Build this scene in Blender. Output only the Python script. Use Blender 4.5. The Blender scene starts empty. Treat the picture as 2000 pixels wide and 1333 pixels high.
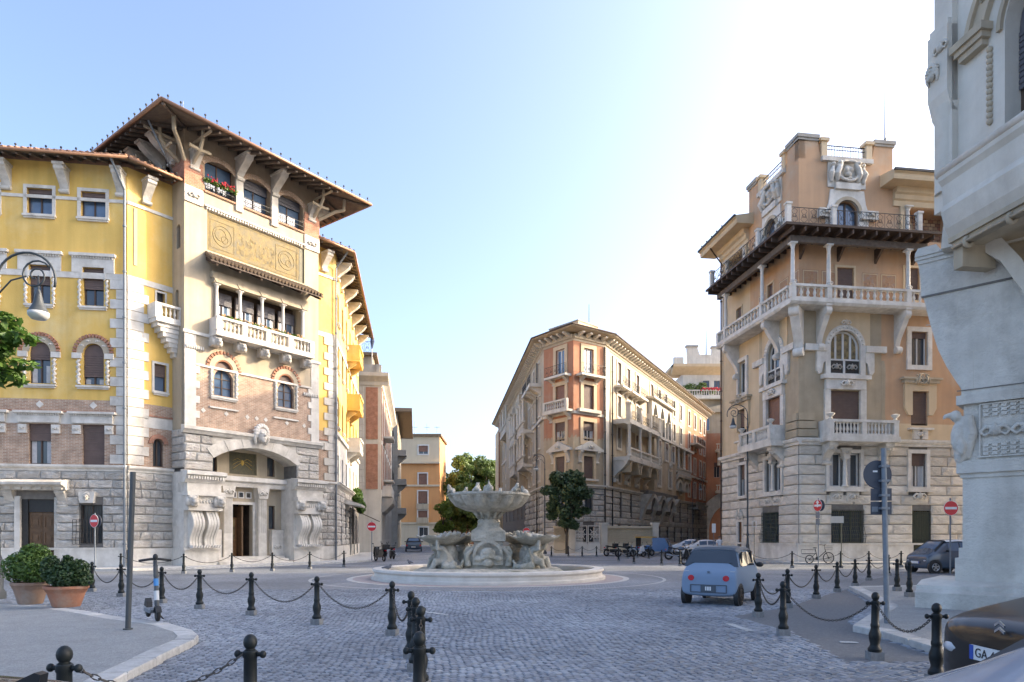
import bpy, math, random
from math import sin, cos, pi, radians, atan2, hypot
from mathutils import Vector, Matrix
random.seed(7)
rnd = random.random
def U(a, b): return a + (b - a) * rnd()
sc = bpy.context.scene
col = sc.collection
# ------------------------------------------------------------------ camera
cam_d = bpy.data.cameras.new('camera'); cam = bpy.data.objects.new('camera', cam_d); col.objects.link(cam)
cam.location = (0, 0, 1.65); cam.rotation_euler = (radians(90), 0, 0)
cam_d.sensor_width = 36; cam_d.lens = 24; cam_d.shift_y = 0.19175; cam_d.clip_end = 3000; cam_d.clip_start = 0.05
sc.camera = cam
# ------------------------------------------------------------------ sky, sun, exposure
SUN_AZ, SUN_EL = 79.5, 25.5          # degrees to the right of the view, above the horizon
w = bpy.data.worlds.new('World'); sc.world = w; w.use_nodes = True
nt = w.node_tree; bg = nt.nodes['Background']
sky = nt.nodes.new('ShaderNodeTexSky'); sky.sky_type = 'NISHITA'; sky.sun_disc = False
sky.sun_elevation = radians(SUN_EL); sky.sun_rotation = radians(SUN_AZ)
sky.air_density = 0.66; sky.dust_density = 4.4; sky.ozone_density = 1.5; sky.altitude = 30
nt.links.new(sky.outputs[0], bg.inputs[0]); bg.inputs[1].default_value = 0.15
sd = bpy.data.lights.new('sun', 'SUN'); so = bpy.data.objects.new('sun', sd); col.objects.link(so)
sd.energy = 2.0; sd.angle = radians(0.55); sd.color = (1.0, 0.82, 0.58)
S = Vector((cos(radians(SUN_EL)) * sin(radians(SUN_AZ)), cos(radians(SUN_EL)) * cos(radians(SUN_AZ)), sin(radians(SUN_EL))))
so.rotation_euler = S.to_track_quat('Z', 'Y').to_euler()
vs = sc.view_settings; vs.view_transform = 'Standard'; vs.look = 'None'; vs.gamma = 1; vs.use_curve_mapping = False
vs.exposure = 2.0
# ------------------------------------------------------------------ materials
MATS = {}
def mat(name, c1, c2=None, rough=0.85, scale=1.2, detail=6, bump=0.0, bscale=14, bdist=0.04, streak=0.0, metal=0.0, spec=0.4, objvar=0.0, c3=None, ramp=(0.35, 0.65), coat=0):
    """two or three tone noise material with optional vertical weather streaks, fine relief and a random tone per object"""
    if name in MATS: return MATS[name]
    m = bpy.data.materials.new(name); m.use_nodes = True; MATS[name] = m
    n, l = m.node_tree.nodes, m.node_tree.links
    b = n['Principled BSDF']; b.inputs['Roughness'].default_value = rough; b.inputs['Metallic'].default_value = metal
    b.inputs['Specular IOR Level'].default_value = spec
    if coat: b.inputs['Coat Weight'].default_value = coat; b.inputs['Coat Roughness'].default_value = 0.03
    m.diffuse_color = (*c1, 1)
    if c2 is None: c2 = tuple(x * 0.82 for x in c1)
    tc = n.new('ShaderNodeTexCoord')
    ns = n.new('ShaderNodeTexNoise'); ns.inputs['Scale'].default_value = scale; ns.inputs['Detail'].default_value = detail; ns.inputs['Roughness'].default_value = 0.62
    l.new(tc.outputs['Object'], ns.inputs['Vector'])
    cr = n.new('ShaderNodeValToRGB'); e = cr.color_ramp.elements
    e[0].position, e[1].position = ramp; e[0].color = (*c1, 1); e[1].color = (*c2, 1)
    l.new(ns.outputs['Fac'], cr.inputs['Fac']); out = cr.outputs['Color']
    def mix(kind, fac, a, bcol):
        x = n.new('ShaderNodeMix'); x.data_type = 'RGBA'; x.blend_type = kind
        if isinstance(fac, float): x.inputs[0].default_value = fac
        else: l.new(fac, x.inputs[0])
        l.new(a, x.inputs[6])
        if isinstance(bcol, tuple): x.inputs[7].default_value = (*bcol, 1)
        else: l.new(bcol, x.inputs[7])
        return x.outputs[2]
    if c3 is not None:
        n3 = n.new('ShaderNodeTexNoise'); n3.inputs['Scale'].default_value = scale * 0.35; n3.inputs['Detail'].default_value = 8; n3.inputs['Roughness'].default_value = 0.7
        l.new(tc.outputs['Object'], n3.inputs['Vector'])
        r3 = n.new('ShaderNodeValToRGB'); r3.color_ramp.elements[0].position = 0.5; r3.color_ramp.elements[1].position = 0.68
        l.new(n3.outputs['Fac'], r3.inputs['Fac']); out = mix('MIX', r3.outputs['Color'], out, c3)
    if streak:
        mp = n.new('ShaderNodeMapping'); mp.inputs['Scale'].default_value = (1.5, 1.5, 0.10); l.new(tc.outputs['Object'], mp.inputs['Vector'])
        n4 = n.new('ShaderNodeTexNoise'); n4.inputs['Scale'].default_value = 1.3; n4.inputs['Detail'].default_value = 7; l.new(mp.outputs['Vector'], n4.inputs['Vector'])
        r4 = n.new('ShaderNodeValToRGB'); r4.color_ramp.elements[0].position = 0.40; r4.color_ramp.elements[1].position = 0.85
        l.new(n4.outputs['Fac'], r4.inputs['Fac'])
        mm = n.new('ShaderNodeMath'); mm.operation = 'MULTIPLY'; mm.inputs[1].default_value = streak; l.new(r4.outputs['Color'], mm.inputs[0])
        out = mix('MULTIPLY', mm.outputs[0], out, (0.42, 0.40, 0.37))
    if objvar:
        oi = n.new('ShaderNodeObjectInfo'); hv = n.new('ShaderNodeHueSaturation')
        mr = n.new('ShaderNodeMapRange'); mr.inputs['To Min'].default_value = 1 - objvar; mr.inputs['To Max'].default_value = 1 + objvar * 0.6
        l.new(oi.outputs['Random'], mr.inputs['Value']); l.new(mr.outputs[0], hv.inputs['Value']); l.new(out, hv.inputs['Color']); out = hv.outputs['Color']
    l.new(out, b.inputs['Base Color'])
    if bump:
        nb = n.new('ShaderNodeTexNoise'); nb.inputs['Scale'].default_value = bscale; nb.inputs['Detail'].default_value = 8; nb.inputs['Roughness'].default_value = 0.65
        l.new(tc.outputs['Object'], nb.inputs['Vector'])
        bp = n.new('ShaderNodeBump'); bp.inputs['Strength'].default_value = min(1, bump); bp.inputs['Distance'].default_value = bdist
        l.new(nb.outputs['Fac'], bp.inputs['Height']); l.new(bp.outputs['Normal'], b.inputs['Normal'])
    return m
def brickmat(name, c1, c2, mortar, bw=0.27, bh=0.075, ms=0.012, var=0.6):
    if name in MATS: return MATS[name]
    m = bpy.data.materials.new(name); m.use_nodes = True; MATS[name] = m
    n, l = m.node_tree.nodes, m.node_tree.links; b = n['Principled BSDF']; b.inputs['Roughness'].default_value = 0.9
    m.diffuse_color = (*c1, 1)
    tc = n.new('ShaderNodeTexCoord'); sx = n.new('ShaderNodeSeparateXYZ'); cb = n.new('ShaderNodeCombineXYZ')
    l.new(tc.outputs['Object'], sx.inputs[0]); ad = n.new('ShaderNodeMath'); ad.operation = 'ADD'
    l.new(sx.outputs[0], ad.inputs[0]); l.new(sx.outputs[1], ad.inputs[1]); l.new(ad.outputs[0], cb.inputs[0]); l.new(sx.outputs[2], cb.inputs[1])
    bt = n.new('ShaderNodeTexBrick'); bt.inputs['Scale'].default_value = 1; bt.inputs['Brick Width'].default_value = bw; bt.inputs['Row Height'].default_value = bh
    bt.inputs['Mortar Size'].default_value = ms; bt.inputs['Color1'].default_value = (*c1, 1); bt.inputs['Color2'].default_value = (*c2, 1); bt.inputs['Mortar'].default_value = (*mortar, 1)
    l.new(cb.outputs[0], bt.inputs['Vector'])
    ns = n.new('ShaderNodeTexNoise'); ns.inputs['Scale'].default_value = 2.2; ns.inputs['Detail'].default_value = 8; l.new(tc.outputs['Object'], ns.inputs['Vector'])
    mx = n.new('ShaderNodeMix'); mx.data_type = 'RGBA'; mx.blend_type = 'OVERLAY'; mx.inputs[0].default_value = var
    l.new(bt.outputs['Color'], mx.inputs[6]); l.new(ns.outputs['Fac'], mx.inputs[7]); l.new(mx.outputs[2], b.inputs['Base Color'])
    bp = n.new('ShaderNodeBump'); bp.inputs['Strength'].default_value = 0.5; bp.inputs['Distance'].default_value = 0.01; bp.invert = True
    l.new(bt.outputs['Fac'], bp.inputs['Height']); l.new(bp.outputs['Normal'], b.inputs['Normal'])
    return m
def leafmat(name, c1, c2, trans=0.25):
    m = bpy.data.materials.new(name); m.use_nodes = True; MATS[name] = m
    n, l = m.node_tree.nodes, m.node_tree.links; b = n['Principled BSDF']; b.inputs['Roughness'].default_value = 0.5
    m.diffuse_color = (*c1, 1)
    g = n.new('ShaderNodeNewGeometry'); cr = n.new('ShaderNodeValToRGB'); cr.color_ramp.elements[0].color = (*c1, 1); cr.color_ramp.elements[1].color = (*c2, 1)
    l.new(g.outputs['Random Per Island'], cr.inputs['Fac']); l.new(cr.outputs[0], b.inputs['Base Color'])
    t = n.new('ShaderNodeBsdfTranslucent'); l.new(cr.outputs[0], t.inputs['Color']); mx = n.new('ShaderNodeMixShader'); mx.inputs[0].default_value = trans
    l.new(b.outputs[0], mx.inputs[1]); l.new(t.outputs[0], mx.inputs[2]); l.new(mx.outputs[0], n['Material Output'].inputs['Surface'])
    return m
mat('yellow', (0.80, 0.535, 0.15), (0.73, 0.465, 0.12), scale=0.5, c3=(0.78, 0.60, 0.28), streak=0.4, bump=0.25)
mat('cream', (0.49, 0.41, 0.29), (0.42, 0.35, 0.25), scale=0.8, c3=(0.40, 0.345, 0.265), streak=0.5, bump=0.15)
mat('trav', (0.72, 0.675, 0.595), (0.53, 0.49, 0.42), scale=1.6, c3=(0.42, 0.385, 0.33), streak=0.25, bump=0.5, bscale=9)
mat('trav_clean', (0.75, 0.71, 0.635), (0.62, 0.58, 0.51), scale=2.2, c3=(0.52, 0.48, 0.41), streak=0.4, bump=0.25, bscale=20)
mat('rubble', (0.76, 0.73, 0.665), (0.47, 0.445, 0.395), scale=2.2, c3=(0.55, 0.48, 0.40), bump=1.0, bscale=4.5, bdist=0.14, objvar=0.2)
mat('ashlar', (0.76, 0.70, 0.60), (0.60, 0.54, 0.45), scale=2.0, bump=1.0, bscale=6, bdist=0.09, objvar=0.14, streak=0.15)
mat('ashlar_grey', (0.60, 0.57, 0.505), (0.42, 0.395, 0.345), scale=1.6, bump=1.0, bscale=4, bdist=0.12, objvar=0.18, streak=0.2)
mat('joint', (0.20, 0.185, 0.165), (0.14, 0.13, 0.115), scale=3)
mat('ochre', (0.55, 0.345, 0.20), (0.49, 0.315, 0.19), scale=0.9, c3=(0.50, 0.39, 0.275), streak=0.3, bump=0.15)
mat('olive', (0.45, 0.365, 0.25), (0.38, 0.31, 0.21), scale=1.1, streak=0.35, bump=0.2)
mat('terracotta_wall', (0.44, 0.205, 0.115), (0.38, 0.175, 0.10), scale=0.8, c3=(0.42, 0.26, 0.17), streak=0.3)
mat('sand', (0.64, 0.505, 0.33), (0.57, 0.445, 0.285), scale=0.8, streak=0.25)
mat('khaki', (0.49, 0.41, 0.30), (0.42, 0.35, 0.25), scale=0.8, streak=0.35)
mat('salmon', (0.66, 0.335, 0.13), (0.61, 0.30, 0.12), scale=0.3, streak=0.15)
mat('buff', (0.62, 0.52, 0.36), (0.57, 0.47, 0.33), scale=0.4, streak=0.2)
mat('greystone', (0.40, 0.375, 0.33), (0.32, 0.30, 0.26), scale=0.7, streak=0.3, bump=0.4, bscale=6)
mat('plaster_pale', (0.68, 0.635, 0.545), (0.60, 0.555, 0.47), scale=1.0, c3=(0.54, 0.49, 0.41), streak=0.4, bump=0.2)
mat('travertine_big', (0.72, 0.68, 0.60), (0.61, 0.575, 0.505), scale=1.5, c3=(0.45, 0.415, 0.355), streak=0.4, bump=1.0, bscale=16)
mat('fountain', (0.66, 0.62, 0.53), (0.50, 0.465, 0.385), scale=2.6, c3=(0.27, 0.26, 0.19), streak=0.8, bump=1.0, bscale=7, bdist=0.12)
mat('fountain_rim', (0.70, 0.65, 0.575), (0.60, 0.555, 0.485), scale=2.0, streak=0.15, bump=0.4, bscale=14)
brickmat('brick', (0.33, 0.19, 0.12), (0.46, 0.30, 0.20), (0.50, 0.43, 0.34))
brickmat('brick_red', (0.36, 0.14, 0.075), (0.44, 0.19, 0.105), (0.36, 0.25, 0.19))
brickmat('tilework', (0.24, 0.10, 0.06), (0.50, 0.36, 0.22), (0.15, 0.08, 0.06), bw=0.34, bh=0.22, ms=0.02)
mat('wood_dark', (0.095, 0.062, 0.042), (0.06, 0.04, 0.03), rough=0.7, scale=5)
mat('wood_eave', (0.16, 0.125, 0.095), (0.10, 0.08, 0.065), rough=0.8, scale=4)
mat('wood_door', (0.20, 0.095, 0.032), (0.135, 0.062, 0.022), rough=0.45, scale=6)
mat('wood_old', (0.15, 0.088, 0.045), (0.10, 0.06, 0.032), rough=0.55, scale=6)
mat('copper', (0.36, 0.20, 0.12), (0.29, 0.17, 0.11), rough=0.5, metal=0.4, scale=3)
mat('rooftile', (0.36, 0.19, 0.11), (0.25, 0.15, 0.10), scale=4, objvar=0.2)
mat('roof_old', (0.23, 0.16, 0.10), (0.16, 0.12, 0.08), scale=5)
mat('shutter', (0.155, 0.105, 0.085), (0.125, 0.085, 0.07), rough=0.6, scale=3)
mat('shutter_grey', (0.12, 0.115, 0.125), (0.10, 0.095, 0.105), rough=0.6, scale=3)
mat('shutter_red', (0.27, 0.145, 0.095), (0.22, 0.115, 0.08), rough=0.6, scale=3)
mat('frame_wood', (0.10, 0.065, 0.045), rough=0.6)
mat('frame_white', (0.68, 0.66, 0.61), rough=0.5)
mat('iron', (0.035, 0.036, 0.036), (0.05, 0.048, 0.044), rough=0.55, metal=0.3, scale=8)
mat('iron_green', (0.055, 0.065, 0.045), (0.075, 0.075, 0.05), rough=0.7, scale=8)
mat('bollard', (0.010, 0.014, 0.014), (0.018, 0.021, 0.021), rough=0.5, spec=0.3, scale=9, objvar=0.25, bump=0.1)
mat('footing', (0.24, 0.245, 0.245), (0.16, 0.165, 0.165), scale=12, bump=0.5)
mat('chain', (0.05, 0.055, 0.055), (0.09, 0.075, 0.06), rough=0.5, metal=0.6, scale=14)
mat('galv', (0.20, 0.225, 0.25), (0.16, 0.18, 0.20), rough=0.55, metal=0.3, scale=9)
mat('pole_dark', (0.055, 0.062, 0.066), (0.07, 0.078, 0.08), rough=0.5, scale=7)
mat('sign_back', (0.045, 0.055, 0.075), (0.055, 0.065, 0.085), rough=0.5)
mat('sign_red', (0.62, 0.025, 0.03), (0.58, 0.025, 0.03), rough=0.35)
mat('sign_white', (0.80, 0.79, 0.77), rough=0.4)
mat('sign_blue', (0.03, 0.10, 0.34), rough=0.4)
mat('glass', (0.035, 0.045, 0.055), (0.05, 0.06, 0.07), rough=0.04, spec=0.9, scale=0.6)
mat('glass_sky', (0.11, 0.17, 0.26), (0.07, 0.11, 0.17), rough=0.04, spec=1.0, scale=0.5)  # blue of the reflected sky is put into the pane colour
mat('glass_warm', (0.33, 0.24, 0.11), (0.10, 0.08, 0.05), rough=0.06, spec=0.8, scale=3.0)
mat('curtain', (0.55, 0.54, 0.52), (0.42, 0.42, 0.42), rough=0.9, scale=5)
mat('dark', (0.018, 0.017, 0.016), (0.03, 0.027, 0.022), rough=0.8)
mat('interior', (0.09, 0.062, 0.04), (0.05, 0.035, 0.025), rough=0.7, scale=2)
mat('mosaic', (0.235, 0.17, 0.062), (0.165, 0.135, 0.07), scale=3.5, c3=(0.14, 0.125, 0.085), rough=0.7, bump=0.5, bscale=30)
mat('mosaic_dark', (0.085, 0.08, 0.05), (0.13, 0.115, 0.06), scale=7, rough=0.6)
mat('mosaic_line', (0.28, 0.20, 0.075), (0.12, 0.105, 0.07), scale=4)
mat('terracotta_pale', (0.40, 0.26, 0.18), (0.33, 0.215, 0.15), scale=3, c3=(0.42, 0.36, 0.30), streak=0.5, bump=0.3)
mat('gold', (0.62, 0.42, 0.10), (0.5, 0.34, 0.08), rough=0.35, metal=0.4)
mat('fresco', (0.36, 0.20, 0.12), (0.42, 0.27, 0.15), scale=6, c3=(0.30, 0.27, 0.26))
mat('terracotta', (0.46, 0.205, 0.115), (0.36, 0.165, 0.10), scale=3, c3=(0.42, 0.30, 0.22), streak=0.4, bump=0.3)
mat('soil', (0.05, 0.035, 0.025))
mat('pavement', (0.42, 0.425, 0.41), (0.26, 0.265, 0.26), scale=38, detail=10, bump=0.8, bscale=60, c3=(0.29, 0.295, 0.285), streak=0.3)
mat('asphalt', (0.17, 0.176, 0.182), (0.13, 0.136, 0.142), scale=40, detail=8, bump=0.5, bscale=90, c3=(0.205, 0.21, 0.215))
mat('kerb', (0.54, 0.53, 0.50), (0.40, 0.39, 0.365), scale=6, bump=0.6, bscale=20, objvar=0.15)
mat('paint_line', (0.50, 0.50, 0.48), (0.36, 0.37, 0.37), scale=20, c3=(0.22, 0.23, 0.235))
mat('pinkstone', (0.40, 0.33, 0.30), (0.33, 0.28, 0.26), scale=3, bump=0.3)
mat('bark', (0.11, 0.085, 0.062), (0.07, 0.055, 0.042), scale=9, bump=0.8, bscale=16)
mat('tyre', (0.02, 0.02, 0.02), (0.03, 0.028, 0.026), rough=0.85, scale=9)
mat('rim_dark', (0.075, 0.055, 0.04), (0.05, 0.04, 0.032), rough=0.6, scale=6)
mat('rim', (0.45, 0.45, 0.46), rough=0.3, metal=0.8)
mat('ami_blue', (0.22, 0.29, 0.385), (0.215, 0.28, 0.37), rough=0.65, scale=2, spec=0.12)
mat('ami_roof', (0.075, 0.09, 0.11), (0.07, 0.085, 0.10), rough=0.5)
mat('plastic', (0.022, 0.023, 0.024), (0.03, 0.03, 0.03), rough=0.55)
mat('red_lens', (0.55, 0.015, 0.03), rough=0.15, spec=0.8)
mat('lens', (0.55, 0.57, 0.60), rough=0.1, spec=0.8)
mat('car_dark', (0.008, 0.009, 0.010), rough=0.3, spec=0.3, coat=0.25)
mat('car_pale', (0.30, 0.36, 0.44), rough=0.18, spec=0.6, coat=1.0)
mat('car_white', (0.72, 0.72, 0.72), rough=0.22, coat=0.8)
mat('car_red', (0.17, 0.02, 0.03), rough=0.22, coat=0.8)
mat('car_slate', (0.06, 0.085, 0.12), rough=0.25, coat=0.8)
mat('car_brown', (0.055, 0.042, 0.036), rough=0.2, coat=0.8)
mat('car_silver', (0.55, 0.58, 0.62), rough=0.22, coat=0.8)
mat('car_blue', (0.07, 0.17, 0.36), rough=0.3, coat=0.6)
mat('plate_white', (0.75, 0.75, 0.73), rough=0.4)
mat('plate_blue', (0.03, 0.09, 0.42), rough=0.4)
mat('ink', (0.02, 0.02, 0.025), rough=0.5)
mat('chrome', (0.7, 0.7, 0.7), rough=0.12, metal=1.0)
mat('amber', (0.60, 0.35, 0.06), rough=0.6)
mat('scooter_white', (0.60, 0.62, 0.63), rough=0.35)
mat('scooter_blue', (0.05, 0.25, 0.58), rough=0.35)
mat('seat', (0.02, 0.02, 0.022), rough=0.6)
mat('skin', (0.55, 0.34, 0.25), rough=0.6)
mat('hair', (0.10, 0.075, 0.055), rough=0.7)
mat('cloth_white', (0.72, 0.70, 0.70), (0.62, 0.60, 0.60), rough=0.9, scale=6)
mat('cloth_blue', (0.07, 0.09, 0.14), rough=0.9)
mat('pigeon', (0.10, 0.105, 0.12), (0.16, 0.165, 0.18), rough=0.8, scale=30)
mat('flower_red', (0.55, 0.05, 0.06), rough=0.7)
mat('flower_mix', (0.60, 0.28, 0.10), (0.55, 0.45, 0.25), scale=20, rough=0.7)
mat('lamp_white', (0.62, 0.62, 0.60), rough=0.35)
leafmat('leaf_box', (0.065, 0.125, 0.022), (0.12, 0.20, 0.035))
leafmat('leaf_dark', (0.028, 0.062, 0.020), (0.055, 0.10, 0.030))
leafmat('leaf_mag', (0.035, 0.07, 0.026), (0.10, 0.145, 0.06), 0.12)
leafmat('leaf_far', (0.11, 0.175, 0.04), (0.19, 0.25, 0.065), 0.4)
leafmat('leaf_deep', (0.07, 0.125, 0.035), (0.13, 0.185, 0.05), 0.4)
leafmat('leaf_lime', (0.17, 0.24, 0.035), (0.26, 0.32, 0.06), 0.4)
leafmat('leaf_street', (0.06, 0.13, 0.02), (0.11, 0.20, 0.03), 0.35)
# water of the basin
m = bpy.data.materials.new('water'); m.use_nodes = True; MATS['water'] = m
b = m.node_tree.nodes['Principled BSDF']; b.inputs['Base Color'].default_value = (0.055, 0.07, 0.05, 1); b.inputs['Roughness'].default_value = 0.06; m.diffuse_color = (0.05, 0.07, 0.05, 1)
nn = m.node_tree.nodes.new('ShaderNodeTexNoise'); nn.inputs['Scale'].default_value = 5; bp = m.node_tree.nodes.new('ShaderNodeBump'); bp.inputs['Strength'].default_value = 0.15
m.node_tree.links.new(nn.outputs['Fac'], bp.inputs['Height']); m.node_tree.links.new(bp.outputs['Normal'], b.inputs['Normal'])
# ------------------------------------------------------------------ mesh helpers
class MB:
    def __init__(s): s.v = []; s.f = []
    def add(s, vs, fs):
        o = len(s.v); s.v += [tuple(p) for p in vs]; s.f += [tuple(i + o for i in f) for f in fs]; return s
    def box(s, x0, x1, y0, y1, z0, z1):
        return s.add([(x0,y0,z0),(x1,y0,z0),(x1,y1,z0),(x0,y1,z0),(x0,y0,z1),(x1,y0,z1),(x1,y1,z1),(x0,y1,z1)],
                     [(0,3,2,1),(4,5,6,7),(0,1,5,4),(1,2,6,5),(2,3,7,6),(3,0,4,7)])
    def prism(s, pts, y0, y1):              # outline in x,z, pushed along y
        n = len(pts)
        return s.add([(x, y0, z) for x, z in pts] + [(x, y1, z) for x, z in pts],
                     [tuple(range(n)), tuple(range(2*n-1, n-1, -1))] + [(i, n+i, n+(i+1) % n, (i+1) % n) for i in range(n)])
    def prismx(s, pts, x0, x1):             # outline in y,z, pushed along x
        n = len(pts)
        return s.add([(x0, y, z) for y, z in pts] + [(x1, y, z) for y, z in pts],
                     [tuple(range(n-1, -1, -1)), tuple(range(n, 2*n))] + [(i, (i+1) % n, n+(i+1) % n, n+i) for i in range(n)])
    def prismz(s, pts, z0, z1):             # outline in x,y, pushed up
        n = len(pts)
        return s.add([(x, y, z0) for x, y in pts] + [(x, y, z1) for x, y in pts],
                     [tuple(range(n-1, -1, -1)), tuple(range(n, 2*n))] + [(i, (i+1) % n, n+(i+1) % n, n+i) for i in range(n)])
    def ring(s, x0, x1, z0, z1, t, y0, y1, bottom=True):
        s.box(x0-t, x1+t, y0, y1, z1, z1+t); zb = z0
        if bottom: s.box(x0-t, x1+t, y0, y1, z0-t, z0)
        s.box(x0-t, x0, y0, y1, z0, z1); return s.box(x1, x1+t, y0, y1, z0, z1)
    def arch(s, cx, zs, r0, r1, y0, y1, n=12, a0=0, a1=180):
        vs = []; fs = []
        for i in range(n+1):
            a = radians(a0 + (a1-a0)*i/n); c, d = cos(a), sin(a)
            vs += [(cx+r0*c, y0, zs+r0*d), (cx+r1*c, y0, zs+r1*d), (cx+r1*c, y1, zs+r1*d), (cx+r0*c, y1, zs+r0*d)]
        for i in range(n):
            o = 4*i
            for k in range(4): fs.append((o+k, o+(k+1) % 4, o+4+(k+1) % 4, o+4+k))
        fs += [(3,2,1,0), (4*n, 4*n+1, 4*n+2, 4*n+3)]
        return s.add(vs, fs)
    def lathe(s, prof, n=12, c=(0,0,0), sx=1, sy=1, a0=0, a1=360, cap=True):
        full = abs(a1-a0) >= 360; m = n if full else n+1; vs = []; fs = []
        for r, z in prof:
            for i in range(m):
                a = radians(a0+(a1-a0)*i/n); vs.append((c[0]+r*sx*cos(a), c[1]+r*sy*sin(a), c[2]+z))
        for j in range(len(prof)-1):
            for i in range(n):
                k = (i+1) % m; fs.append((j*m+i, j*m+k, (j+1)*m+k, (j+1)*m+i))
        if cap and full: fs += [tuple(range(m-1, -1, -1)), tuple(range((len(prof)-1)*m, len(prof)*m))]
        return s.add(vs, fs)
    def tube(s, pts, r, n=6, cap=True):
        P = [Vector(p) for p in pts]; R = r if isinstance(r, (list, tuple)) else [r]*len(P); vs = []; fs = []; up = None
        for i, p in enumerate(P):
            t = (P[min(i+1, len(P)-1)] - P[max(i-1, 0)])
            t = t.normalized() if t.length > 1e-9 else Vector((0,0,1))
            if up is None: up = Vector((0,0,1)) if abs(t.z) < 0.9 else Vector((1,0,0))
            x = t.cross(up); x = x.normalized() if x.length > 1e-6 else Vector((1,0,0)); y = x.cross(t).normalized(); up = y
            for k in range(n):
                a = 2*pi*k/n; q = p + (x*cos(a) + y*sin(a))*R[i]; vs.append(tuple(q))
        for i in range(len(P)-1):
            for k in range(n): fs.append((i*n+k, i*n+(k+1) % n, (i+1)*n+(k+1) % n, (i+1)*n+k))
        if cap: fs += [tuple(range(n-1, -1, -1)), tuple(range((len(P)-1)*n, len(P)*n))]
        return s.add(vs, fs)
    def ball(s, c, r, n=10, m=6):
        rx, ry, rz = (r, r, r) if not isinstance(r, (tuple, list)) else r
        vs = [(c[0], c[1], c[2]-rz)]; fs = []
        for j in range(1, m):
            a = -pi/2 + pi*j/m
            for i in range(n): t = 2*pi*i/n; vs.append((c[0]+rx*cos(a)*cos(t), c[1]+ry*cos(a)*sin(t), c[2]+rz*sin(a)))
        vs.append((c[0], c[1], c[2]+rz)); e = len(vs)-1
        for i in range(n):
            k = (i+1) % n; fs.append((0, 1+k, 1+i))
            for j in range(m-2): fs.append((1+j*n+i, 1+j*n+k, 1+(j+1)*n+k, 1+(j+1)*n+i))
            fs.append((1+(m-2)*n+i, 1+(m-2)*n+k, e))
        return s.add(vs, fs)
    def torus(s, c, R, r, n=16, k=6, axis='y', sx=1.0):
        vs = []; fs = []
        for i in range(n):
            a = 2*pi*i/n
            for j in range(k):
                b2 = 2*pi*j/k; q = (R+r*cos(b2)); u, v_, w_ = q*cos(a)*sx, q*sin(a), r*sin(b2)
                vs.append({'y': (c[0]+u, c[1]+w_, c[2]+v_), 'z': (c[0]+u, c[1]+v_, c[2]+w_), 'x': (c[0]+w_, c[1]+u, c[2]+v_)}[axis])
        for i in range(n):
            for j in range(k): fs.append((i*k+j, ((i+1) % n)*k+j, ((i+1) % n)*k+(j+1) % k, i*k+(j+1) % k))
        return s.add(vs, fs)
    def disc(s, c, r, t, n=20, axis='y'):
        vs = []
        for d in (-t/2, t/2):
            for i in range(n):
                a = 2*pi*i/n; u, v_ = r*cos(a), r*sin(a)
                vs.append({'y': (c[0]+u, c[1]+d, c[2]+v_), 'x': (c[0]+d, c[1]+u, c[2]+v_), 'z': (c[0]+u, c[1]+v_, c[2]+d)}[axis])
        return s.add(vs, [tuple(range(n)), tuple(range(2*n-1, n-1, -1))] + [(i, n+i, n+(i+1) % n, (i+1) % n) for i in range(n)])
    def mesh(s, name, m, smooth=False):
        me = bpy.data.meshes.new(name); me.from_pydata(s.v, [], s.f); me.validate()
        import bmesh
        bm = bmesh.new(); bm.from_mesh(me); bmesh.ops.recalc_face_normals(bm, faces=bm.faces); bm.to_mesh(me); bm.free()
        if m: me.materials.append(MATS[m])
        if smooth:
            for p in me.polygons: p.use_smooth = True
            if smooth is not True: me.set_sharp_from_angle(angle=radians(smooth))
        return me
def obj(name, mb, m=None, parent=None, loc=(0,0,0), rz=0.0, scale=None, smooth=False, rot=None):
    me = mb if isinstance(mb, bpy.types.Mesh) else mb.mesh(name, m, smooth)
    o = bpy.data.objects.new(name, me); col.objects.link(o)
    o.location = loc; o.rotation_euler = rot if rot else (0, 0, rz)
    if scale: o.scale = scale
    if parent is not None: o.parent = parent
    return o
def tag(o, label=None, cat=None, group=None, kind=None):
    if label: o['label'] = label
    if cat: o['category'] = cat
    if group: o['group'] = group
    if kind: o['kind'] = kind
    return o
def thing(name, label, cat, loc=(0,0,0), rz=0.0, group=None):
    o = bpy.data.objects.new(name, None); col.objects.link(o); o.location = loc; o.rotation_euler = (0, 0, rz); o.empty_display_size = 0.2
    return tag(o, label, cat, group)
def clone(o, parent=None):
    c = o.copy(); col.objects.link(c); c.parent = parent
    for ch in o.children: clone(ch, c)
    return c
# a facade frame: x runs along the wall (to the right for somebody facing it), y into the wall, z up
class Fr:
    def __init__(s, root, ox, oy, phi): s.root = root; s.o = (ox, oy); s.phi = radians(phi)
    def part(s, name, mb, m=None, at=(0,0,0), scale=None, parent=None, smooth=False):
        if parent is not None: return obj(name, mb, m, parent, at, 0, scale, smooth)
        c, d = cos(s.phi), sin(s.phi); r = s.root.location
        return obj(name, mb, m, s.root, (s.o[0]+at[0]*c-at[1]*d-r.x, s.o[1]+at[0]*d+at[1]*c-r.y, at[2]-r.z), s.phi, scale, smooth)
    def w(s, x, y=0.0):
        c, d = cos(s.phi), sin(s.phi); return (s.o[0]+x*c-y*d, s.o[1]+x*d+y*c)
def P(px, py, Y):   # a photograph pixel seen at depth Y
    return ((px-1000)/1333*Y, Y, 1.65+(1050-py)/1333*Y)
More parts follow.
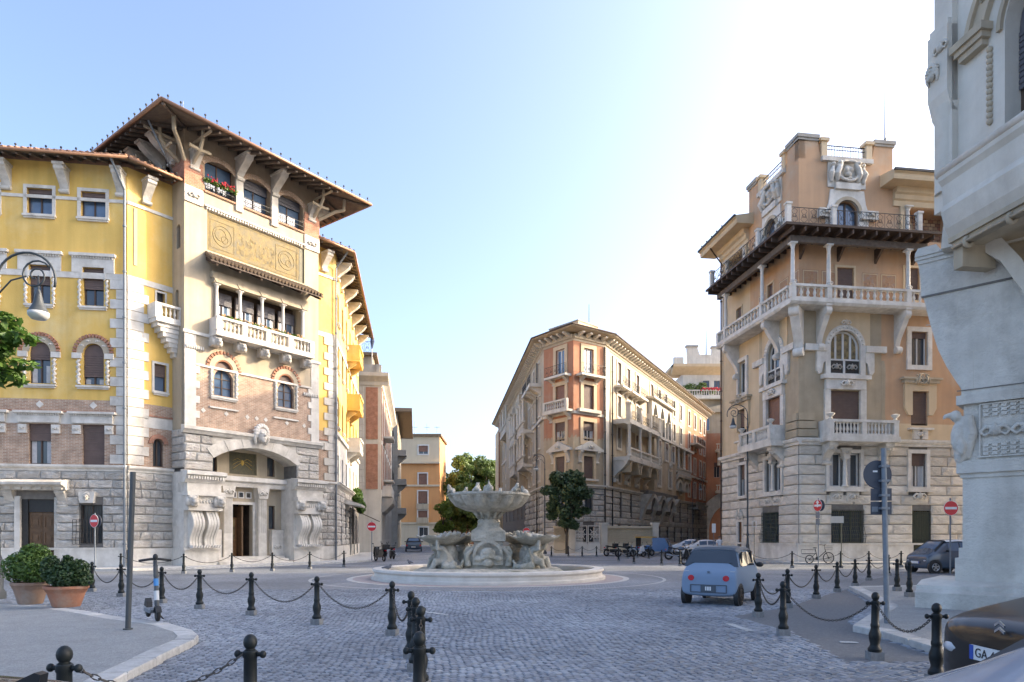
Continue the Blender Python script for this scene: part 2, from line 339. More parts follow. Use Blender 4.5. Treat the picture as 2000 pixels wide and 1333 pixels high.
# ------------------------------------------------------------------ facade kit
def wall(fr, x0, x1, z0, z1, m, holes=(), y=0.0, depth=0.32, name='wall', reveal=None):
    b = MB(); H = []
    for h in holes:
        a = (max(h[0], x0), min(h[1], x1), max(h[2], z0), min(h[3], z1), len(h) > 4 and h[4])
        if a[1] > a[0]+0.01 and a[3] > a[2]+0.01: H.append(a)
    xs = sorted({x0, x1, *[h[0] for h in H], *[h[1] for h in H]}); zs = sorted({z0, z1, *[h[2] for h in H], *[h[3] for h in H]})
    for j in range(len(zs)-1):
        for i in range(len(xs)-1):
            cx, cz = (xs[i]+xs[i+1])/2, (zs[j]+zs[j+1])/2
            if any(h[0] < cx < h[1] and h[2] < cz < h[3] for h in H): continue
            b.add([(xs[i],y,zs[j]),(xs[i+1],y,zs[j]),(xs[i+1],y,zs[j+1]),(xs[i],y,zs[j+1])], [(0,1,2,3)])
    for a0, a1, c0, c1, arch in H:
        zt = c1
        if arch:
            r = (a1-a0)/2; zt = c1-r; cx = (a0+a1)/2; n = 10
            for sgn in (1, -1):
                pts = [(cx+sgn*r*cos(pi/2*k/n), zt+r*sin(pi/2*k/n)) for k in range(n+1)]
                vs = [(cx+sgn*r, y, c1)] + [(p, y, q) for p, q in pts]
                b.add(vs, [(0, k+1, k+2) for k in range(n)])
                for k in range(n):
                    (p, q), (p2, q2) = pts[k], pts[k+1]; b.add([(p,y,q),(p2,y,q2),(p2,y+depth,q2),(p,y+depth,q)], [(0,1,2,3)])
        else: b.add([(a0,y,c1),(a1,y,c1),(a1,y+depth,c1),(a0,y+depth,c1)], [(0,1,2,3)])
        b.add([(a0,y,c0),(a1,y,c0),(a1,y+depth,c0),(a0,y+depth,c0)], [(0,1,2,3)])
        for xx in (a0, a1): b.add([(xx,y,c0),(xx,y,zt),(xx,y+depth,zt),(xx,y+depth,c0)], [(0,1,2,3)])
    me = bpy.data.meshes.new(name); me.from_pydata(b.v, [], b.f); me.materials.append(MATS[m])
    return fr.part(name, me)
def window(fr, x0, x1, z0, z1, arch=False, sh=0.0, shm='shutter', fm='frame_wood', mull=1, bars=0, glass='glass_sky', cur=0, sill=None, silm='trav_clean', y=0.2, t=0.055):
    """frame with mullions; panes, roller shutter, curtains and sill as its pieces"""
    w_ = x1-x0; cx = (x0+x1)/2; b = MB(); r = w_/2; zs = z1-r if arch else z1
    b.box(x0, x0+t, y-.03, y+.03, z0, zs); b.box(x1-t, x1, y-.03, y+.03, z0, zs); b.box(x0+t, x1-t, y-.03, y+.03, z0, z0+t)
    if arch: b.arch(cx, zs, r-t, r, y-.03, y+.03, 10)
    else: b.box(x0+t, x1-t, y-.03, y+.03, z1-t, z1)
    for k in range(mull):
        xm = x0+w_*(k+1)/(mull+1); zt = zs if not arch else zs+math.sqrt(max(0, (r-t)**2-(xm-cx)**2)); b.box(xm-t*.6, xm+t*.6, y-.035, y+.025, z0+t, zt-t*.2)
    for k in range(bars):
        zb = z0+(zs-z0)*(k+1)/(bars+1); b.box(x0+t, x1-t, y-.02, y+.02, zb-.02, zb+.02)
    o = fr.part('window', b, fm)
    n = mull+1
    for k in range(n):
        a0, a1 = x0+w_*k/n, x0+w_*(k+1)/n; g = MB()
        if arch:
            pts = [(a0, z0), (a1, z0)]; N = 6
            for i in range(N+1):
                xx = a1+(a0-a1)*i/N; pts.append((xx, zs+math.sqrt(max(0, r*r-(xx-cx)**2))))
            g.prism(pts, y+.02, y+.05)
        else: g.box(a0, a1, y+.02, y+.05, z0, z1)
        fr.part('pane', g, glass, parent=o)
    if cur:
        for k in range(n):
            a0, a1 = x0+w_*k/n+t, x0+w_*(k+1)/n-t; g = MB(); cw = (a1-a0)*cur; zt = zs-(zs-z0)*sh
            if k % 2 == 0: g.box(a0, a0+cw, y+.008, y+.018, z0+t, zt)
            else: g.box(a1-cw, a1, y+.008, y+.018, z0+t, zt)
            fr.part('curtain', g, 'curtain', parent=o)
    if sh:
        g = MB(); zb = z1-(z1-z0)*sh; N = max(3, int((z1-zb)/0.09))
        if arch:
            pts = [(x0+.02, zb), (x1-.02, zb)]
            for i in range(11): a = pi*i/10; pts.append((cx+(r-.02)*cos(a), max(zb, zs)+(r-.02)*sin(a)))
            g.prism(pts, y-.075, y-.045)
            for k in range(int((zs-zb)/0.12)): g.box(x0+.02, x1-.02, y-.095, y-.075, zb+.12*k, zb+.12*k+.085)
        else:
            h = (z1-zb)/N
            for k in range(N): g.box(x0+.02, x1-.02, y-.09+(.012 if k % 2 else 0), y-.045, zb+h*k, zb+h*k+h*.9)
            g.box(x0+.02, x1-.02, y-.06, y-.042, zb, z1)
        fr.part('shutter', g, shm, parent=o)
    if sill:
        g = MB(); g.box(x0-sill, x1+sill, -.16, .0, z0-.16, z0-.06); g.box(x0-sill+.05, x1+sill-.05, -.10, .0, z0-.24, z0-.16); fr.part('sill', g, silm, parent=o)
    return o
def band(fr, x0, x1, z0, z1, m='trav_clean', proud=0.08, name='string_course', prof=None, e0=0, e1=0):
    """moulding along a wall; prof = list of (out, height fraction)"""
    prof = prof or [(proud, 0), (proud, 1)]
    pts = [(0.0, z0)] + [(-o, z0+(z1-z0)*f) for o, f in prof] + [(0.0, z1)]
    return fr.part(name, MB().prismx(pts, x0-e0, x1+e1), m)
CORN = [(.06, 0), (.10, .2), (.22, .45), (.26, .5), (.30, .8), (.36, .85), (.36, 1)]
STONES = []
def stone_mesh(m, rough, k):
    r2 = random.Random(k*13+len(m)*7); nx, nz = 5, 4; b = MB(); vs = []
    for j in range(nz+1):
        for i in range(nx+1):
            e = i in (0, nx) or j in (0, nz)
            x = (0, .08, .36, .64, .92, 1)[i]; z = (0, .14, .5, .86, 1)[j]
            vs.append((x + (0 if i in (0, nx) else r2.uniform(-.05, .05)*rough), -(.35 if e else 1-.55*rough*r2.random()), z + (0 if j in (0, nz) else r2.uniform(-.06, .06)*rough)))
    o = len(vs); fs = [(j*(nx+1)+i, j*(nx+1)+i+1, (j+1)*(nx+1)+i+1, (j+1)*(nx+1)+i) for j in range(nz) for i in range(nx)]
    rim = list(range(nx+1)) + [j*(nx+1)+nx for j in range(1, nz+1)] + [nz*(nx+1)+i for i in range(nx-1, -1, -1)] + [j*(nx+1) for j in range(nz-1, 0, -1)]
    for i in rim: vs.append((vs[i][0], 0.02, vs[i][2]))
    L = len(rim)
    for i in range(L): fs.append((rim[i], o+i, o+(i+1) % L, rim[(i+1) % L]))
    b.add(vs, fs); return b.mesh('stone', m)
SM = {}
def stones(fr, x0, x1, zs, holes=(), m='rubble', rough=1.0, wmin=.6, wmax=1.3, gap=.025, proud=.12, y=0.0, parent=None, align=None):
    if (m, rough) not in SM: SM[(m, rough)] = [stone_mesh(m, rough, k) for k in range(7)]
    n = 0
    for j in range(len(zs)-1):
        a, b = zs[j], zs[j+1]; segs = [(x0, x1)]
        for h in holes:
            if h[2] < b-.03 and h[3] > a+.03:
                if len(h) > 4 and h[4] and a > h[3]-(h[1]-h[0])/2:
                    r = (h[1]-h[0])/2; c = (h[0]+h[1])/2; d = a-(h[3]-r); hw = math.sqrt(max(0, r*r-d*d)); h = (c-hw, c+hw)
                segs = [t for s in segs for t in ((s[0], min(s[1], h[0])), (max(s[0], h[1]), s[1])) if t[1]-t[0] > .06]
        for s0, s1 in segs:
            k = max(1, round((s1-s0)/U(wmin, wmax))); cuts = [s0] + sorted(s0+(s1-s0)*(i+U(-.22, .22))/k for i in range(1, k)) + [s1]
            for i in range(k):
                fr.part('stone', random.choice(SM[(m, rough)]), at=(cuts[i]+gap/2, y, a+gap/2), scale=(cuts[i+1]-cuts[i]-gap, proud*U(.8, 1.2), b-a-gap), parent=parent); n += 1
    return n
def courses(z0, z1, h):
    n = max(1, round((z1-z0)/h)); return [z0+(z1-z0)*i/n for i in range(n+1)]
BAL = {}
def bal_mesh(m, h, r):
    k = (m, round(h, 2), round(r, 2))
    if k not in BAL:
        BAL[k] = MB().lathe([(r*.95, 0), (r*.95, h*.1), (r*.5, h*.16), (r*.62, h*.25), (r, h*.40), (r*.85, h*.52), (r*.45, h*.78), (r*.62, h*.84), (r*.95, h*.9), (r*.95, h)], 8).mesh('baluster', m, 40)
    return BAL[k]
def balustrade(fr, x0, x1, z0, h, y=-.1, n=10, m='trav_clean', r=.09, parent=None, posts=(), t=.13, name='balustrade'):
    b = MB(); b.box(x0, x1, y-t, y+t, z0, z0+h*.13); b.box(x0, x1, y-t-.03, y+t+.03, z0+h*.84, z0+h)
    for p in posts: b.box(p-.16, p+.16, y-t-.015, y+t+.015, z0+h*.13, z0+h*.84)
    o = fr.part(name, b, m, parent=parent); bm_ = bal_mesh(m, h*.71, r)
    for i in range(n):
        x = x0+(x1-x0)*(i+.5)/n
        if any(abs(x-p) < .22 for p in posts): continue
        if parent is None: fr.part('baluster', bm_, at=(x, y, z0+h*.13), parent=o)
        else: fr.part('baluster', bm_, at=(x, y, z0+h*.13), parent=parent)
    return o
def column(fr, x, y, z0, z1, r=.11, m='trav_clean', parent=None, name='column', n=12):
    h = z1-z0
    b = MB().lathe([(r*1.5, 0), (r*1.5, h*.03), (r*1.15, h*.05), (r, h*.09), (r*.95, h*.5), (r*.82, h*.86), (r*1.0, h*.88), (r*.95, h*.9), (r*1.5, h*.96)], n, (x, y, z0))
    b.box(x-r*1.65, x+r*1.65, y-r*1.65, y+r*1.65, z1-h*.04, z1)
    return fr.part(name, b, m, parent=parent, smooth=35)
def twist(fr, x, y, z0, z1, r=.07, m='trav_clean'):
    b = MB(); n = 24; vs = []
    for j in range(n+1):
        z = z0+(z1-z0)*j/n; c = (x+r*.45*cos(j*1.35), y+r*.45*sin(j*1.35))
        for i in range(7): a = 2*pi*i/7; vs.append((c[0]+r*cos(a), c[1]+r*sin(a), z))
    b.add(vs, [(j*7+i, j*7+(i+1) % 7, (j+1)*7+(i+1) % 7, (j+1)*7+i) for j in range(n) for i in range(7)])
    return fr.part('twisted_column', b, m, smooth=True)
SC = {}
def bracket(fr, x, z_top, h, d, w_=.3, m='trav_clean', parent=None, name='bracket', y=0.0):
    """S-curved console: depth d at the top, tapering to the wall below"""
    k = (round(h, 2), round(d, 2), round(w_, 2), m)
    if k not in SC:
        N = 10; f = []
        for i in range(N+1): t = i/N; f.append((-(d*(0.12+0.88*(1-t)**1.5) + d*.10*sin(t*2*pi)), -h*t))
        pts = [(0.03, 0)] + f + [(0.03, -h)]
        b = MB().prismx([(p, q-.10*h*0) for p, q in pts], -w_/2, w_/2)
        b.box(-w_*.62, w_*.62, -d*1.06, .03, -.01, h*.10)
        b.lathe([(0.01, -w_*.58), (h*.11, -w_*.56), (h*.11, w_*.56), (0.01, w_*.58)], 10)
        v2 = b.v[-40:]; b.v[-40:] = [(q[2], -d*.80+q[0], -h*.10+q[1]) for q in v2]
        b.lathe([(0.01, -w_*.56), (h*.09, -w_*.55), (h*.09, w_*.55), (0.01, w_*.56)], 10)
        v2 = b.v[-40:]; b.v[-40:] = [(q[2], -d*.14+q[0], -h*.92+q[1]) for q in v2]
        SC[k] = b.mesh(name, m, 40)
    return fr.part(name, SC[k], at=(x, y, z_top), parent=parent)
def sculpt(name, m, blobs, voxel=.05, fr=None, at=(0,0,0), parent=None, noise=0.0, scale=None):
    """carved stone: overlapping masses fused into one skin by a voxel remesh"""
    b = MB()
    for q in blobs:
        if q[0] == 'b': b.ball(q[1], q[2], 10, 7)
        elif q[0] == 't': b.tube(q[1], q[2], 8)
        else: b.box(*q[1])
    me = b.mesh(name, m)
    o = fr.part(name, me, at=at, parent=parent, scale=scale) if fr else obj(name, me, None, parent, at, 0, scale)
    md = o.modifiers.new('fuse', 'REMESH'); md.mode = 'VOXEL'; md.voxel_size = voxel; md.use_smooth_shade = True
    md = o.modifiers.new('soft', 'SMOOTH'); md.iterations = 2; md.factor = .5
    return o
HEAD = {}
def carved(kind, fr, at, s=1.0, m='trav', name='carved_head', parent=None, rz=0):
    """carved lion head or face: fused once, baked to a shared mesh"""
    if (kind, m) not in HEAD:
        if kind == 'lion':
            bl = [('b', (0,-.10,0), (.24,.2,.26)), ('b', (0,-.30,-.07), (.13,.14,.11)), ('b', (0,-.26,.08), (.15,.12,.08)), ('b', (-.17,-.16,.17), .08), ('b', (.17,-.16,.17), .08), ('b', (0,-.36,-.02), (.07,.07,.05)),
                  ('b', (-.2,-.05,-.08), (.12,.12,.22)), ('b', (.2,-.05,-.08), (.12,.12,.22)), ('b', (0,-.22,-.22), (.12,.12,.06)), ('B', (-.26,.26,-.02,.1,-.24,.26))]
        elif kind == 'face':
            bl = [('b', (0,-.16,-.02), (.27,.24,.37)), ('b', (0,-.28,-.22), (.18,.14,.16)), ('t', [(0,-.36,.12), (0,-.45,-.06)], [.035,.075]), ('b', (-.12,-.33,.10), (.10,.08,.04)), ('b', (.12,-.33,.10), (.10,.08,.04)),
                  ('b', (0,-.38,-.17), (.10,.05,.03)), ('b', (0,-.37,-.235), (.08,.05,.028)), ('b', (0,-.36,-.34), (.09,.08,.07))]
            for k in range(11):
                a = pi*(k-1.5)/8; bl += [('t', [(.24*cos(a), -.2, .12+.28*sin(a)), (.38*cos(a), -.16, .14+.42*sin(a)), (.46*cos(a), -.04, .12+.47*sin(a))], [.075,.085,.05])]
            bl += [('t', [(-.33,-.12,.1), (-.38,-.08,-.2), (-.30,-.04,-.48)], [.11,.10,.06]), ('t', [(.33,-.12,.1), (.38,-.08,-.2), (.30,-.04,-.48)], [.11,.10,.06])]
        elif kind == 'crest':
            bl = [('b', (0,-.02,.05), (.2,.12,.34)), ('b', (-.1,-.1,.1), (.1,.08,.14)), ('b', (.1,-.1,.1), (.1,.08,.14)), ('b', (0,-.1,-.15), (.14,.08,.12)), ('t', [(-.3,-.05,-.3), (-.12,-.1,-.38), (.1,-.1,-.32), (.3,-.05,-.4)], .05)]
            for sgn in (-1, 1):
                bl += [('t', [(sgn*.45,0,-.5), (sgn*.5,-.1,-.15), (sgn*.42,-.12,.15), (sgn*.3,-.1,.42)], [.08,.13,.12,.08]), ('b', (sgn*.42,-.16,.42), .1), ('t', [(sgn*.7,0,-.55), (sgn*.75,-.1,-.1), (sgn*.65,-.06,.25)], [.07,.12,.06]), ('b', (sgn*.66,-.1,.36), .09),
                       ('t', [(sgn*.5,-.05,-.15), (sgn*.22,-.12,-.45), (0,-.1,-.5)], .07), ('t', [(sgn*.5,-.1,.25), (sgn*.25,-.16,.5), (0,-.1,.55)], .06)]
        elif kind == 'orn':
            bl = [('b', (0,-.06,0), (.16,.1,.14))]
            for sgn in (-1, 1): bl += [('t', [(0,-.05,.1), (sgn*.22,-.07,.14), (sgn*.36,-.05,0), (sgn*.24,-.06,-.12), (sgn*.14,-.05,-.04)], [.06,.06,.055,.05,.035])]
            bl += [('t', [(0,-.05,.05), (0,-.09,.24)], [.07,.04])]
        o = sculpt('carving', m, bl, .024); bpy.context.view_layer.update()
        dg = bpy.context.evaluated_depsgraph_get(); me = bpy.data.meshes.new_from_object(o.evaluated_get(dg)); 
        if not me.materials: me.materials.append(MATS[m])
        for p in me.polygons: p.use_smooth = True
        bpy.data.objects.remove(o); HEAD[(kind, m)] = me
    return fr.part(name, HEAD[(kind, m)], at=at, scale=(s, s, s) if not isinstance(s, tuple) else s, parent=parent)
def leaves(centers, n, size, seed=1, flat=0.6, shell=0.55, aspect=1.8):
    """many separate leaf faces spread through ellipsoidal clumps: centers = [(x,y,z,rx,ry,rz,weight)]"""
    r = random.Random(seed); vs = []; fs = []; tot = sum(c[6] for c in centers)
    for c in centers:
        for _ in range(int(n*c[6]/tot)):
            while True:
                x, y, z = r.uniform(-1,1), r.uniform(-1,1), r.uniform(-1,1); q = x*x+y*y+z*z
                if q <= 1 and (q > shell*shell or r.random() < .25): break
            p = Vector((c[0]+x*c[3], c[1]+y*c[4], c[2]+z*c[5]))
            nv = Vector((x/c[3], y/c[4], z/c[5]+flat/c[5])) + Vector((r.gauss(0,.7), r.gauss(0,.7), r.gauss(0,.7)))/max(c[3], .01)
            nv = nv.normalized() if nv.length > 1e-6 else Vector((0,0,1)); t = nv.orthogonal().normalized(); a = r.uniform(0, 2*pi); t = (Matrix.Rotation(a, 3, nv) @ t); u = nv.cross(t)
            s = size*r.uniform(.6, 1.3); L = s*aspect/2; W = s/2; o = len(vs)
            vs += [tuple(p-t*L), tuple(p+u*W), tuple(p+t*L+nv*(-.12*s)), tuple(p-u*W)]; fs.append((o, o+1, o+2, o+3))
    return vs, fs
def foliage(name, cs, n, size, m, parent=None, seed=1, **k):
    vs, fs = leaves(cs, n, size, seed, **k); me = bpy.data.meshes.new(name); me.from_pydata(vs, [], fs); me.materials.append(MATS[m])
    return obj(name, me, None, parent)
# ================================================================== THE GROUND
def cobble_mat(name, tex):
    m = bpy.data.materials.new(name); m.use_nodes = True; MATS[name] = m; m.diffuse_color = (.14, .15, .16, 1)
    n, l = m.node_tree.nodes, m.node_tree.links; b = n['Principled BSDF']; b.inputs['Roughness'].default_value = 0.62; b.inputs['Specular IOR Level'].default_value = 0.5
    tc = n.new('ShaderNodeTexCoord'); mp = n.new('ShaderNodeMapping'); mp.inputs['Rotation'].default_value = (0, 0, radians(32)); l.new(tc.outputs['Object'], mp.inputs[0])
    big = n.new('ShaderNodeTexNoise'); big.inputs['Scale'].default_value = 0.22; big.inputs['Detail'].default_value = 6; l.new(tc.outputs['Object'], big.inputs[0])
    rb = n.new('ShaderNodeValToRGB'); rb.color_ramp.elements[0].color = (.17, .188, .212, 1); rb.color_ramp.elements[1].color = (.275, .298, .328, 1); rb.color_ramp.elements[0].position = .40; rb.color_ramp.elements[1].position = .62
    l.new(big.outputs['Fac'], rb.inputs[0])
    mx = n.new('ShaderNodeMix'); mx.data_type = 'RGBA'; mx.blend_type = 'MULTIPLY'; mx.inputs[0].default_value = 1.0; l.new(rb.outputs[0], mx.inputs[6])
    if tex:
        bt = n.new('ShaderNodeTexBrick'); bt.inputs['Scale'].default_value = 1; bt.inputs['Brick Width'].default_value = .106; bt.inputs['Row Height'].default_value = .106; bt.inputs['Mortar Size'].default_value = .012
        bt.inputs['Color1'].default_value = (1.1, 1.1, 1.1, 1); bt.inputs['Color2'].default_value = (.72, .72, .72, 1); bt.inputs['Mortar'].default_value = (.5, .49, .47, 1); bt.inputs['Mortar Smooth'].default_value = .4
        l.new(mp.outputs[0], bt.inputs[0]); l.new(bt.outputs['Color'], mx.inputs[7])
        bp = n.new('ShaderNodeBump'); bp.invert = True; bp.inputs['Strength'].default_value = .8; bp.inputs['Distance'].default_value = .02; l.new(bt.outputs['Fac'], bp.inputs['Height']); l.new(bp.outputs[0], b.inputs['Normal'])
    else:
        g = n.new('ShaderNodeNewGeometry'); r2 = n.new('ShaderNodeValToRGB'); r2.color_ramp.elements[0].color = (.66, .67, .69, 1); r2.color_ramp.elements[1].color = (1.22, 1.22, 1.2, 1); l.new(g.outputs['Random Per Island'], r2.inputs[0]); l.new(r2.outputs[0], mx.inputs[7])
        nb = n.new('ShaderNodeTexNoise'); nb.inputs['Scale'].default_value = 55; nb.inputs['Detail'].default_value = 4; l.new(tc.outputs['Object'], nb.inputs[0])
        bp = n.new('ShaderNodeBump'); bp.inputs['Strength'].default_value = .35; bp.inputs['Distance'].default_value = .01; l.new(nb.outputs['Fac'], bp.inputs['Height']); l.new(bp.outputs[0], b.inputs['Normal'])
    l.new(mx.outputs[2], b.inputs['Base Color']); return m
cobble_mat('cobble_far', True); cobble_mat('cobble', False)
mat('cobble_one', (.22, .24, .268), (.19, .21, .235), rough=.62, scale=5, bump=.4, bscale=50, objvar=.3, spec=.5)
mat('cobble_joint', (.10, .105, .108), (.13, .132, .132), scale=14)
ground = tag(obj('ground', MB().add([(-700,-300,0),(700,-300,0),(700,1100,0),(-700,1100,0)], [(0,1,2,3)]), 'cobble_far'), kind='structure')
def inside(p, poly):
    x, y = p; c = False; j = len(poly)-1
    for i in range(len(poly)):
        (xi, yi), (xj, yj) = poly[i], poly[j]
        if (yi > y) != (yj > y) and x < (xj-xi)*(y-yi)/(yj-yi)+xi: c = not c
        j = i
    return c
def G(px, py, z=0.0):       # ground point under a pixel of the photograph
    Y = (1.65-z)*1333/(py-1050); return ((px-1000)/1333*Y, Y)
KH = .12
isl_l = [G(212, 1333, KH), G(250, 1312, KH), G(350, 1262, KH), G(380, 1248, KH), G(388, 1240, KH), G(375, 1230, KH), G(332, 1217, KH), G(250, 1207, KH), G(162, 1192, KH), G(95, 1183, KH), G(-60, 1178, KH), (-24, 13.0), (-24, 3.0), (-6.4, 3.0)]
isl_r = [(5.9, 9.4), (6.05, 11.2), G(1665, 1222, KH), G(1690, 1205, KH), G(1725, 1182, KH), (9.6, 18.6), (10.6, 21.5), (26, 23.6), (26, 9.4)]
asph = [(4.4, 9.0), (4.85, 11.9), (4.6, 14.2), (6.35, 15.9), (8.0, 18.2), (9.7, 20.4), (11.45, 22.8), (13.5, 26.0), (15.9, 28.8), (26, 30.4), (26, 23.7), (10.55, 21.55), (9.5, 18.7), (8.75, 16.7), (6.45, 13.1), (5.98, 11.2), (5.8, 9.0)]
def kerbed(poly, name, m, nk):
    """pavement sheet with a kerb of separate stones along its first nk edges"""
    inn = []; n = len(poly); cx = sum(p[0] for p in poly)/n; cy = sum(p[1] for p in poly)/n; W = .30
    for i in range(n):
        a, b, c = Vector(poly[i-1]), Vector(poly[i]), Vector(poly[(i+1) % n]); e1 = (b-a).normalized(); e2 = (c-b).normalized(); t = (e1+e2).normalized(); nr = Vector((-t.y, t.x)); k = W/max(.45, abs(nr.dot(Vector((-e1.y, e1.x)))))
        inn.append((b.x+nr.x*k, b.y+nr.y*k) if inside((b.x+nr.x*.02, b.y+nr.y*.02), poly) else (b.x-nr.x*k, b.y-nr.y*k))
    o = tag(obj(name, MB().prismz(inn, -.02, KH-.004), m), kind='structure')
    for i in range(nk):
        p, q, r_, s_ = Vector(poly[i]), Vector(poly[i+1]), Vector(inn[i+1]), Vector(inn[i]); L = (q-p).length; k = max(1, round(L/1.05))
        for j in range(k):
            t0, t1 = j/k+.006/L, (j+1)/k-.006/L; a, b, c, d = p.lerp(q, t0), p.lerp(q, t1), s_.lerp(r_, t1), s_.lerp(r_, t0)
            h = KH+U(-.006, .006); e = .02; ctr = (a+b+c+d)/4
            top = [v+(ctr-v)*(e/max((ctr-v).length, .05)) for v in (a, b, c, d)]; mb = MB(); lo = [(v.x, v.y, -.02) for v in (a, b, c, d)]; mi = [(v.x, v.y, h-.02) for v in (a, b, c, d)]; hi = [(v.x, v.y, h) for v in top]
            mb.add(lo+mi+hi, [(8,9,10,11)]+[(i2, (i2+1) % 4, 4+(i2+1) % 4, 4+i2) for i2 in range(4)]+[(4+i2, 4+(i2+1) % 4, 8+(i2+1) % 4, 8+i2) for i2 in range(4)]); obj('kerbstone', mb, 'kerb', o)
    return o
kerbed(isl_l, 'pavement', 'pavement', 10)
kerbed(isl_r, 'pavement', 'pavement', 7)
tag(obj('footpath', MB().prismz(asph, .0, .010), 'asphalt'), kind='structure')
# pavements along the house fronts
FC = (-.95, 28.0)
def strip(poly, name='pavement'):
    return tag(obj(name, MB().prismz(poly, 0, .12), 'kerb'), kind='structure')
UX, UY = cos(radians(8)), sin(radians(8)); VX, VY = -UY, UX
DX, DY = cos(radians(53)), sin(radians(53)); NX, NY = DY, -DX
Kx, Ky = -20.0, 35.5; T0 = (-17.5695, 36.5985); K2 = (-11.9537, 46.1778); Q = (18.1, 43.1)
strip([(Kx-14*UX+2.2*UY, Ky-14*UY-2.2*UX), (Kx+2.2*UY+.9*UX, Ky-2.2*UX+.9*UY), (Kx+3*NX+2.0*DX, Ky+3*NY+2.0*DY), (K2[0]+2.9*NX-1.6*DX, K2[1]+2.9*NY-1.6*DY), (K2[0]+2.4*UX, K2[1]+2.4*UY), (K2[0]+2.0*UX+90*VX, K2[1]+2.0*UY+90*VY), (K2[0]-8*UX+90*VX, K2[1]-8*UY+90*VY), (K2[0]-8*UX, K2[1]), (Kx-4, Ky+3), (Kx-14*UX, Ky-14*UY)])
strip([(Q[0]+16*UX+1.8*UY, Q[1]+16*UY-1.8*UX), (Q[0]-.2*UX+2.0*UY, Q[1]-.2*UY-2.0*UX), (Q[0]-1.6*UX+1.0*UY, Q[1]-1.6*UY-1.0*UX), (Q[0]-1.8*UX+12*VX, Q[1]-1.8*UY+12*VY), (Q[0]+3*UX+12*VX, Q[1]+3*UY+12*VY), (Q[0]+16*UX+3*VX, Q[1]+16*UY+3*VY)])
strip([(6.48-1, 59.5), (9.0, 60.6), (12.6, 66.5), (16.5, 73.5), (47, 130), (38, 130), (8, 76), (3, 76), (-6, 150), (-8.5, 150), (.3, 77), (1.6, 63)])
# travertine rings round the fountain and worn painted dashes
def ringsheet(name, r0, r1, z, m, a0=0, a1=360):
    n = 96; vs = []; k = n+1
    for i in range(k):
        a = radians(a0+(a1-a0)*i/n); vs += [(FC[0]+r0*cos(a), FC[1]+r0*sin(a), z), (FC[0]+r1*cos(a), FC[1]+r1*sin(a), z)]
    return tag(obj(name, MB().add(vs, [(2*i, 2*i+1, 2*i+3, 2*i+2) for i in range(n)]), m), kind='structure')
ringsheet('fountain_pavement', 4.5, 5.45, .006, 'pinkstone'); ringsheet('pavement_edging', 5.45, 5.68, .010, 'kerb'); ringsheet('road_marking', 6.98, 7.10, .006, 'paint_line')
def dash(px0, py0, px1, py1, w_):
    a, b = Vector(G(px0, py0)), Vector(G(px1, py1)); t = (b-a).normalized(); n = Vector((-t.y, t.x))*w_/2
    return tag(obj('road_marking', MB().prismz([tuple(a+n), tuple(b+n), tuple(b-n), tuple(a-n)], .018, .026), 'paint_line'), kind='structure')
dash(1424, 1221, 1464, 1235, .14); dash(826, 1197, 872, 1203, .12); dash(1640, 1257, 1675, 1258, .12)
# cobbles: real stones over the near part of the square
ca, sa = cos(radians(32)), sin(radians(32)); cob = []
for i in range(-200, 300):
    for j in range(-70, 380):
        u, v = (i+(.5 if j % 2 else 0))*.106, j*.106; x, y = u*ca-v*sa-3, u*sa+v*ca+4; x += U(-.012, .012)+.05*sin(y*1.7+x*.4); y += U(-.012, .012)+.05*sin(x*1.3)
        if not (6.6 < y < 21.5) or abs(x) > .79*y+.4: continue
        if hypot(x-FC[0], y-FC[1]) < 7.15: continue
        if inside((x, y), isl_l) or inside((x, y), isl_r) or inside((x, y), asph): continue
        cob.append((x, y))
tag(obj('paving_bed', MB().add([(-19,6.5,.004),(19,6.5,.004),(19,21.4,.004),(-19,21.4,.004)], [(0,1,2,3)]), 'cobble_joint'), kind='structure')
def cobble_v(x, y, ang, hw, hd, h):
    c, s = cos(ang), sin(ang); out = []
    for f, z in ((1.0, .003), (1.0, h-.009), (.76, h)):
        for a, b in ((-1,-1),(1,-1),(1,1),(-1,1)):
            px, py = a*hw*f, b*hd*f; out.append((x+px*c-py*s, y+px*s+py*c, z + (U(-.002, .002) if f < 1 else 0)))
    return out
CF = [(8,9,10,11)] + [(i, (i+1) % 4, 4+(i+1) % 4, 4+i) for i in range(4)] + [(4+i, 4+(i+1) % 4, 8+(i+1) % 4, 8+i) for i in range(4)]
cob.sort(key=lambda p: p[1] if abs(p[0]) < .745*p[1] and p[1] > 7.72 else 99)
cms = []
for k in range(6):
    b = MB(); b.add(cobble_v(0, 0, 0, (.048)*U(.94, 1.06), (.048)*U(.94, 1.06), .018), CF); cms.append(b.mesh('cobble', 'cobble_one'))
for x, y in cob[:300]: obj('cobble', random.choice(cms), None, ground, (x, y, U(-.003, .004)), radians(32+U(-10, 10)))
vs, fs = [], []
for x, y in cob[300:]:
    o = len(vs); vs += cobble_v(x, y, radians(32+U(-11, 11)), .0485*U(.86, 1.07), .0485*U(.86, 1.07), .018+U(-.007, .007)); fs += [tuple(i+o for i in f) for f in CF]
me = bpy.data.meshes.new('cobbles'); me.from_pydata(vs, [], fs); me.materials.append(MATS['cobble']); tag(obj('cobbles', me, None, ground), kind='stuff')
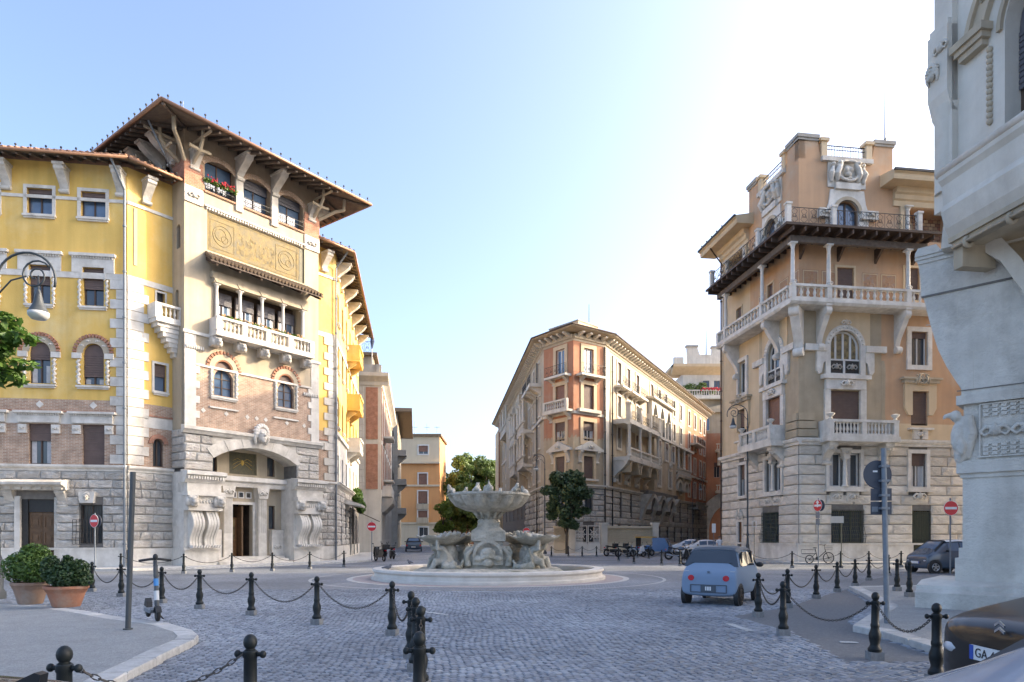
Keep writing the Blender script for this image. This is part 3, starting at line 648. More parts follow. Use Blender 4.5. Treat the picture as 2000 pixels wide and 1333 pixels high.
# ================================================================== LEFT PALAZZO
LB = thing('corner_palazzo', 'yellow plastered palazzo with a tower on its cut corner and a deep overhanging eave', 'building', (Kx, Ky, 0))
WL = Fr(LB, Kx, Ky, 8); DL = Fr(LB, Kx, Ky, 53); TF = Fr(LB, T0[0], T0[1], 53); TS = Fr(LB, T0[0], T0[1], -37)
R0 = (-13.362, 44.309); DR = Fr(LB, R0[0], R0[1], 53); WR = Fr(LB, K2[0], K2[1], 98)
XL = -12.0
cols_ = [-1.64, -4.19, -6.74, -9.29]
hol = []
for c in cols_:
    hol += [(c-.6, c+.6, 18.19, 19.5), (c-.5, c+.5, 13.62, 15.58), (c-.5, c+.5, 9.53, 11.66, True), (c-.53, c+.53, 5.4, 7.47)]
door_h = (-5.06, -3.47, .18, 3.6); gwin = (-2.26, -1.22, 1.33, 3.34); gw2 = (-7.3, -6.3, 1.33, 3.34)
wall(WL, XL, 0, 8.74, 20.9, 'yellow', hol)
wall(WL, XL, 0, 8.13, 8.74, 'brick', hol); wall(WL, XL, 0, 7.48, 8.13, 'trav_clean', hol, y=-.01); wall(WL, XL, 0, 5.38, 7.48, 'brick', hol)
wall(WL, XL, 0, 1.07, 5.06, 'joint', [door_h, gwin, gw2], depth=.4); wall(WL, XL, 0, 0, 1.07, 'trav_clean', [door_h], y=-.10, depth=.5)
stones(WL, -7.6, 0, courses(1.07, 5.06, .46), [(door_h[0]-.22, door_h[1]+.05, 0, 4.55), (gwin[0]-.05, gwin[1]+.05, 1.3, 3.4), gw2], 'rubble', 1.0, .55, 1.2, .02, .13)
band(WL, XL, 0, 5.06, 5.38, prof=[(.08,0),(.1,.3),(.2,.5),(.24,.7),(.24,1)], name='cornice')
band(WL, XL, 0, 15.0, 15.3, proud=.05, name='frieze'); band(WL, XL, 0, 18.99, 19.15, proud=.06); band(WL, XL, 0, 8.08, 8.16, 'brick_red', .06); band(WL, XL, 0, 1.0, 1.12, proud=.13, name='plinth_moulding')
for i, c in enumerate(cols_):
    window(WL, c-.6, c+.6, 18.19, 19.5, sh=.33, sill=.18); WL.part('surround', MB().ring(c-.6, c+.6, 18.19, 19.5, .16, -.06, .02), 'trav_clean')
    window(WL, c-.5, c+.5, 13.62, 15.58, sh=.56 if i == 0 else .5, glass='glass', sill=.2)
    b = MB(); b.prism([(c-1.02,15.3),(c-.62,15.3),(c-.62,15.02),(c-.52,14.9),(c-.52,15.58),(c+.52,15.58),(c+.52,14.9),(c+.62,15.02),(c+.62,15.3),(c+1.02,15.3),(c+1.02,16.12),(c-1.02,16.12)], -.07, .015); WL.part('lintel', b, 'trav_clean')
    b = MB(); b.box(c-1.1, c+1.1, -.2, .0, 16.12, 16.27)
    for k in range(16): b.box(c-.98+k*.126, c-.92+k*.126, -.14, -.07, 16.02, 16.12)
    WL.part('cornice', b, 'trav_clean')
    for s in (-1, 1): twist(WL, c+s*.66, -.03, 13.6, 14.95, .07); twist(WL, c+s*.70, -.05, 9.53, 10.8, .085)
    window(WL, c-.5, c+.5, 9.53, 11.66, arch=True, sh=.42 if i else .8, cur=.6, sill=.3, glass='glass')
    WL.part('archivolt', MB().arch(c, 11.16, .5, .80, -.06, .015, 14), 'cream')
    b = MB()
    for k in range(17):
        a0 = 180*k/17; b.arch(c, 11.16, .80, .98, -.10, .015, 1, a0+1, a0+8.2)
    WL.part('voussoirs', b, 'brick_red')
    for s in (-1, 1): WL.part('impost', MB().box(c+s*.78-.22, c+s*.78+.22, -.12, .015, 10.86, 11.14), 'trav_clean')
    for k in (35, 70, 110, 145): carved('orn', WL, (c+.65*cos(radians(k)), -.05, 11.16+.65*sin(radians(k))), .3, 'trav_clean', 'ornament')
    window(WL, c-.53, c+.53, 5.4, 7.47, sh=1.0 if i == 0 else .42, cur=.55, glass='glass', shm='shutter')
    b = MB(); b.box(c-.98, c+.98, -.16, -.01, 7.52, 7.98); b.box(c-1.14, c+1.14, -.3, -.01, 7.98, 8.10)
    for k in range(18): b.box(c-1.0+k*.114, c-.94+k*.114, -.22, -.16, 7.88, 7.98)
    WL.part('lintel', b, 'trav_clean')
    for s in (-1, 1):
        WL.part('bracket_block', MB().box(c+s*.78-.2, c+s*.78+.2, -.12, .0, 6.98, 7.42), 'trav_clean'); carved('orn', WL, (c+s*.78, -.12, 7.2), .42, 'trav_clean', 'ornament')
    WL.part('diamond', MB().prism([(c-.19,8.46),(c,8.27),(c+.19,8.46),(c,8.65)], -.03, .01), 'trav_clean')
# ground-floor door with its hood, grilled window, face keystone
b = MB(); x0, x1 = door_h[0], door_h[1]
b.box(x0, x0+.28, .05, .3, .18, 3.6); b.box(x0+.28, x1, .12, .3, 2.95, 3.6)
door = WL.part('door', b, 'iron')
for k in range(2):
    a = x0+.3+k*.64; d = MB(); d.box(a, a+.62, .16, .24, .18, 2.93)
    leaf = WL.part('door_leaf', d, 'wood_old', parent=door)
    for q in range(3):
        for r_ in range(2):
            z = .45+q*.82+r_*0; d = MB(); d.ring(a+.12, a+.5, z+.08, z+.62, .05, .12, .17); d.box(a+.2, a+.42, .13, .17, z+.2, z+.5)
            if r_ == 0: WL.part('door_panel', d, 'wood_old', parent=door)
WL.part('jamb', MB().box(x0-.26, x0, -.14, .3, .18, 3.75), 'trav_clean'); WL.part('jamb', MB().box(x1-.02, x1+.18, -.06, .3, .18, 3.7), 'rubble')
b = MB(); b.prismx([(.0,4.05),(-.45,4.05),(-.55,4.22),(-.95,4.30),(-.95,4.42),(-.6,4.56),(0,4.62)], -7.2, -2.75)
for k in range(9): b.box(-7.0+k*.48, -6.72+k*.48, -.6, -.4, 4.08, 4.24)
WL.part('door_hood', b, 'trav'); WL.part('door_step', MB().box(x0-.4, x1+.4, -.5, .3, .12, .2), 'trav_clean')
for c in (-5.55, -3.1): bracket(WL, c, 4.05, .85, .42, .42, 'trav')
def grille(fr, x0, x1, z0, z1, y=-.1, m='iron', nx=7, nz=4, belly=0.0):
    b = MB(); r = .016
    for k in range(nx+1):
        x = x0+(x1-x0)*k/nx
        pts = [(x, y, z1), (x, y, z0+(z1-z0)*.5), (x, y-belly, z0+(z1-z0)*.2), (x, y-belly*.6, z0)] if belly else [(x, y, z1), (x, y, z0)]
        b.tube(pts, r, 4)
    for k in range(nz+1): z = z0+(z1-z0)*k/nz; yy = y-(belly*.7 if k == 0 else belly if k == 1 else 0); b.box(x0, x1, yy-.014, yy+.014, z-.014, z+.014)
    return fr.part('grille', b, m)
window(WL, *gwin, glass='glass', t=.05); grille(WL, gwin[0]-.25, gwin[1]-.1, 1.3, 2.55, -.28, belly=.05); grille(WL, gwin[0]+.05, gwin[1]-.05, 1.35, 3.3, .05)
b = MB(); b.prism([(-2.2,3.42),(-1.55,3.42),(-1.48,4.0),(-2.28,4.0)], -.26, 0); WL.part('keystone', b, 'trav_clean'); carved('face', WL, (-1.87, -.2, 3.72), .42, 'trav', 'carved_face')
# quoins of the bend in the wall
zq = courses(5.45, 15.0, .5)
for j in range(len(zq)-1):
    a = .52 if j % 2 else .82; b_ = 1.06 if j % 2 else .80
    WL.part('quoin', MB().box(-a, .0, -.07, .01, zq[j]+.015, zq[j+1]-.015), 'trav_clean' if zq[j] > 8.7 else 'trav')
    DL.part('quoin', MB().box(.0, b_, -.07, .01, zq[j]+.015, zq[j+1]-.015), 'trav_clean' if zq[j] > 8.7 else 'trav')
# bend (left of the tower)
dh = [(1.49, 1.93, 14.15, 15.05, True), (1.36, 2.01, 9.53, 10.98), (1.3, 1.85, 5.45, 6.95, True)]
for fr in (DL, DR):
    h = dh if fr is DL else []
    wall(fr, 0, 2.34, 8.74, 20.9, 'yellow', h); wall(fr, 0, 2.34, 8.13, 8.74, 'brick', h); wall(fr, 0, 2.34, 7.48, 8.13, 'trav_clean', h, y=-.01); wall(fr, 0, 2.34, 5.38, 7.48, 'brick', h)
    wall(fr, 0, 2.34, 0, 1.07, 'trav_clean', y=-.10); wall(fr, 0, 2.34, 1.07, 5.06, 'joint')
    stones(fr, 0, 2.34, courses(1.07, 5.06, .46), [], 'rubble', 1.0, .6, 1.1, .02, .13)
    band(fr, 0, 2.34, 5.06, 5.38, prof=[(.08,0),(.1,.3),(.2,.5),(.24,.7),(.24,1)], name='cornice'); band(fr, 0, 2.34, 15.0, 15.3, proud=.05, name='frieze'); band(fr, 0, 2.34, 18.99, 19.15, proud=.06); band(fr, 0, 2.34, 8.08, 8.16, 'brick_red', .06)
for j in range(len(zq)-1):
    a = .62 if j % 2 else .95; DR.part('quoin', MB().box(2.34-a, 2.34, -.07, .01, zq[j]+.015, zq[j+1]-.015), 'trav'); WR.part('quoin', MB().box(0, a, -.07, .01, zq[j]+.015, zq[j+1]-.015), 'trav')
window(DL, 1.49, 1.93, 14.15, 15.05, arch=True, mull=0, glass='glass', sh=.0); DL.part('surround', MB().ring(1.49, 1.93, 14.15, 14.83, .09, -.05, .01, False), 'trav_clean')
window(DL, 1.36, 2.01, 9.53, 10.98, mull=0, sh=.45, glass='glass_sky', sill=.1); DL.part('surround', MB().ring(1.36, 2.01, 9.53, 10.98, .12, -.05, .01), 'trav_clean')
window(DL, 1.3, 1.85, 5.45, 6.95, arch=True, glass='glass'); DL.part('archivolt', MB().arch(1.575, 6.675, .28, .52, -.08, .01, 12), 'brick_red')
DL.part('pilaster_strip', MB().box(.30, .48, -.04, .01, 15.9, 18.9), 'cream')
for x in (-.3, -3.0, -5.72, -8.4): bracket(WL, x, 20.45, 1.15, .75, .42, 'trav')
bracket(DL, .95, 20.45, 1.15, .75, .42, 'trav'); bracket(DR, 1.4, 20.45, 1.15, .75, .42, 'trav')
# --- tower
mat('loggia_wall', (0.40, 0.30, 0.20), (0.33, 0.25, 0.17), scale=2, streak=.3)
tw = 8.69; td = 8.5
def tri_side(fr, x0, x1, **k): pass
wall(TS, -1.28, 0, 0, 1.07, 'trav_clean', y=-.06); wall(TS, -1.28, 0, 1.07, 7.5, 'joint'); stones(TS, -1.28, 0, courses(5.4, 7.5, .46), [], 'rubble', .6, .6, 1.2, .02, .08)
TS.part('wall', MB().box(-1.28, -.02, -.02, .2, 1.07, 5.2), 'trav_clean')
wall(TS, -1.28, 0, 7.5, 21.0, 'cream', [(-.82, -.42, 17.3, 18.6, True), (-.95, -.6, 13.75, 15.1, True)])
window(TS, -.82, -.42, 17.3, 18.6, arch=True, mull=0, glass='glass'); window(TS, -.95, -.6, 13.75, 15.1, arch=True, mull=0, glass='glass')
# lower stage: piers, arch, porch
def pier(x0, x1):
    TF.part('pier', MB().box(x0, x1, 0, 1.3, .12, 4.52), 'trav_clean')
    p = TF.part('plinth', MB().box(x0-.04, x1+.04, -.12, 1.3, 0, .95), 'trav_clean'); TF.part('plinth_moulding', MB().box(x0-.1, x1+.1, -.2, .01, .95, 1.06), 'trav_clean')
    c = (x0+x1)/2
    for s in (-1, 1):            # fluted scroll volutes
        cx = c+s*.42; b = MB(); N = 14; prof = []
        for i in range(N+1): t = i/N; prof.append((-(.42+.22*sin((t-.1)*2*pi)+.0*t), 1.15+1.95*(1-t)))
        for f in range(4):
            xx = cx-.33+f*.165; b.prismx([(.0, 3.1)] + [(y+(.02 if f in (1, 2) else 0), z) for y, z in prof] + [(.0, 1.15)], xx+.012, xx+.153)
        TF.part('volute', b, 'trav_clean', smooth=35)
    b = MB(); b.box(x0-.05, x1+.05, -.5, .01, 3.1, 3.28); b.box(x0-.02, x1+.02, -.44, .01, 3.28, 3.9); b.box(x0-.14, x1+.14, -.62, .01, 3.9, 4.12); TF.part('capital_block', b, 'trav_clean')
    for s in (-1, 1): carved('lion', TF, (c+s*.78, -.5, 3.62), 1.15, 'trav', 'lion_head')
    b = MB()
    for k in range(6): b.ball((c-.42+k*.168, -.45, 3.6), (.07, .05, .12), 8, 5)
    TF.part('festoon', b, 'trav_clean', smooth=True)
    b = MB()
    for k in range(11): b.prism([(x0+.12+k*.155, 1.08), (x0+.20+k*.155, 1.08), (x0+.26+k*.155, 1.22), (x0+.18+k*.155, 1.22)], -.62, -.3)
    TF.part('tooth_moulding', b, 'trav_clean')
    TF.part('pier_block', MB().box(x0-.04, x1+.04, -.38, .6, 4.12, 4.6), 'trav_clean')
    b = MB(); b.prismx([(.0,4.6),(-.42,4.6),(-.5,4.75),(-.55,4.95),(-.72,5.02),(-.72,5.2),(0,5.3)], x0-.2, x1+.2)
    for k in range(14): b.box(x0-.12+k*(x1-x0+.24)/14, x0-.03+k*(x1-x0+.24)/14, -.64, -.5, 4.78, 4.95)
    TF.part('entablature', b, 'trav_clean'); TF.part('pier_top', MB().box(x0+.01, x1-.01, .002, 1.3, 4.52, 5.28), 'trav_clean')
pier(0, 1.85); pier(6.84, 8.69)
for a, b_ in ((0, 1.6), (7.05, 8.69)):
    TF.part('wall', MB().box(a, b_, .02, 1.3, 5.27, 7.3), 'joint'); stones(TF, a, b_, courses(5.32, 7.25, .46), [], 'rubble', .6, .7, 1.3, .02, .12, y=.02)
arc = []
for i in range(13): t = i/12; arc.append((7.05-5.45*t, 6.08+.80*sin(pi*t)**.8 if 0 < t < 1 else 6.08))
TF.part('arch_wall', MB().prism([(1.6, 7.3)] + arc[::-1] + [(7.05, 7.3)], .02, 1.3), 'trav')
arcs = [(x, z) for x, z in arc]
for i in range(12):                        # voussoirs following the flat arch
    (xa, za), (xb, zb) = arcs[i], arcs[i+1]; cx = 4.325; k = 1.1
    def up(x, z): dx, dz = (x-cx)*.30, .95; L = hypot(dx, dz); return (x+dx/L*.62, z+dz/L*.62)
    TF.part('voussoir', MB().prism([(xa, za-.02), up(xa, za), up(xb, zb), (xb, zb-.02)], -.10-.02*(i % 2), .04), 'trav')
TF.part('cornice', MB().prismx([(.05,7.28),(-.12,7.28),(-.22,7.42),(-.32,7.48),(-.32,7.62),(.05,7.72)], -.15, 8.84), 'trav')
mask = carved('face', TF, (4.45, -.18, 7.62), 1.12, 'trav_clean', 'mask')
# porch back wall
RB = 1.3
wall(TF, 1.6, 7.05, .45, 7.2, 'cream', [(3.33, 4.83, .5, 3.6), (2.0, 2.5, 2.2, 3.6), (5.96, 6.4, 2.15, 3.6), (3.35, 5.15, 5.4, 6.7), (5.85, 6.4, 5.4, 6.6), (2.1, 2.6, 5.4, 6.3)], y=RB, depth=.35)
for q in ((2.0, 2.5, 2.2, 3.6), (5.96, 6.4, 2.15, 3.6), (5.85, 6.4, 5.4, 6.6), (2.1, 2.6, 5.4, 6.3)): window(TF, *q, mull=0, glass='glass', y=RB+.15)
TF.part('mosaic_panel', MB().box(3.35, 5.15, RB+.1, RB+.14, 5.4, 6.7), 'mosaic_dark')
b = MB(); b.ball((4.25, RB+.09, 6.1), (.10, .03, .17), 8, 5)
for s in (-1, 1):
    for k in range(3): b.tube([(4.25, RB+.08, 6.15), (4.25+s*.3, RB+.08, 6.35-k*.2), (4.25+s*.62, RB+.08, 6.2-k*.24)], .012, 4)
TF.part('mosaic_spider', b, 'gold')
TF.part('porch_entablature', MB().prismx([(RB+.05,4.62),(RB-.42,4.62),(RB-.45,4.85),(RB-.62,4.95),(RB-.62,5.2),(RB+.05,5.28)], 1.86, 6.83), 'trav_clean')
for x0, x1 in ((2.78, 3.32), (5.0, 5.55)):
    b = MB(); b.box(x0, x1, RB-.42, RB+.02, .5, 3.98)
    for k in range(4): b.box(x0+.05+k*.125, x0+.11+k*.125, RB-.45, RB-.42, 1.9, 3.9)
    p = TF.part('pilaster', b, 'trav_clean'); b = MB(); b.prism([(x0-.02,3.98),(x1+.02,3.98),(x1+.14,4.62),(x0-.14,4.62)], RB-.52, RB+.02); TF.part('capital', b, 'trav_clean', parent=p); carved('orn', TF, ((x0+x1)/2, RB-.52, 4.28), .8, 'trav_clean', 'ornament', parent=p)
for x in (2.0, 6.1): TF.part('dado', MB().box(x-.1, x+.72, RB-.3, RB+.01, .5, 2.1), 'trav_clean'); carved('orn', TF, (x+.3, RB-.3, 1.05), .7, 'trav_clean', 'ornament')
b = MB(); b.ring(3.33, 4.83, .5, 3.6, .16, RB-.1, RB+.02, False); TF.part('door_frame', b, 'trav_clean')
for k in range(3): window(TF, 3.42+k*.48, 3.80+k*.48, 3.98, 4.36, mull=0, glass='glass', y=RB-.02, fm='frame_white')
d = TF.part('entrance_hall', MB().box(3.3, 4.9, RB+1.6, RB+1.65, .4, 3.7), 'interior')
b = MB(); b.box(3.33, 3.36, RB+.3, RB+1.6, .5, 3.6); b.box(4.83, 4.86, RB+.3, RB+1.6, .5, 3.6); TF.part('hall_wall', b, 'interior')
b = MB(); b.ring(3.45, 4.05, 1.5, 2.75, .10, RB+.55, RB+.63); b.box(3.35, 4.15, RB+.55, RB+.63, .5, 1.38); dd = TF.part('door', b, 'wood_door'); TF.part('pane', MB().box(3.45, 4.05, RB+.58, RB+.6, 1.5, 2.75), 'glass_warm', parent=dd); TF.part('door_leaf', MB().box(4.2, 4.3, RB+.1, RB+.9, .5, 3.5), 'wood_old', parent=dd)
for k in range(3): TF.part('step', MB().box(2.1-.12*k, 6.6+.0*k, .55-.42*k, RB+.3, .12+.0, .52-.13*k), 'trav_clean')
# middle stage: brick with two arched windows
mh = [(1.67, 2.81, 9.58, 11.61, True), (5.72, 6.84, 9.56, 11.6, True)]
wall(TF, .62, 8.1, 7.6, 11.06, 'brick', mh); wall(TF, .62, 8.1, 11.06, 12.77, 'cream', mh, y=-.015)
for a, b_ in ((0, .62), (8.1, 8.69)): TF.part('wall', MB().box(a, b_, -.05, .3, 7.6, 12.77), 'trav_clean')
for j, z in enumerate(courses(7.75, 11.0, .4)[:-1]):
    if j % 2: TF.part('quoin', MB().box(.6, .84, -.05, .05, z, z+.38), 'trav_clean'); TF.part('quoin', MB().box(7.88, 8.12, -.05, .05, z, z+.38), 'trav_clean')
band(TF, .62, 8.1, 11.0, 11.12, proud=.08); band(TF, -.1, 8.8, 12.66, 12.82, proud=.12)
TF.part('tooth_moulding', (lambda b: ([b.ball((.1+k*.13, -.08, 11.95), (.055, .05, .13), 7, 5) for k in range(8)] + [b.ball((7.55+k*.13, -.08, 10.6), (.055, .05, .13), 7, 5) for k in range(9)], b)[1])(MB()), 'trav_clean', smooth=True)
for x0, x1, z0, z1, _ in mh:
    c = (x0+x1)/2; r = (x1-x0)/2
    window(TF, x0, x1, z0, z1, arch=True, sh=.28, bars=2, cur=.0, glass='glass_sky', sill=.25); TF.part('archivolt', MB().arch(c, z1-r, r, r+.30, -.06, .02, 14), 'cream'); TF.part('arch_lining', MB().arch(c, z1-r, r-.07, r, -.03, .3, 14), 'terracotta_wall')
    b = MB()
    for k in range(15): b.arch(c, z1-r, r+.30, r+.48, -.10, .02, 1, 12*k+1, 12*k+8)
    TF.part('voussoirs', b, 'brick_red')
    for s in (-1, 1): twist(TF, c+s*(r+.18), -.06, z0-.02, z1-r-.05, .08); TF.part('jamb', MB().box(c+s*(r+.14)-.14, c+s*(r+.14)+.14, -.03, .02, z0-.1, z1-r), 'cream')
    TF.part('apron', MB().box(x0-.3, x1+.3, -.1, .02, z0-.75, z0-.66), 'trav_clean')
for x in (1.05, 2.4, 3.7, 4.3, 4.9, 6.35, 7.6): TF.part('diamond', MB().prism([(x-.14,8.62),(x,8.48),(x+.14,8.62),(x,8.76)], -.03, .01), 'trav_clean')
# loggia stage
lg = (1.76, 7.41, 13.75, 15.95)
wall(TF, 0, tw, 12.77, 17.35, 'cream', [lg], depth=.9)
wall(TF, 0, tw, 17.35, 20.6, 'cream', [(1.28, 7.62, 17.5, 19.68)], depth=.12)
TF.part('mosaic_panel', MB().box(1.28, 7.26, .06, .12, 17.5, 19.68), 'mosaic'); TF.part('mosaic_border', MB().box(7.30, 7.62, .08, .12, 17.5, 19.68), 'mosaic_dark')  # dark strip right of the panel paints in the shadow of its recess
b = MB(); b.ring(1.36, 7.18, 17.58, 19.6, -.07, .05, .062); b.ring(1.5, 2.9, 17.8, 19.3, .03, .045, .062); b.ring(5.65, 7.05, 17.8, 19.3, .03, .045, .062)
for c in (2.2, 6.35): b.torus((c, .06, 18.55), .56, .02, 24, 4); b.torus((c-.1, .06, 18.6), .33, .018, 20, 4); b.torus((c+.15, .06, 18.4), .2, .018, 14, 4)
for k in range(40): x = U(3.05, 5.5); z = U(17.8, 19.1); b.box(x, x+U(.03,.16), .05, .062, z, z+U(.04,.22))
for k in range(9): x = 3.15+k*.28; h = U(.5, .95); b.ball((x, .062, 18.0+h), (.06, .012, .08), 7, 5); b.add([(x-.1,.056,17.85),(x+.1,.056,17.85),(x+.05,.056,18.0+h),(x-.05,.056,18.0+h)], [(0,1,2,3)])
TF.part('mosaic_figures', b, 'mosaic_line')
b = MB()
for k in range(38): b.box(1.2+k*.165, 1.29+k*.165, -.10, .0, 19.72, 19.84)
b.box(1.1, 7.75, -.14, 0, 19.84, 19.93); TF.part('dentil_course', b, 'trav_clean')
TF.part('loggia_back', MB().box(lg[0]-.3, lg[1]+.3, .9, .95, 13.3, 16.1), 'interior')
for k in range(4):
    a = lg[0]+k*1.4125; window(TF, a+.12, a+1.3, 13.75, 15.55, sh=.38, mull=1, bars=2, glass='glass_sky', y=.62, cur=.25, shm='shutter_grey')
for k in range(5): column(TF, lg[0]+k*1.4125, -.12, 13.72, 15.75, .10)
b = MB(); b.box(lg[0]-.25, lg[1]+.25, -.32, .05, 15.75, 16.02); b.box(lg[0]-.3, lg[1]+.3, -.28, .05, 16.02, 16.35)
TF.part('loggia_beam', b, 'cream')
for k in range(5): TF.part('impost_block', MB().prism([(lg[0]+k*1.4125-.14,15.75),(lg[0]+k*1.4125+.14,15.75),(lg[0]+k*1.4125+.3,16.0),(lg[0]+k*1.4125-.3,16.0)], -.36, -.3), 'cream')
b = MB(); b.add([(1.15,.0,17.3),(7.9,.0,17.3),(8.2,-1.15,16.62),(.85,-1.15,16.62),(1.15,.0,17.16),(7.9,.0,17.16),(8.2,-1.15,16.5),(.85,-1.15,16.5)], [(0,3,2,1),(4,5,6,7),(3,7,6,2),(0,4,7,3),(1,2,6,5)])
cr = TF.part('canopy_roof', b, 'wood_dark')
for k in range(32):
    x = .98+k*.226; TF.part('roof_tile', MB().tube([(x+.04*(16-k)/16*-1, -1.24, 16.66), (1.25+k*.212, .02, 17.36)], .085, 7), 'roof_old', parent=cr)
for k in range(6): TF.part('rafter', MB().add([(1.2+k*1.35,0,17.1),(1.32+k*1.35,0,17.1),(1.32+k*1.35,-1.1,16.48),(1.2+k*1.35,-1.1,16.48),(1.2+k*1.35,0,16.9),(1.32+k*1.35,0,16.9),(1.32+k*1.35,-1.05,16.38),(1.2+k*1.35,-1.05,16.38)], [(0,1,2,3),(4,7,6,5),(0,4,5,1),(1,5,6,2),(2,6,7,3),(3,7,4,0)]), 'wood_dark', parent=cr)
sl = TF.part('balcony', MB().box(1.35, 7.75, -.85, .0, 12.72, 12.9), 'trav_clean')
balustrade(TF, 1.38, 7.72, 12.9, .85, -.72, 26, 'trav_clean', .075, parent=sl, posts=(1.5, 3.05, 4.55, 6.05, 7.6))
for s in (1.5, 7.6): TF.part('parapet_end', MB().box(s-.1, s+.1, -.6, 0, 12.9, 13.75), 'trav_clean', parent=sl)
for x in (1.6, 3.07, 4.55, 6.03, 7.5): carved('lion', TF, (x, -.42, 12.45), 1.0, 'trav', 'lion_head'); TF.part('corbel', MB().box(x-.24, x+.24, -.45, 0, 12.2, 12.7), 'trav')
fb = foliage('plant', [(2.0+k*.9+U(-.2,.2), -.66, 13.82, U(.25,.42), .14, .13, 1) for k in range(6)], 900, .07, 'leaf_street', seed=5)
fb.parent = sl; b = MB()
for k in range(90): b.ball((U(1.7, 7.3), U(-.8,-.55), U(13.78, 13.98)), U(.03, .055), 5, 4)
tag(TF.part('flowers', b, 'flower_mix', parent=sl), kind='stuff')
# side balcony on the bend, carried by a stepped corbel arch
bx = Fr(LB, *DL.w(1.05, -.75), 53)
s2 = bx.part('balcony', MB().box(0, 2.3, -.15, .75, 13.05, 13.25), 'trav_clean')
balustrade(bx, 0, 2.3, 13.25, .78, 0, 10, 'trav_clean', .07, parent=s2, posts=(.12, 1.4, 2.2))
bx.part('parapet_end', MB().box(-.05, .14, -.13, .75, 13.25, 14.03), 'trav_clean', parent=s2)
for k in range(9):
    t = k/8; bx.part('corbel_stone', MB().box(.15+1.35*t, 2.0+.2*t, .0+.5*t*.8, .76, 12.85-1.9*t, 13.05-1.7*t), 'trav_clean', parent=s2)
# top storey with loggia openings
oph = [(1.14, 2.92, 20.72, 22.55), (3.42, 5.2, 20.72, 22.55), (5.72, 7.52, 20.72, 22.55)]
wall(TF, 0, tw, 20.6, 23.9, 'loggia_wall', oph, depth=.5)
for i, (x0, x1, z0, z1) in enumerate(oph):
    window(TF, x0, x1, z0, z1, mull=1, glass='glass_sky', y=.4, sh=.32 if i else .0, shm='shutter_grey'); TF.part('lintel_arch', MB().arch((x0+x1)/2, z1-1.25, 1.25, 1.55, -.04, .03, 10, 42, 138), 'brick')
    TF.part('sill', MB().box(x0-.05, x1+.05, -.1, .1, z0-.10, z0), 'brick_red')
    b = MB()
    for k in range(13): x = x0+.04+(x1-x0-.08)*k/12; b.tube([(x, -.02, z0), (x, -.02, z0+.55)], .014, 4)
    for z in (.02, .3, .55): b.box(x0, x1, -.035, -.005, z0+z-.012, z0+z+.012)
    for k in range(4): b.torus((x0+(x1-x0)*(k+.5)/4, -.02, z0+.3), .12, .014, 10, 4)
    TF.part('railing', b, 'iron')
f = foliage('flower_box', [(2.03+k*.28, -.12, 21.28, .2, .14, .16, 1) for k in range(-3, 4)], 700, .07, 'leaf_street', seed=8)
f.parent = LB; f.location = (T0[0]-Kx, T0[1]-Ky, 0); f.rotation_euler = (0, 0, radians(53)); fb.location = (0, 0, 0)
b = MB()
for k in range(60): b.ball((U(1.2, 2.85), U(-.3,-.05), U(21.2, 21.55)), U(.03, .06), 5, 4)
tag(TF.part('flowers', b, 'flower_red'), kind='stuff')
for x0, x1 in ((0, 1.0), (7.62, 8.69)): TF.part('brick_pier', MB().box(x0-.03, x1+.03, -.06, .0, 20.62, 22.0), 'brick_red'); TF.part('corner_relief', MB().box(x0-.02, x1+.02, -.08, .0, 19.75, 20.6), 'trav'); carved('orn', TF, ((x0+x1)/2, -.08, 20.15), .9, 'trav', 'ornament')
for x in (3.17, 5.46): TF.part('pillar', MB().box(x-.22, x+.22, -.12, .0, 20.3, 22.1), 'trav'); bracket(TF, x, 23.2, 1.15, 1.25, .42, 'trav')
for x in (.55, 8.15): bracket(TF, x, 22.5, .95, .55, .5, 'trav')
oph2 = [(-3.2, -1.5, 21.2, 22.5), (-5.7, -4.0, 21.2, 22.5)]
wall(TS, -td, 0, 20.9, 23.9, 'loggia_wall', oph2, depth=.5); TS.part('brick_pier', MB().box(-1.2, -.0, -.05, .0, 20.95, 22.0), 'brick_red'); TS.part('brick_pier', MB().box(-4.2, -1.3, -.04, .0, 20.95, 21.5), 'brick_red')
for q in oph2: window(TS, *q, glass='glass', y=.4)
for x in (-1.1, -2.3, -3.6): bracket(TS, x, 23.0, 1.15, 1.35, .45, 'trav')
TB = Fr(LB, *TF.w(tw, 0), 143)
wall(TB, 0, 1.28, 0, 21, 'cream'); wall(TB, 0, td, 20.9, 23.9, 'cream'); TBk = Fr(LB, *TF.w(tw, td), 233); wall(TBk, 0, tw, 20.9, 23.9, 'cream')
for x in (.9, 2.2, 3.5): bracket(TB, x, 23.0, 1.1, 1.3, .45, 'trav')
# tower roof: soffit, hipped top, rafters, gutter, spikes, diagonal timber frames
ov = 2.28; ze = 23.05; zi = 23.75
def hip(x0, x1, y0, y1, ov, ze, zi, zt, rise):
    b = MB(); o = [(x0-ov,y0-ov),(x1+ov,y0-ov),(x1+ov,y1+ov),(x0-ov,y1+ov)]; i = [(x0,y0),(x1,y0),(x1,y1),(x0,y1)]; c = ((x0+x1)/2, (y0+y1)/2); w2 = (x1-x0)/2-2
    vs = [(x,y,ze) for x,y in o] + [(x,y,zi) for x,y in i] + [(x,y,ze+.12) for x,y in o] + [(c[0]-w2*.4,c[1],zt),(c[0]+w2*.4,c[1],zt)]
    b.add(vs, [(k,(k+1)%4,4+(k+1)%4,4+k) for k in range(4)] + [(k,8+k,8+(k+1)%4,(k+1)%4) for k in range(4)] + [(8,12,13,9),(9,13,10),(10,13,12,11),(11,12,8)]); return b
TF.part('roof', hip(0, tw, 0, td, ov, ze, zi, 24.9, 0), 'rooftile')
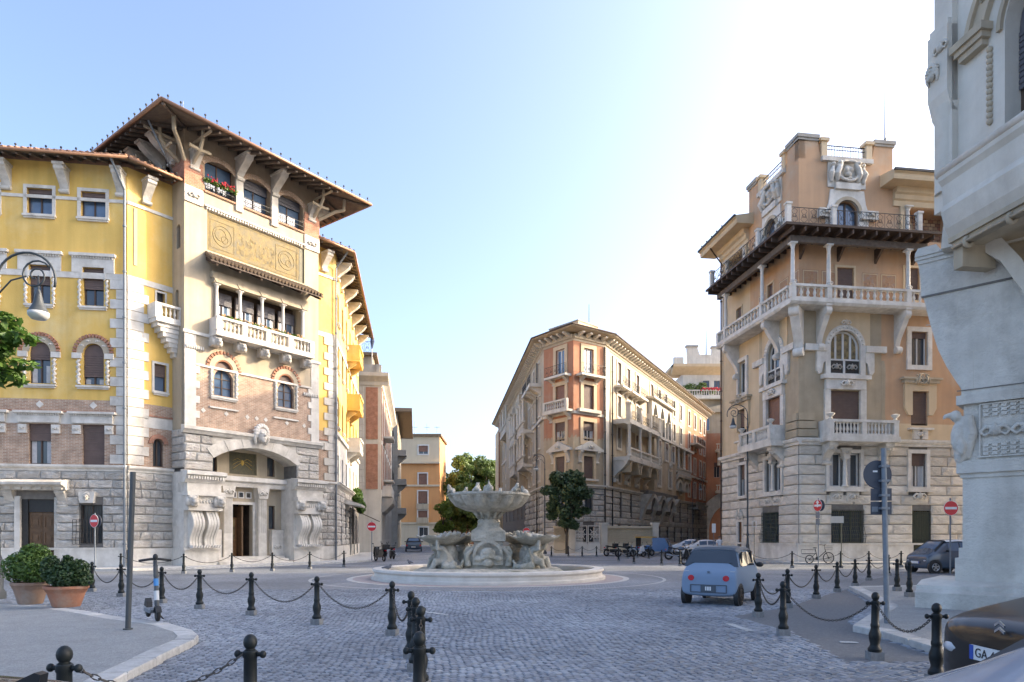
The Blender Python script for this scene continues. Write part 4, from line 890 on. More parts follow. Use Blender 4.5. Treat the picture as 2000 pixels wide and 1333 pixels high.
TF.part('soffit', (lambda b: b)(MB().add([(-ov+.05,-ov+.05,ze-.02),(tw+ov-.05,-ov+.05,ze-.02),(tw+ov-.05,td+ov-.05,ze-.02),(-ov+.05,td+ov-.05,ze-.02),(-.01,-.01,zi-.03),(tw+.01,-.01,zi-.03),(tw+.01,td+.01,zi-.03),(-.01,td+.01,zi-.03)], [(k,4+k,4+(k+1)%4,(k+1)%4) for k in range(4)])), 'wood_eave')
raf = MB().add([(-.06,0,0),(.06,0,0),(.06,-ov+.1,ze-zi),(-.06,-ov+.1,ze-zi),(-.06,0,-.16),(.06,0,-.16),(.06,-ov+.1,ze-zi-.12),(-.06,-ov+.1,ze-zi-.12)], [(0,1,2,3),(4,7,6,5),(0,4,5,1),(1,5,6,2),(2,6,7,3),(3,7,4,0)]).mesh('rafter', 'wood_eave')
for k in range(15): TF.part('rafter', raf, at=(.2+k*.59, 0, zi-.05)); TS.part('rafter', raf, at=(-.2-k*.57, 0, zi-.05))
for k in range(12): TB.part('rafter', raf, at=(.2+k*.6, 0, zi-.05))
def corner_raf(x, y, dx, dy): TF.part('hip_rafter', MB().tube([(x, y, zi-.1), (x+dx*ov*.97, y+dy*ov*.97, ze-.1)], .09, 5), 'wood_eave')
for q in ((0,0,-1,-1), (tw,0,1,-1), (0,td,-1,1), (tw,td,1,1)): corner_raf(*q)
gb = MB(); gp = [(-ov-.06,-ov-.06),(tw+ov+.06,-ov-.06),(tw+ov+.06,td+ov+.06),(-ov-.06,td+ov+.06)]
for k in range(4): a, b_ = gp[k], gp[(k+1) % 4]; gb.tube([(a[0],a[1],ze+.04), (b_[0],b_[1],ze+.04)], .085, 8)
TF.part('gutter', gb, 'copper', smooth=True)
gb = MB()
def spikes(gb, a, b_, z, step=.62):
    L = hypot(b_[0]-a[0], b_[1]-a[1]); n = int(L/step)
    for k in range(n): t = (k+.5)/n; x, y = a[0]+(b_[0]-a[0])*t, a[1]+(b_[1]-a[1])*t; gb.tube([(x,y,z), (x,y,z+.2)], .018, 4); gb.ball((x,y,z+.22), .06, 6, 4)
for k in range(4): spikes(gb, gp[k], gp[(k+1) % 4], ze+.1)
tag(TF.part('roof_spikes', gb, 'iron'), kind='stuff')
for fr, x in ((TF, .45), (TF, 8.25), (TS, -.45)):       # bent timber struts that carry the eave corners
    b = MB(); b.tube([(x, -.05, 21.9), (x, -.7, 22.3), (x, -1.05, 22.75), (x, -1.1, 23.3)], [.11,.12,.10,.09], 6); b.tube([(x, -.1, 22.95), (x, -1.9, 22.98)], .08, 5); b.tube([(x-.6, -.8, 22.4), (x, -.8, 22.35), (x+.6, -.8, 22.4)], .08, 5); fr.part('eave_strut', b, 'cream')
for s in (-1, 1): b = MB(); b.tube([(0 if s < 0 else tw, 0, 21.9), ((0 if s < 0 else tw)+s*.7, -.7, 22.45), ((0 if s < 0 else tw)+s*1.1, -1.1, 22.6), ((0 if s < 0 else tw)+s*1.15, -1.15, 23.3)], .11, 6); TF.part('eave_strut', b, 'cream')
b = MB(); b.tube([(-ov+.4, .0, 23.1), (-1.0, .2, 21.9), (-.15, 1.0, 21.5), (-.15, 1.0, 20.9)], .055, 6); TF.part('rain_pipe', b, 'galv')
for x, y, z in ((2.0, 4.0, 27.6), (4.6, 5.0, 27.2)): TF.part('antenna', MB().tube([(x, y, 23.8), (x, y, z)], .02, 5), 'galv')
# wing roofs
def wing_eave(fr, x0, x1, ov, z, m0=0, m1=0, raf_step=.62):
    """eave along one wall; m0/m1 = how far the outer edge is mitred past each end"""
    b = MB(); b.add([(x0,.0,z+.42),(x1,.0,z+.42),(x1+m1,-ov,z),(x0-m0,-ov,z),(x0,.0,z+.62),(x1,.0,z+.62),(x1+m1,-ov,z+.12),(x0-m0,-ov,z+.12)], [(0,3,2,1),(4,5,6,7),(3,7,6,2),(0,4,7,3),(1,2,6,5)])
    e = fr.part('eave', b, 'wood_eave'); b = MB().tube([(x0-m0,-ov-.06,z+.05),(x1+m1,-ov-.06,z+.05)], .075, 8); fr.part('gutter', b, 'copper', parent=e, smooth=True)
    b = MB(); spikes(b, (x0-m0, -ov), (x1+m1, -ov), z+.1, .68); tag(fr.part('roof_spikes', b, 'iron', parent=e), kind='stuff')
    n = int((x1-x0)/raf_step)
    rm = MB().add([(-.05,0,.40),(.05,0,.40),(.05,-ov+.08,-.02),(-.05,-ov+.08,-.02),(-.05,0,.26),(.05,0,.26),(.05,-ov+.08,-.12),(-.05,-ov+.08,-.12)], [(0,1,2,3),(4,7,6,5),(0,4,5,1),(1,5,6,2),(2,6,7,3),(3,7,4,0)]).mesh('rafter', 'wood_eave')
    for k in range(n): fr.part('rafter', rm, at=(x0+(x1-x0)*(k+.5)/n, 0, z), parent=e)
    b = MB(); b.add([(x0,0,z+.62),(x1,0,z+.62),(x1,2.5,z+1.4),(x0,2.5,z+1.4)], [(0,1,2,3)])
    for k in range(int((x1-x0)/.28)): x = x0-m0+.14+(x1-x0+m0+m1)*k/int((x1-x0)/.28); b.tube([(x,-ov-.02,z+.15),(x,.0,z+.66),(x,2.4,z+1.42)], .075, 5)
    tag(fr.part('roof_tiles', b, 'rooftile', parent=e), kind='stuff'); return e
mt = math.tan(radians(22.5))
wing_eave(WL, XL, 0, 1.15, 20.75, 0, 1.15*mt); wing_eave(DL, 0, 2.34, 1.15, 20.75, 1.15*mt, 0); wing_eave(DR, 0, 2.34, 1.25, 20.75, 0, 1.25*mt); wing_eave(WR, 0, 18.8, 1.25, 20.75, 1.25*mt, .9)
a_ = WL.w(XL, 0); e_ = WR.w(18.8, 0)
fp = [a_, (Kx, Ky), K2, e_, (e_[0]-9*UX, e_[1]-9*UY), (K2[0]-9*UX, K2[1]-9*UY), (a_[0]+9*VX, a_[1]+9*VY)]
obj('flat_roof', MB().prismz([(x-Kx, y-Ky) for x, y in fp], 20.9, 21.1), 'rooftile', LB)
b = MB()
for k in (0, 3, 4, 5, 6):
    p, q = fp[k], fp[(k+1) % 7]
    if k != 0: b.add([(p[0]-Kx,p[1]-Ky,0),(q[0]-Kx,q[1]-Ky,0),(q[0]-Kx,q[1]-Ky,21),(p[0]-Kx,p[1]-Ky,21)], [(0,1,2,3)])
obj('rear_wall', b, 'yellow', LB)
for x, w_ in ((-4.9, .55), (-2.15, .5)): WL.part('chimney', MB().box(x, x+w_, 2.6, 3.1, 21.3, 22.75).box(x-.06, x+w_+.06, 2.54, 3.16, 22.75, 22.9), 'brick_red')
def downpipe(fr, x, z0, z1, y=-.16, top=None, m='galv', r=.06):
    pts = ([top] if top else []) + [(x, y, z1), (x, y, z0)]; b = MB().tube(pts, r, 8); z = z0+1.2
    while z < z1: b.lathe([(r*1.6,-.04),(r*1.6,.04)], 8, (x, y, z)); z += 2.35
    return fr.part('downpipe', b, m)
downpipe(WL, -.07, .1, 19.6, -.17, (-.35, -1.1, 20.75)); downpipe(DR, 2.28, .1, 19.8, -.17, (2.5, -1.1, 20.75))
# --- street wing (right)
wh = []
for k, x in enumerate((1.7, 4.6, 7.5, 10.4, 13.3, 16.2)):
    wh += [(x-.5, x+.5, 16.6, 18.6), (x-.5, x+.5, 13.3, 15.3), (x-.5, x+.5, 9.4, 11.5, True), (x-.5, x+.5, 5.5, 7.4)]
gh = [(2.9, 3.8, 1.1, 4.0), (5.9, 6.8, 1.1, 4.0), (9.2, 10.6, .2, 3.8), (12.5, 13.8, .2, 3.6), (15.6, 16.9, .2, 3.6)]
wall(WR, 0, 18.8, 8.74, 21, 'yellow', wh); wall(WR, 0, 18.8, 5.38, 8.74, 'trav_clean', wh); wall(WR, 0, 18.8, 0, 5.06, 'joint', gh); band(WR, 0, 18.8, 5.06, 5.4, prof=CORN, name='cornice'); band(WR, 0, 18.8, 8.6, 8.85, proud=.15)
wall(WR, 0, 18.8, 15.0, 15.3, 'trav_clean', y=-.05, name='frieze')
stones(WR, 0, 11, courses(1.07, 5.06, .46), gh, 'rubble', 1.0, .7, 1.3, .02, .13); wall(WR, 0, 18.8, 0, 1.07, 'trav_clean', gh, y=-.1)
for h in wh: window(WR, *h[:4], arch=len(h) > 4, sh=random.choice((.3, .5, 1)), glass='glass', sill=.2)
for h in gh: window(WR, *h, glass='glass', y=.25)
for x in (1.0, 3.2, 6.1, 9.0, 12.0, 15.0, 17.9): bracket(WR, x, 20.45, 1.1, .95, .45, 'trav')
for x, z, hh in ((9.5, 15.6, 1.1), (9.5, 11.7, 1.1), (9.5, 8.4, .95)):
    o = WR.part('balcony', MB().box(x-1.6, x+1.6, -1.0, 0, z, z+.2), 'yellow' if z > 10 else 'trav_clean'); mm = 'yellow' if z > 10 else 'trav_clean'
    balustrade(WR, x-1.6, x+1.6, z+.2, hh, -.9, 12, mm, .09, parent=o); WR.part('parapet_end', MB().box(x-1.62, x-1.42, -1.0, 0, z+.2, z+.2+hh), mm, parent=o); WR.part('parapet_end', MB().box(x+1.42, x+1.62, -1.0, 0, z+.2, z+.2+hh), mm, parent=o)
    for s in (-1.2, 1.2): bracket(WR, x+s, z, .8, .8, .3, mm, parent=o)
b = MB(); b.prismx([(.0,4.2),(-1.3,4.0),(-1.35,4.15),(0,4.55)], 5.2, 9.0); WR.part('shop_hood', b, 'trav')
b = MB(); b.add([(9.0,0,4.1),(14.5,0,4.1),(14.5,-2.2,3.1),(9.0,-2.2,3.1),(9.0,0,4.05),(14.5,0,4.05),(14.5,-2.2,3.02),(9.0,-2.2,3.02)], [(0,1,2,3),(4,7,6,5),(3,2,6,7),(0,3,7,4),(1,5,6,2)]); WR.part('awning', b, 'wood_dark')
cl = foliage('climbing_plant', [(0,0,0,.5,.9,.9,1), (.2,.6,-.7,.4,.6,.6,1)], 1200, .16, 'leaf_street', seed=11); cl.parent = LB; q = WR.w(12.5, -.4); cl.location = (q[0]-Kx, q[1]-Ky, 5.0)
# ================================================================== RIGHT VILLA
RBd = thing('turreted_palazzo', 'ochre palazzo with a notched corner turret over a dark timber canopy and white balconies', 'building', (Q[0], Q[1], 0))
QR = Fr(RBd, Q[0], Q[1], 8); QL = Fr(RBd, Q[0], Q[1], -82)
XR = 16.0; XQ = -10.9
qh = [(2.21, 4.41, 1.32, 3.35), (7.87, 9.19, .25, 3.37), (12.6, 13.9, 1.32, 3.35), (2.0, 2.95, 4.88, 7.02), (3.2, 4.16, 4.88, 7.02), (7.72, 8.82, 4.9, 7.08), (12.5, 13.6, 4.9, 7.08)]
ql = [(-4.48, -2.32, 1.32, 3.33), (-8.05, -7.4, .2, 2.8), (-3.99, -3.05, 4.75, 6.98), (-2.85, -1.93, 4.75, 6.98), (-7.85, -6.85, 4.72, 7.0)]
zc = courses(1.23, 7.5, .62)
for fr, x0, x1, h in ((QR, 0, XR, qh), (QL, XQ, 0, ql)):
    wall(fr, x0, x1, 1.23, 7.5, 'joint', h, depth=.3); wall(fr, x0-(.14 if fr is QR else 0), x1+(.14 if fr is QL else 0), 0, 1.23, 'trav_clean', h, y=-.14, depth=.4)
    hh = [(a-.12, b+.12, c-.1, d+.12) if c > 4 else (a, b, c, d) for a, b, c, d in h]
    stones(fr, x0 if fr is QL else 0, x1 if fr is QL else 12.6, zc, hh, 'ashlar', .85, 1.0, 2.1, .035, .13)
    band(fr, x0, x1, 7.5, 7.92, prof=[(.16,0),(.18,.35),(.30,.5),(.34,.75),(.34,1)], name='cornice', e1=.34 if fr is QL else 0, e0=.0)
    band(fr, x0, x1, 1.16, 1.28, proud=.2, name='plinth_moulding'); 
for h in (qh[0], qh[2], ql[0]): window(QR if h in qh else QL, *h, mull=2, glass='glass', fm='iron_green')
grille(QR, 2.21, 4.41, 1.3, 3.4, -.1, 'iron_green', 15, 8, .22); grille(QL, -4.48, -2.32, 1.3, 3.35, -.1, 'iron_green', 13, 8, .2); grille(QR, 7.9, 9.15, 1.0, 3.37, -.05, 'iron_green', 10, 8, .0)
QR.part('door', MB().box(7.87, 9.19, .1, .16, .25, 3.3), 'iron_green'); QL.part('door', MB().box(-8.05, -7.4, .08, .15, .2, 2.8), 'wood_door'); QL.part('door_frame', MB().ring(-8.05, -7.4, .2, 2.8, .2, -.12, .02, False), 'trav_clean'); carved('crest', QL, (-7.7, -.12, 3.35), .7, 'trav', 'carved_crest')
for h in qh[3:5]: window(QR, *h, mull=0, fm='frame_white', glass='glass', cur=.5, t=.09, sh=.0)
for h in ql[2:4]: window(QL, *h, mull=0, fm='frame_white', glass='glass', t=.09)
for h in qh[5:]: window(QR, *h, mull=1, fm='frame_white', glass='glass', sh=.36, t=.08, cur=.8)
window(QL, *ql[4], mull=1, fm='frame_white', glass='glass', sh=.45, t=.08)
for fr, x0, x1, z0, z1 in ((QR, 2.0, 4.16, 4.88, 7.02), (QL, -3.99, -1.93, 4.75, 6.98)):
    fr.part('surround', MB().ring(x0, x1, z0, z1, .22, -.17, .02), 'trav_clean'); fr.part('sill', MB().box(x0-.35, x1+.35, -.3, 0, z0-.32, z0-.2), 'trav_clean')
    c = (x0+x1)/2; column(fr, c, -.12, z0, z1-.25, .14); fr.part('capital', MB().prism([(c-.14,z1-.4),(c+.14,z1-.4),(c+.4,z1+.3),(c-.4,z1+.3)], -.32, .0), 'trav'); carved('orn', fr, (c, -.32, z1), .8, 'trav', 'ornament')
    for s in (-.55, .55): fr.part('apron', MB().box(c+s-.42, c+s+.42, -.15, 0, z0-.95, z0-.35), 'trav'); carved('orn', fr, (c+s, -.15, z0-.66), .9, 'trav', 'ornament')
for x0, x1, z0, z1 in qh[5:]: QR.part('surround', MB().ring(x0, x1, z0, z1, .24, -.16, .02), 'trav_clean'); QR.part('sill', MB().box(x0-.35, x1+.35, -.3, 0, z0-.32, z0-.2), 'trav_clean'); carved('orn', QR, ((x0+x1)/2, -.14, z0-.62), 1.3, 'trav', 'ornament')
QL.part('surround', MB().ring(*ql[4], .2, -.16, .02), 'trav_clean')
# plaster storeys: ochre wall with a greyer render panel round the corner
uh = [(2.17, 4.19, 8.2, 11.0), (7.8, 8.97, 8.9, 11.1), (2.1, 4.16, 12.0, 14.83, True), (7.76, 8.93, 12.79, 14.97), (12.5, 13.6, 8.9, 11.1), (12.5, 13.6, 12.8, 15.0)]
ul = [(-3.86, -2.0, 8.2, 11.1), (-3.8, -1.98, 12.0, 14.9, True), (-8.0, -6.85, 12.3, 14.66), (-8.0, -6.9, 9.0, 11.1)]
wall(QR, 0, 5.7, 7.92, 16.1, 'olive', uh); wall(QR, 5.7, XR, 9.0, 16.1, 'ochre', uh); wall(QR, 5.7, XR, 7.92, 9.0, 'sand', uh, y=-.012); wall(QL, -5.0, 0, 7.92, 16.1, 'olive', ul); wall(QL, XQ, -5.0, 7.92, 16.1, 'sand', ul)
b = MB(); b.prism([(5.7,9.0),(6.05,9.0),(5.95,9.6),(6.0,12.5),(5.9,13.0),(5.7,13.0)], -.008, 0); QR.part('render_patch', b, 'olive')
for j in range(3): QR.part('quoin', MB().box(-.1, .95+.12*(2-j), -.22, .02, 8.0+.52*j, 8.46+.52*j), 'olive'); QL.part('quoin', MB().box(-1.2, .12, -.22, .02, 8.0+.52*j, 8.46+.52*j), 'olive')
window(QR, *uh[0], sh=.72, shm='shutter', glass='glass'); window(QL, *ul[0], sh=.72, shm='shutter_red', glass='glass'); window(QR, *uh[1], sh=1, glass='glass'); window(QR, *uh[3], sh=.18, mull=1, glass='glass', fm='frame_white', t=.07); window(QL, *ul[2], mull=1, glass='glass', fm='frame_white', t=.08); window(QL, *ul[3], sh=.6, glass='glass')
for h in uh[4:]: window(QR, *h, sh=.6, glass='glass')
window(QR, *uh[2][:4], arch=True, mull=3, fm='frame_white', glass='glass_warm', t=.11); window(QL, *ul[1][:4], arch=True, mull=2, fm='frame_white', glass='glass', t=.11)
for fr, x0, x1, z0, z1 in ((QR, 2.1, 4.16, 12.0, 14.83), (QL, -3.8, -1.98, 12.0, 14.9)):
    c, r = (x0+x1)/2, (x1-x0)/2; zs = z1-r
    fr.part('archivolt', MB().arch(c, zs, r, r+.34, -.14, .02, 16), 'trav_clean')
    b = MB()
    for k in range(14): a = radians(8+164*k/13); b.ball((c+(r+.17)*cos(a), -.15, zs+(r+.17)*sin(a)), .075, 6, 4)
    tag(fr.part('bead_moulding', b, 'trav_clean', smooth=True), kind='stuff')
    fr.part('arch_panel', MB().prism([(c-r-.72,zs-.1)] + [(c+(r+.34)*cos(pi-k*pi/14), zs+(r+.34)*sin(pi-k*pi/14)) for k in range(15)] + [(c+r+.72,zs-.1),(c+r+.72,16.05),(c-r-.72,16.05)], -.05, .01), 'sand')
    for s in (-1, 1):
        fr.part('jamb', MB().box(c+s*(r+.17)-.17, c+s*(r+.17)+.17, -.14, .02, z0-.9, zs), 'trav_clean'); fr.part('side_scroll', MB().prism([(c+s*(r+.34),zs-.35),(c+s*(r+.95),zs-.35),(c+s*(r+.95),zs-1.6),(c+s*(r+.78),zs-1.8),(c+s*(r+.62),zs-1.7),(c+s*(r+.5),zs-1.1),(c+s*(r+.34),zs-1.0)], -.16, .01), 'trav_clean')
        fr.part('impost', MB().box(*sorted((c+s*(r+.34), c+s*(r+1.75))), -.26, .01, zs-.35, zs+.05), 'trav_clean')
    carved('orn', fr, (c, -.16, z1+.45), .9, 'trav_clean', 'keystone')
    fr.part('window_guard', MB().box(x0, x1, .02, .1, z0, z0+.12).box(c-.07, c+.07, .02, .1, z0+.1, z0+.95).box(x0, x1, .02, .1, z0+.92, z0+1.02), 'frame_white')
    for s in (-1, 1): gg = MB().box(*sorted((c+s*.08, c+s*(r-.02))), .05, .07, z0+.12, z0+.92); o = fr.part('guard_panel', gg, 'iron'); carved('orn', fr, (c+s*r*.52, .05, z0+.5), 1.0, 'greystone', 'ornament', parent=o)
    b = MB(); b.box(c-r-.35, c+r+.35, -.22, .02, 11.05, 11.7); b.box(c-r-.62, c+r+.62, -.36, .02, 11.7, 11.95); fr.part('door_head', b, 'trav_clean'); carved('orn', fr, (c, -.24, 11.4), 1.2, 'trav_clean', 'ornament')
    for s in (-1, 1): fr.part('jamb', MB().box(c+s*(r+.2)-.2, c+s*(r+.2)+.2, -.16, .02, 7.95, 11.05), 'trav_clean')
for x0, x1, z0, z1 in (uh[3], uh[5]): QR.part('surround', MB().ring(x0, x1, z0, z1, .3, -.12, .02), 'trav_clean')
QL.part('surround', MB().ring(*ul[2], .26, -.12, .02), 'trav_clean')
for fr, c, z0, z1 in ((QR, 8.385, 8.9, 11.1), (QL, -7.45, 9.0, 11.1), (QR, 13.05, 8.9, 11.1)):
    w_ = .58; b = MB(); b.prism([(c-w_-.28,9.55),(c-w_,9.55),(c-w_,z1),(c+w_,z1),(c+w_,9.55),(c+w_+.28,9.55),(c+w_+.55,10.0),(c+w_+.55,11.6),(c-w_-.55,11.6),(c-w_-.55,10.0)], -.16, .01); fr.part('surround', b, 'sand')
    b = MB(); b.box(c-1.25, c+1.25, -.3, 0, 11.6, 11.82); b.box(c-1.4, c+1.4, -.4, 0, 11.82, 11.95); fr.part('pediment', b, 'cream'); carved('crest', fr, (c, -.3, 11.85), .62, 'cream', 'carved_crest')
    fr.part('sill', MB().box(c-.85, c+.85, -.3, 0, z0-.3, z0-.18), 'trav_clean')
    for s in (-.3, .3): fr.part('apron', MB().box(c+s-.2, c+s+.2, -.18, 0, z0-.9, z0-.3), 'trav_clean')
    carved('orn', fr, (c, -.14, z0-.6), .8, 'trav_clean', 'ornament')
# first-floor balconies
for fr, x0, x1 in ((QR, 1.25, 6.2), (QL, -5.9, -1.35)):
    sl = fr.part('balcony', MB().box(x0, x1, -1.15, 0, 7.62, 7.96), 'trav_clean')
    balustrade(fr, x0+.1, x1-.1, 7.96, 1.02, -1.0, 20, 'trav_clean', .085, parent=sl, posts=(x0+.28, x1-.28, (x0+x1)/2))
    for s, xx in ((0, x0+.18), (1, x1-.18)):
        fr.part('parapet_end', MB().box(xx-.1, xx+.1, -1.0, 0, 7.96, 8.98), 'trav_clean', parent=sl)
        fr.part('urn', MB().lathe([(.1,0),(.14,.05),(.08,.12),(.24,.3),(.26,.36),(.1,.42)], 10, (x0+.28 if not s else x1-.28, -1.0, 8.98)), 'trav_clean', parent=sl, smooth=40)
    for xx in (x0+.55, x1-.55): bracket(fr, xx, 7.6, 1.35, 1.0, .55, 'trav', parent=sl); carved('orn', fr, (xx, -.75, 7.2), .8, 'trav', 'ornament', parent=sl)
# big white balcony round the corner on S-brackets, columns and timber canopy with roof terrace
BO = 1.15
out = [(BO, -XQ-2.1), ]
sl = QR.part('balcony', MB().prismx([(0,16.0),(-BO-.0,16.0),(-BO-.12,16.14),(-BO-.12,16.3),(0,16.3)], -BO-.12, 9.6), 'trav_clean'); sL = QL.part('balcony', MB().prismx([(0,16.0),(-BO,16.0),(-BO-.12,16.14),(-BO-.12,16.3),(0,16.3)], -9.3, -.002), 'trav_clean')
balustrade(QR, -BO, 9.6, 16.3, .92, -BO+.08, 24, 'trav_clean', .11, parent=sl, posts=(-BO+.12, 1.35, 6.75, 9.5)); balustrade(QL, -9.3, BO-.40, 16.3, .92, -BO+.08, 22, 'trav_clean', .11, parent=sL, posts=(-2.6, -8.0, -9.2))
for x in (-BO+.12, 1.35, 6.75): column(QR, x, -BO+.08, 17.22, 19.75, .13); carved('orn', QR, (x, -BO+.0, 17.35), .6, 'trav_clean', 'ornament')
for x in (-2.6, -8.0): column(QL, x, -BO+.08, 17.22, 19.75, .13)
for x in (1.35, 6.75): bracket(QR, x, 15.98, 2.5, 1.15, .34, 'trav_clean')
bracket(Fr(RBd, Q[0], Q[1], -37), 0, 15.98, 2.9, 1.35, .55, 'trav_clean', y=.12)
for x in (-2.4, -8.2): bracket(QL, x, 15.98, 2.5, 1.15, .34, 'trav_clean')
vh = [(2.6, 3.76, 16.9, 18.85), (7.36, 8.38, 17.0, 19.1), (12.4, 13.5, 17, 19.1)]; vl = [(-3.8, -3.1, 16.9, 18.9), (-8.4, -7.6, 16.9, 18.8)]
wall(QR, 0, XR, 16.1, 20.6, 'ochre', vh); wall(QL, -6.3, 0, 16.1, 20.6, 'ochre', vl); wall(QL, XQ, -6.3, 16.1, 20.6, 'sand', vl)
for h in vh: window(QR, *h, sh=1, glass='glass'); QR.part('surround', MB().ring(*h, .14, -.05, .01), 'sand')
for h in vl: window(QL, *h, sh=.7, glass='glass'); QL.part('surround', MB().ring(*h, .12, -.05, .01), 'sand')
for fr, xs in ((QR, (.35, 1.65, 4.45, 5.75)), (QL, (-.9, -2.2, -5.0))):
    for x in xs: o = fr.part('fresco', MB().box(x-.1, x+1.0, -.012, 0, 16.6, 18.6), 'fresco'); fr.part('fresco_border', MB().ring(x-.02, x+.92, 16.7, 18.5, .05, -.02, 0), 'sand', parent=o); carved('orn', fr, (x+.45, .02, 17.6), (1.1, .5, 1.9), 'fresco', 'painted_figure', parent=o)
CO = 1.95
b = MB(); b.add([(-CO,-CO,20.45),(8.5,-CO,20.45),(8.5,0,20.75),(0,0,20.75),(-CO,-CO,20.6),(8.5,-CO,20.6),(8.5,0,20.85),(0,0,20.85)], [(0,3,2,1),(4,5,6,7),(0,1,5,4),(1,2,6,5),(3,7,6,2),(0,4,7,3)]); c1 = QR.part('canopy', b, 'wood_dark')
b = MB(); b.add([(-9.6,-CO,20.45),(CO,-CO,20.45),(0,0,20.75),(-9.6,0,20.75),(-9.6,-CO,20.6),(CO,-CO,20.6),(0,0,20.85),(-9.6,0,20.85)], [(0,3,2,1),(4,5,6,7),(0,1,5,4),(1,2,6,5),(3,7,6,2),(0,4,7,3)]); c2 = QL.part('canopy', b, 'wood_dark')
QR.part('canopy_beam', MB().box(-BO-.1, 8.0, -BO-.06, -BO+.2, 19.75, 20.15), 'wood_eave', parent=c1); QL.part('canopy_beam', MB().box(-9.2, BO-.2, -BO-.06, -BO+.2, 19.75, 20.15), 'wood_eave', parent=c2)
for k in range(13): QR.part('rafter', MB().box(-1.5+k*.78, -1.4+k*.78, -CO+.06, -.02, 20.15, 20.42), 'wood_dark', parent=c1); QL.part('rafter', MB().box(-9.3+k*.78, -9.2+k*.78, -CO+.06, -.02, 20.15, 20.42), 'wood_dark', parent=c2)
for k in range(4): QR.part('canopy_bracket', MB().prismx([(0,19.2),(-.9,20.1),(0,20.1)], .0+k*2.6, .16+k*2.6), 'wood_dark', parent=c1)
def iron_rail(fr, x0, x1, z, h, y, parent=None, posts=()):
    b = MB(); n = max(2, int((x1-x0)/.62))
    for q in (z+.05, z+h): b.box(x0, x1, y-.015, y+.015, q-.018, q+.018)
    for k in range(n+1): x = x0+(x1-x0)*k/n; b.tube([(x,y,z), (x,y,z+h)], .016, 4)
    for k in range(n):
        c = x0+(x1-x0)*(k+.5)/n
        for s in (-1, 1): b.tube([(c, y, z+.08), (c+s*.22, y, z+.25), (c+s*.1, y, z+h*.55), (c+s*.02, y, z+h*.45), (c+s*.12, y, z+h*.38)], .014, 4); b.tube([(c, y, z+h-.05), (c+s*.2, y, z+h-.2), (c+s*.08, y, z+h-.4)], .014, 4)
        b.torus((c, y, z+h*.5), .10, .013, 10, 4)
    return fr.part('railing', b, 'iron', parent=parent)
iron_rail(QR, -CO+.35, 7.2, 20.62, .98, -CO+.25); iron_rail(QL, -9.4, CO-.35, 20.62, .98, -CO+.25)
for fr, x in ((QR, -CO+.25), (QR, 1.25), (QR, 7.0), (QL, -1.9), (QL, -9.0)): fr.part('terrace_post', MB().box(x-.14, x+.14, -CO+.11, -CO+.39, 20.6, 21.72).box(x-.19, x+.19, -CO+.06, -CO+.44, 21.72, 21.84), 'trav_clean')
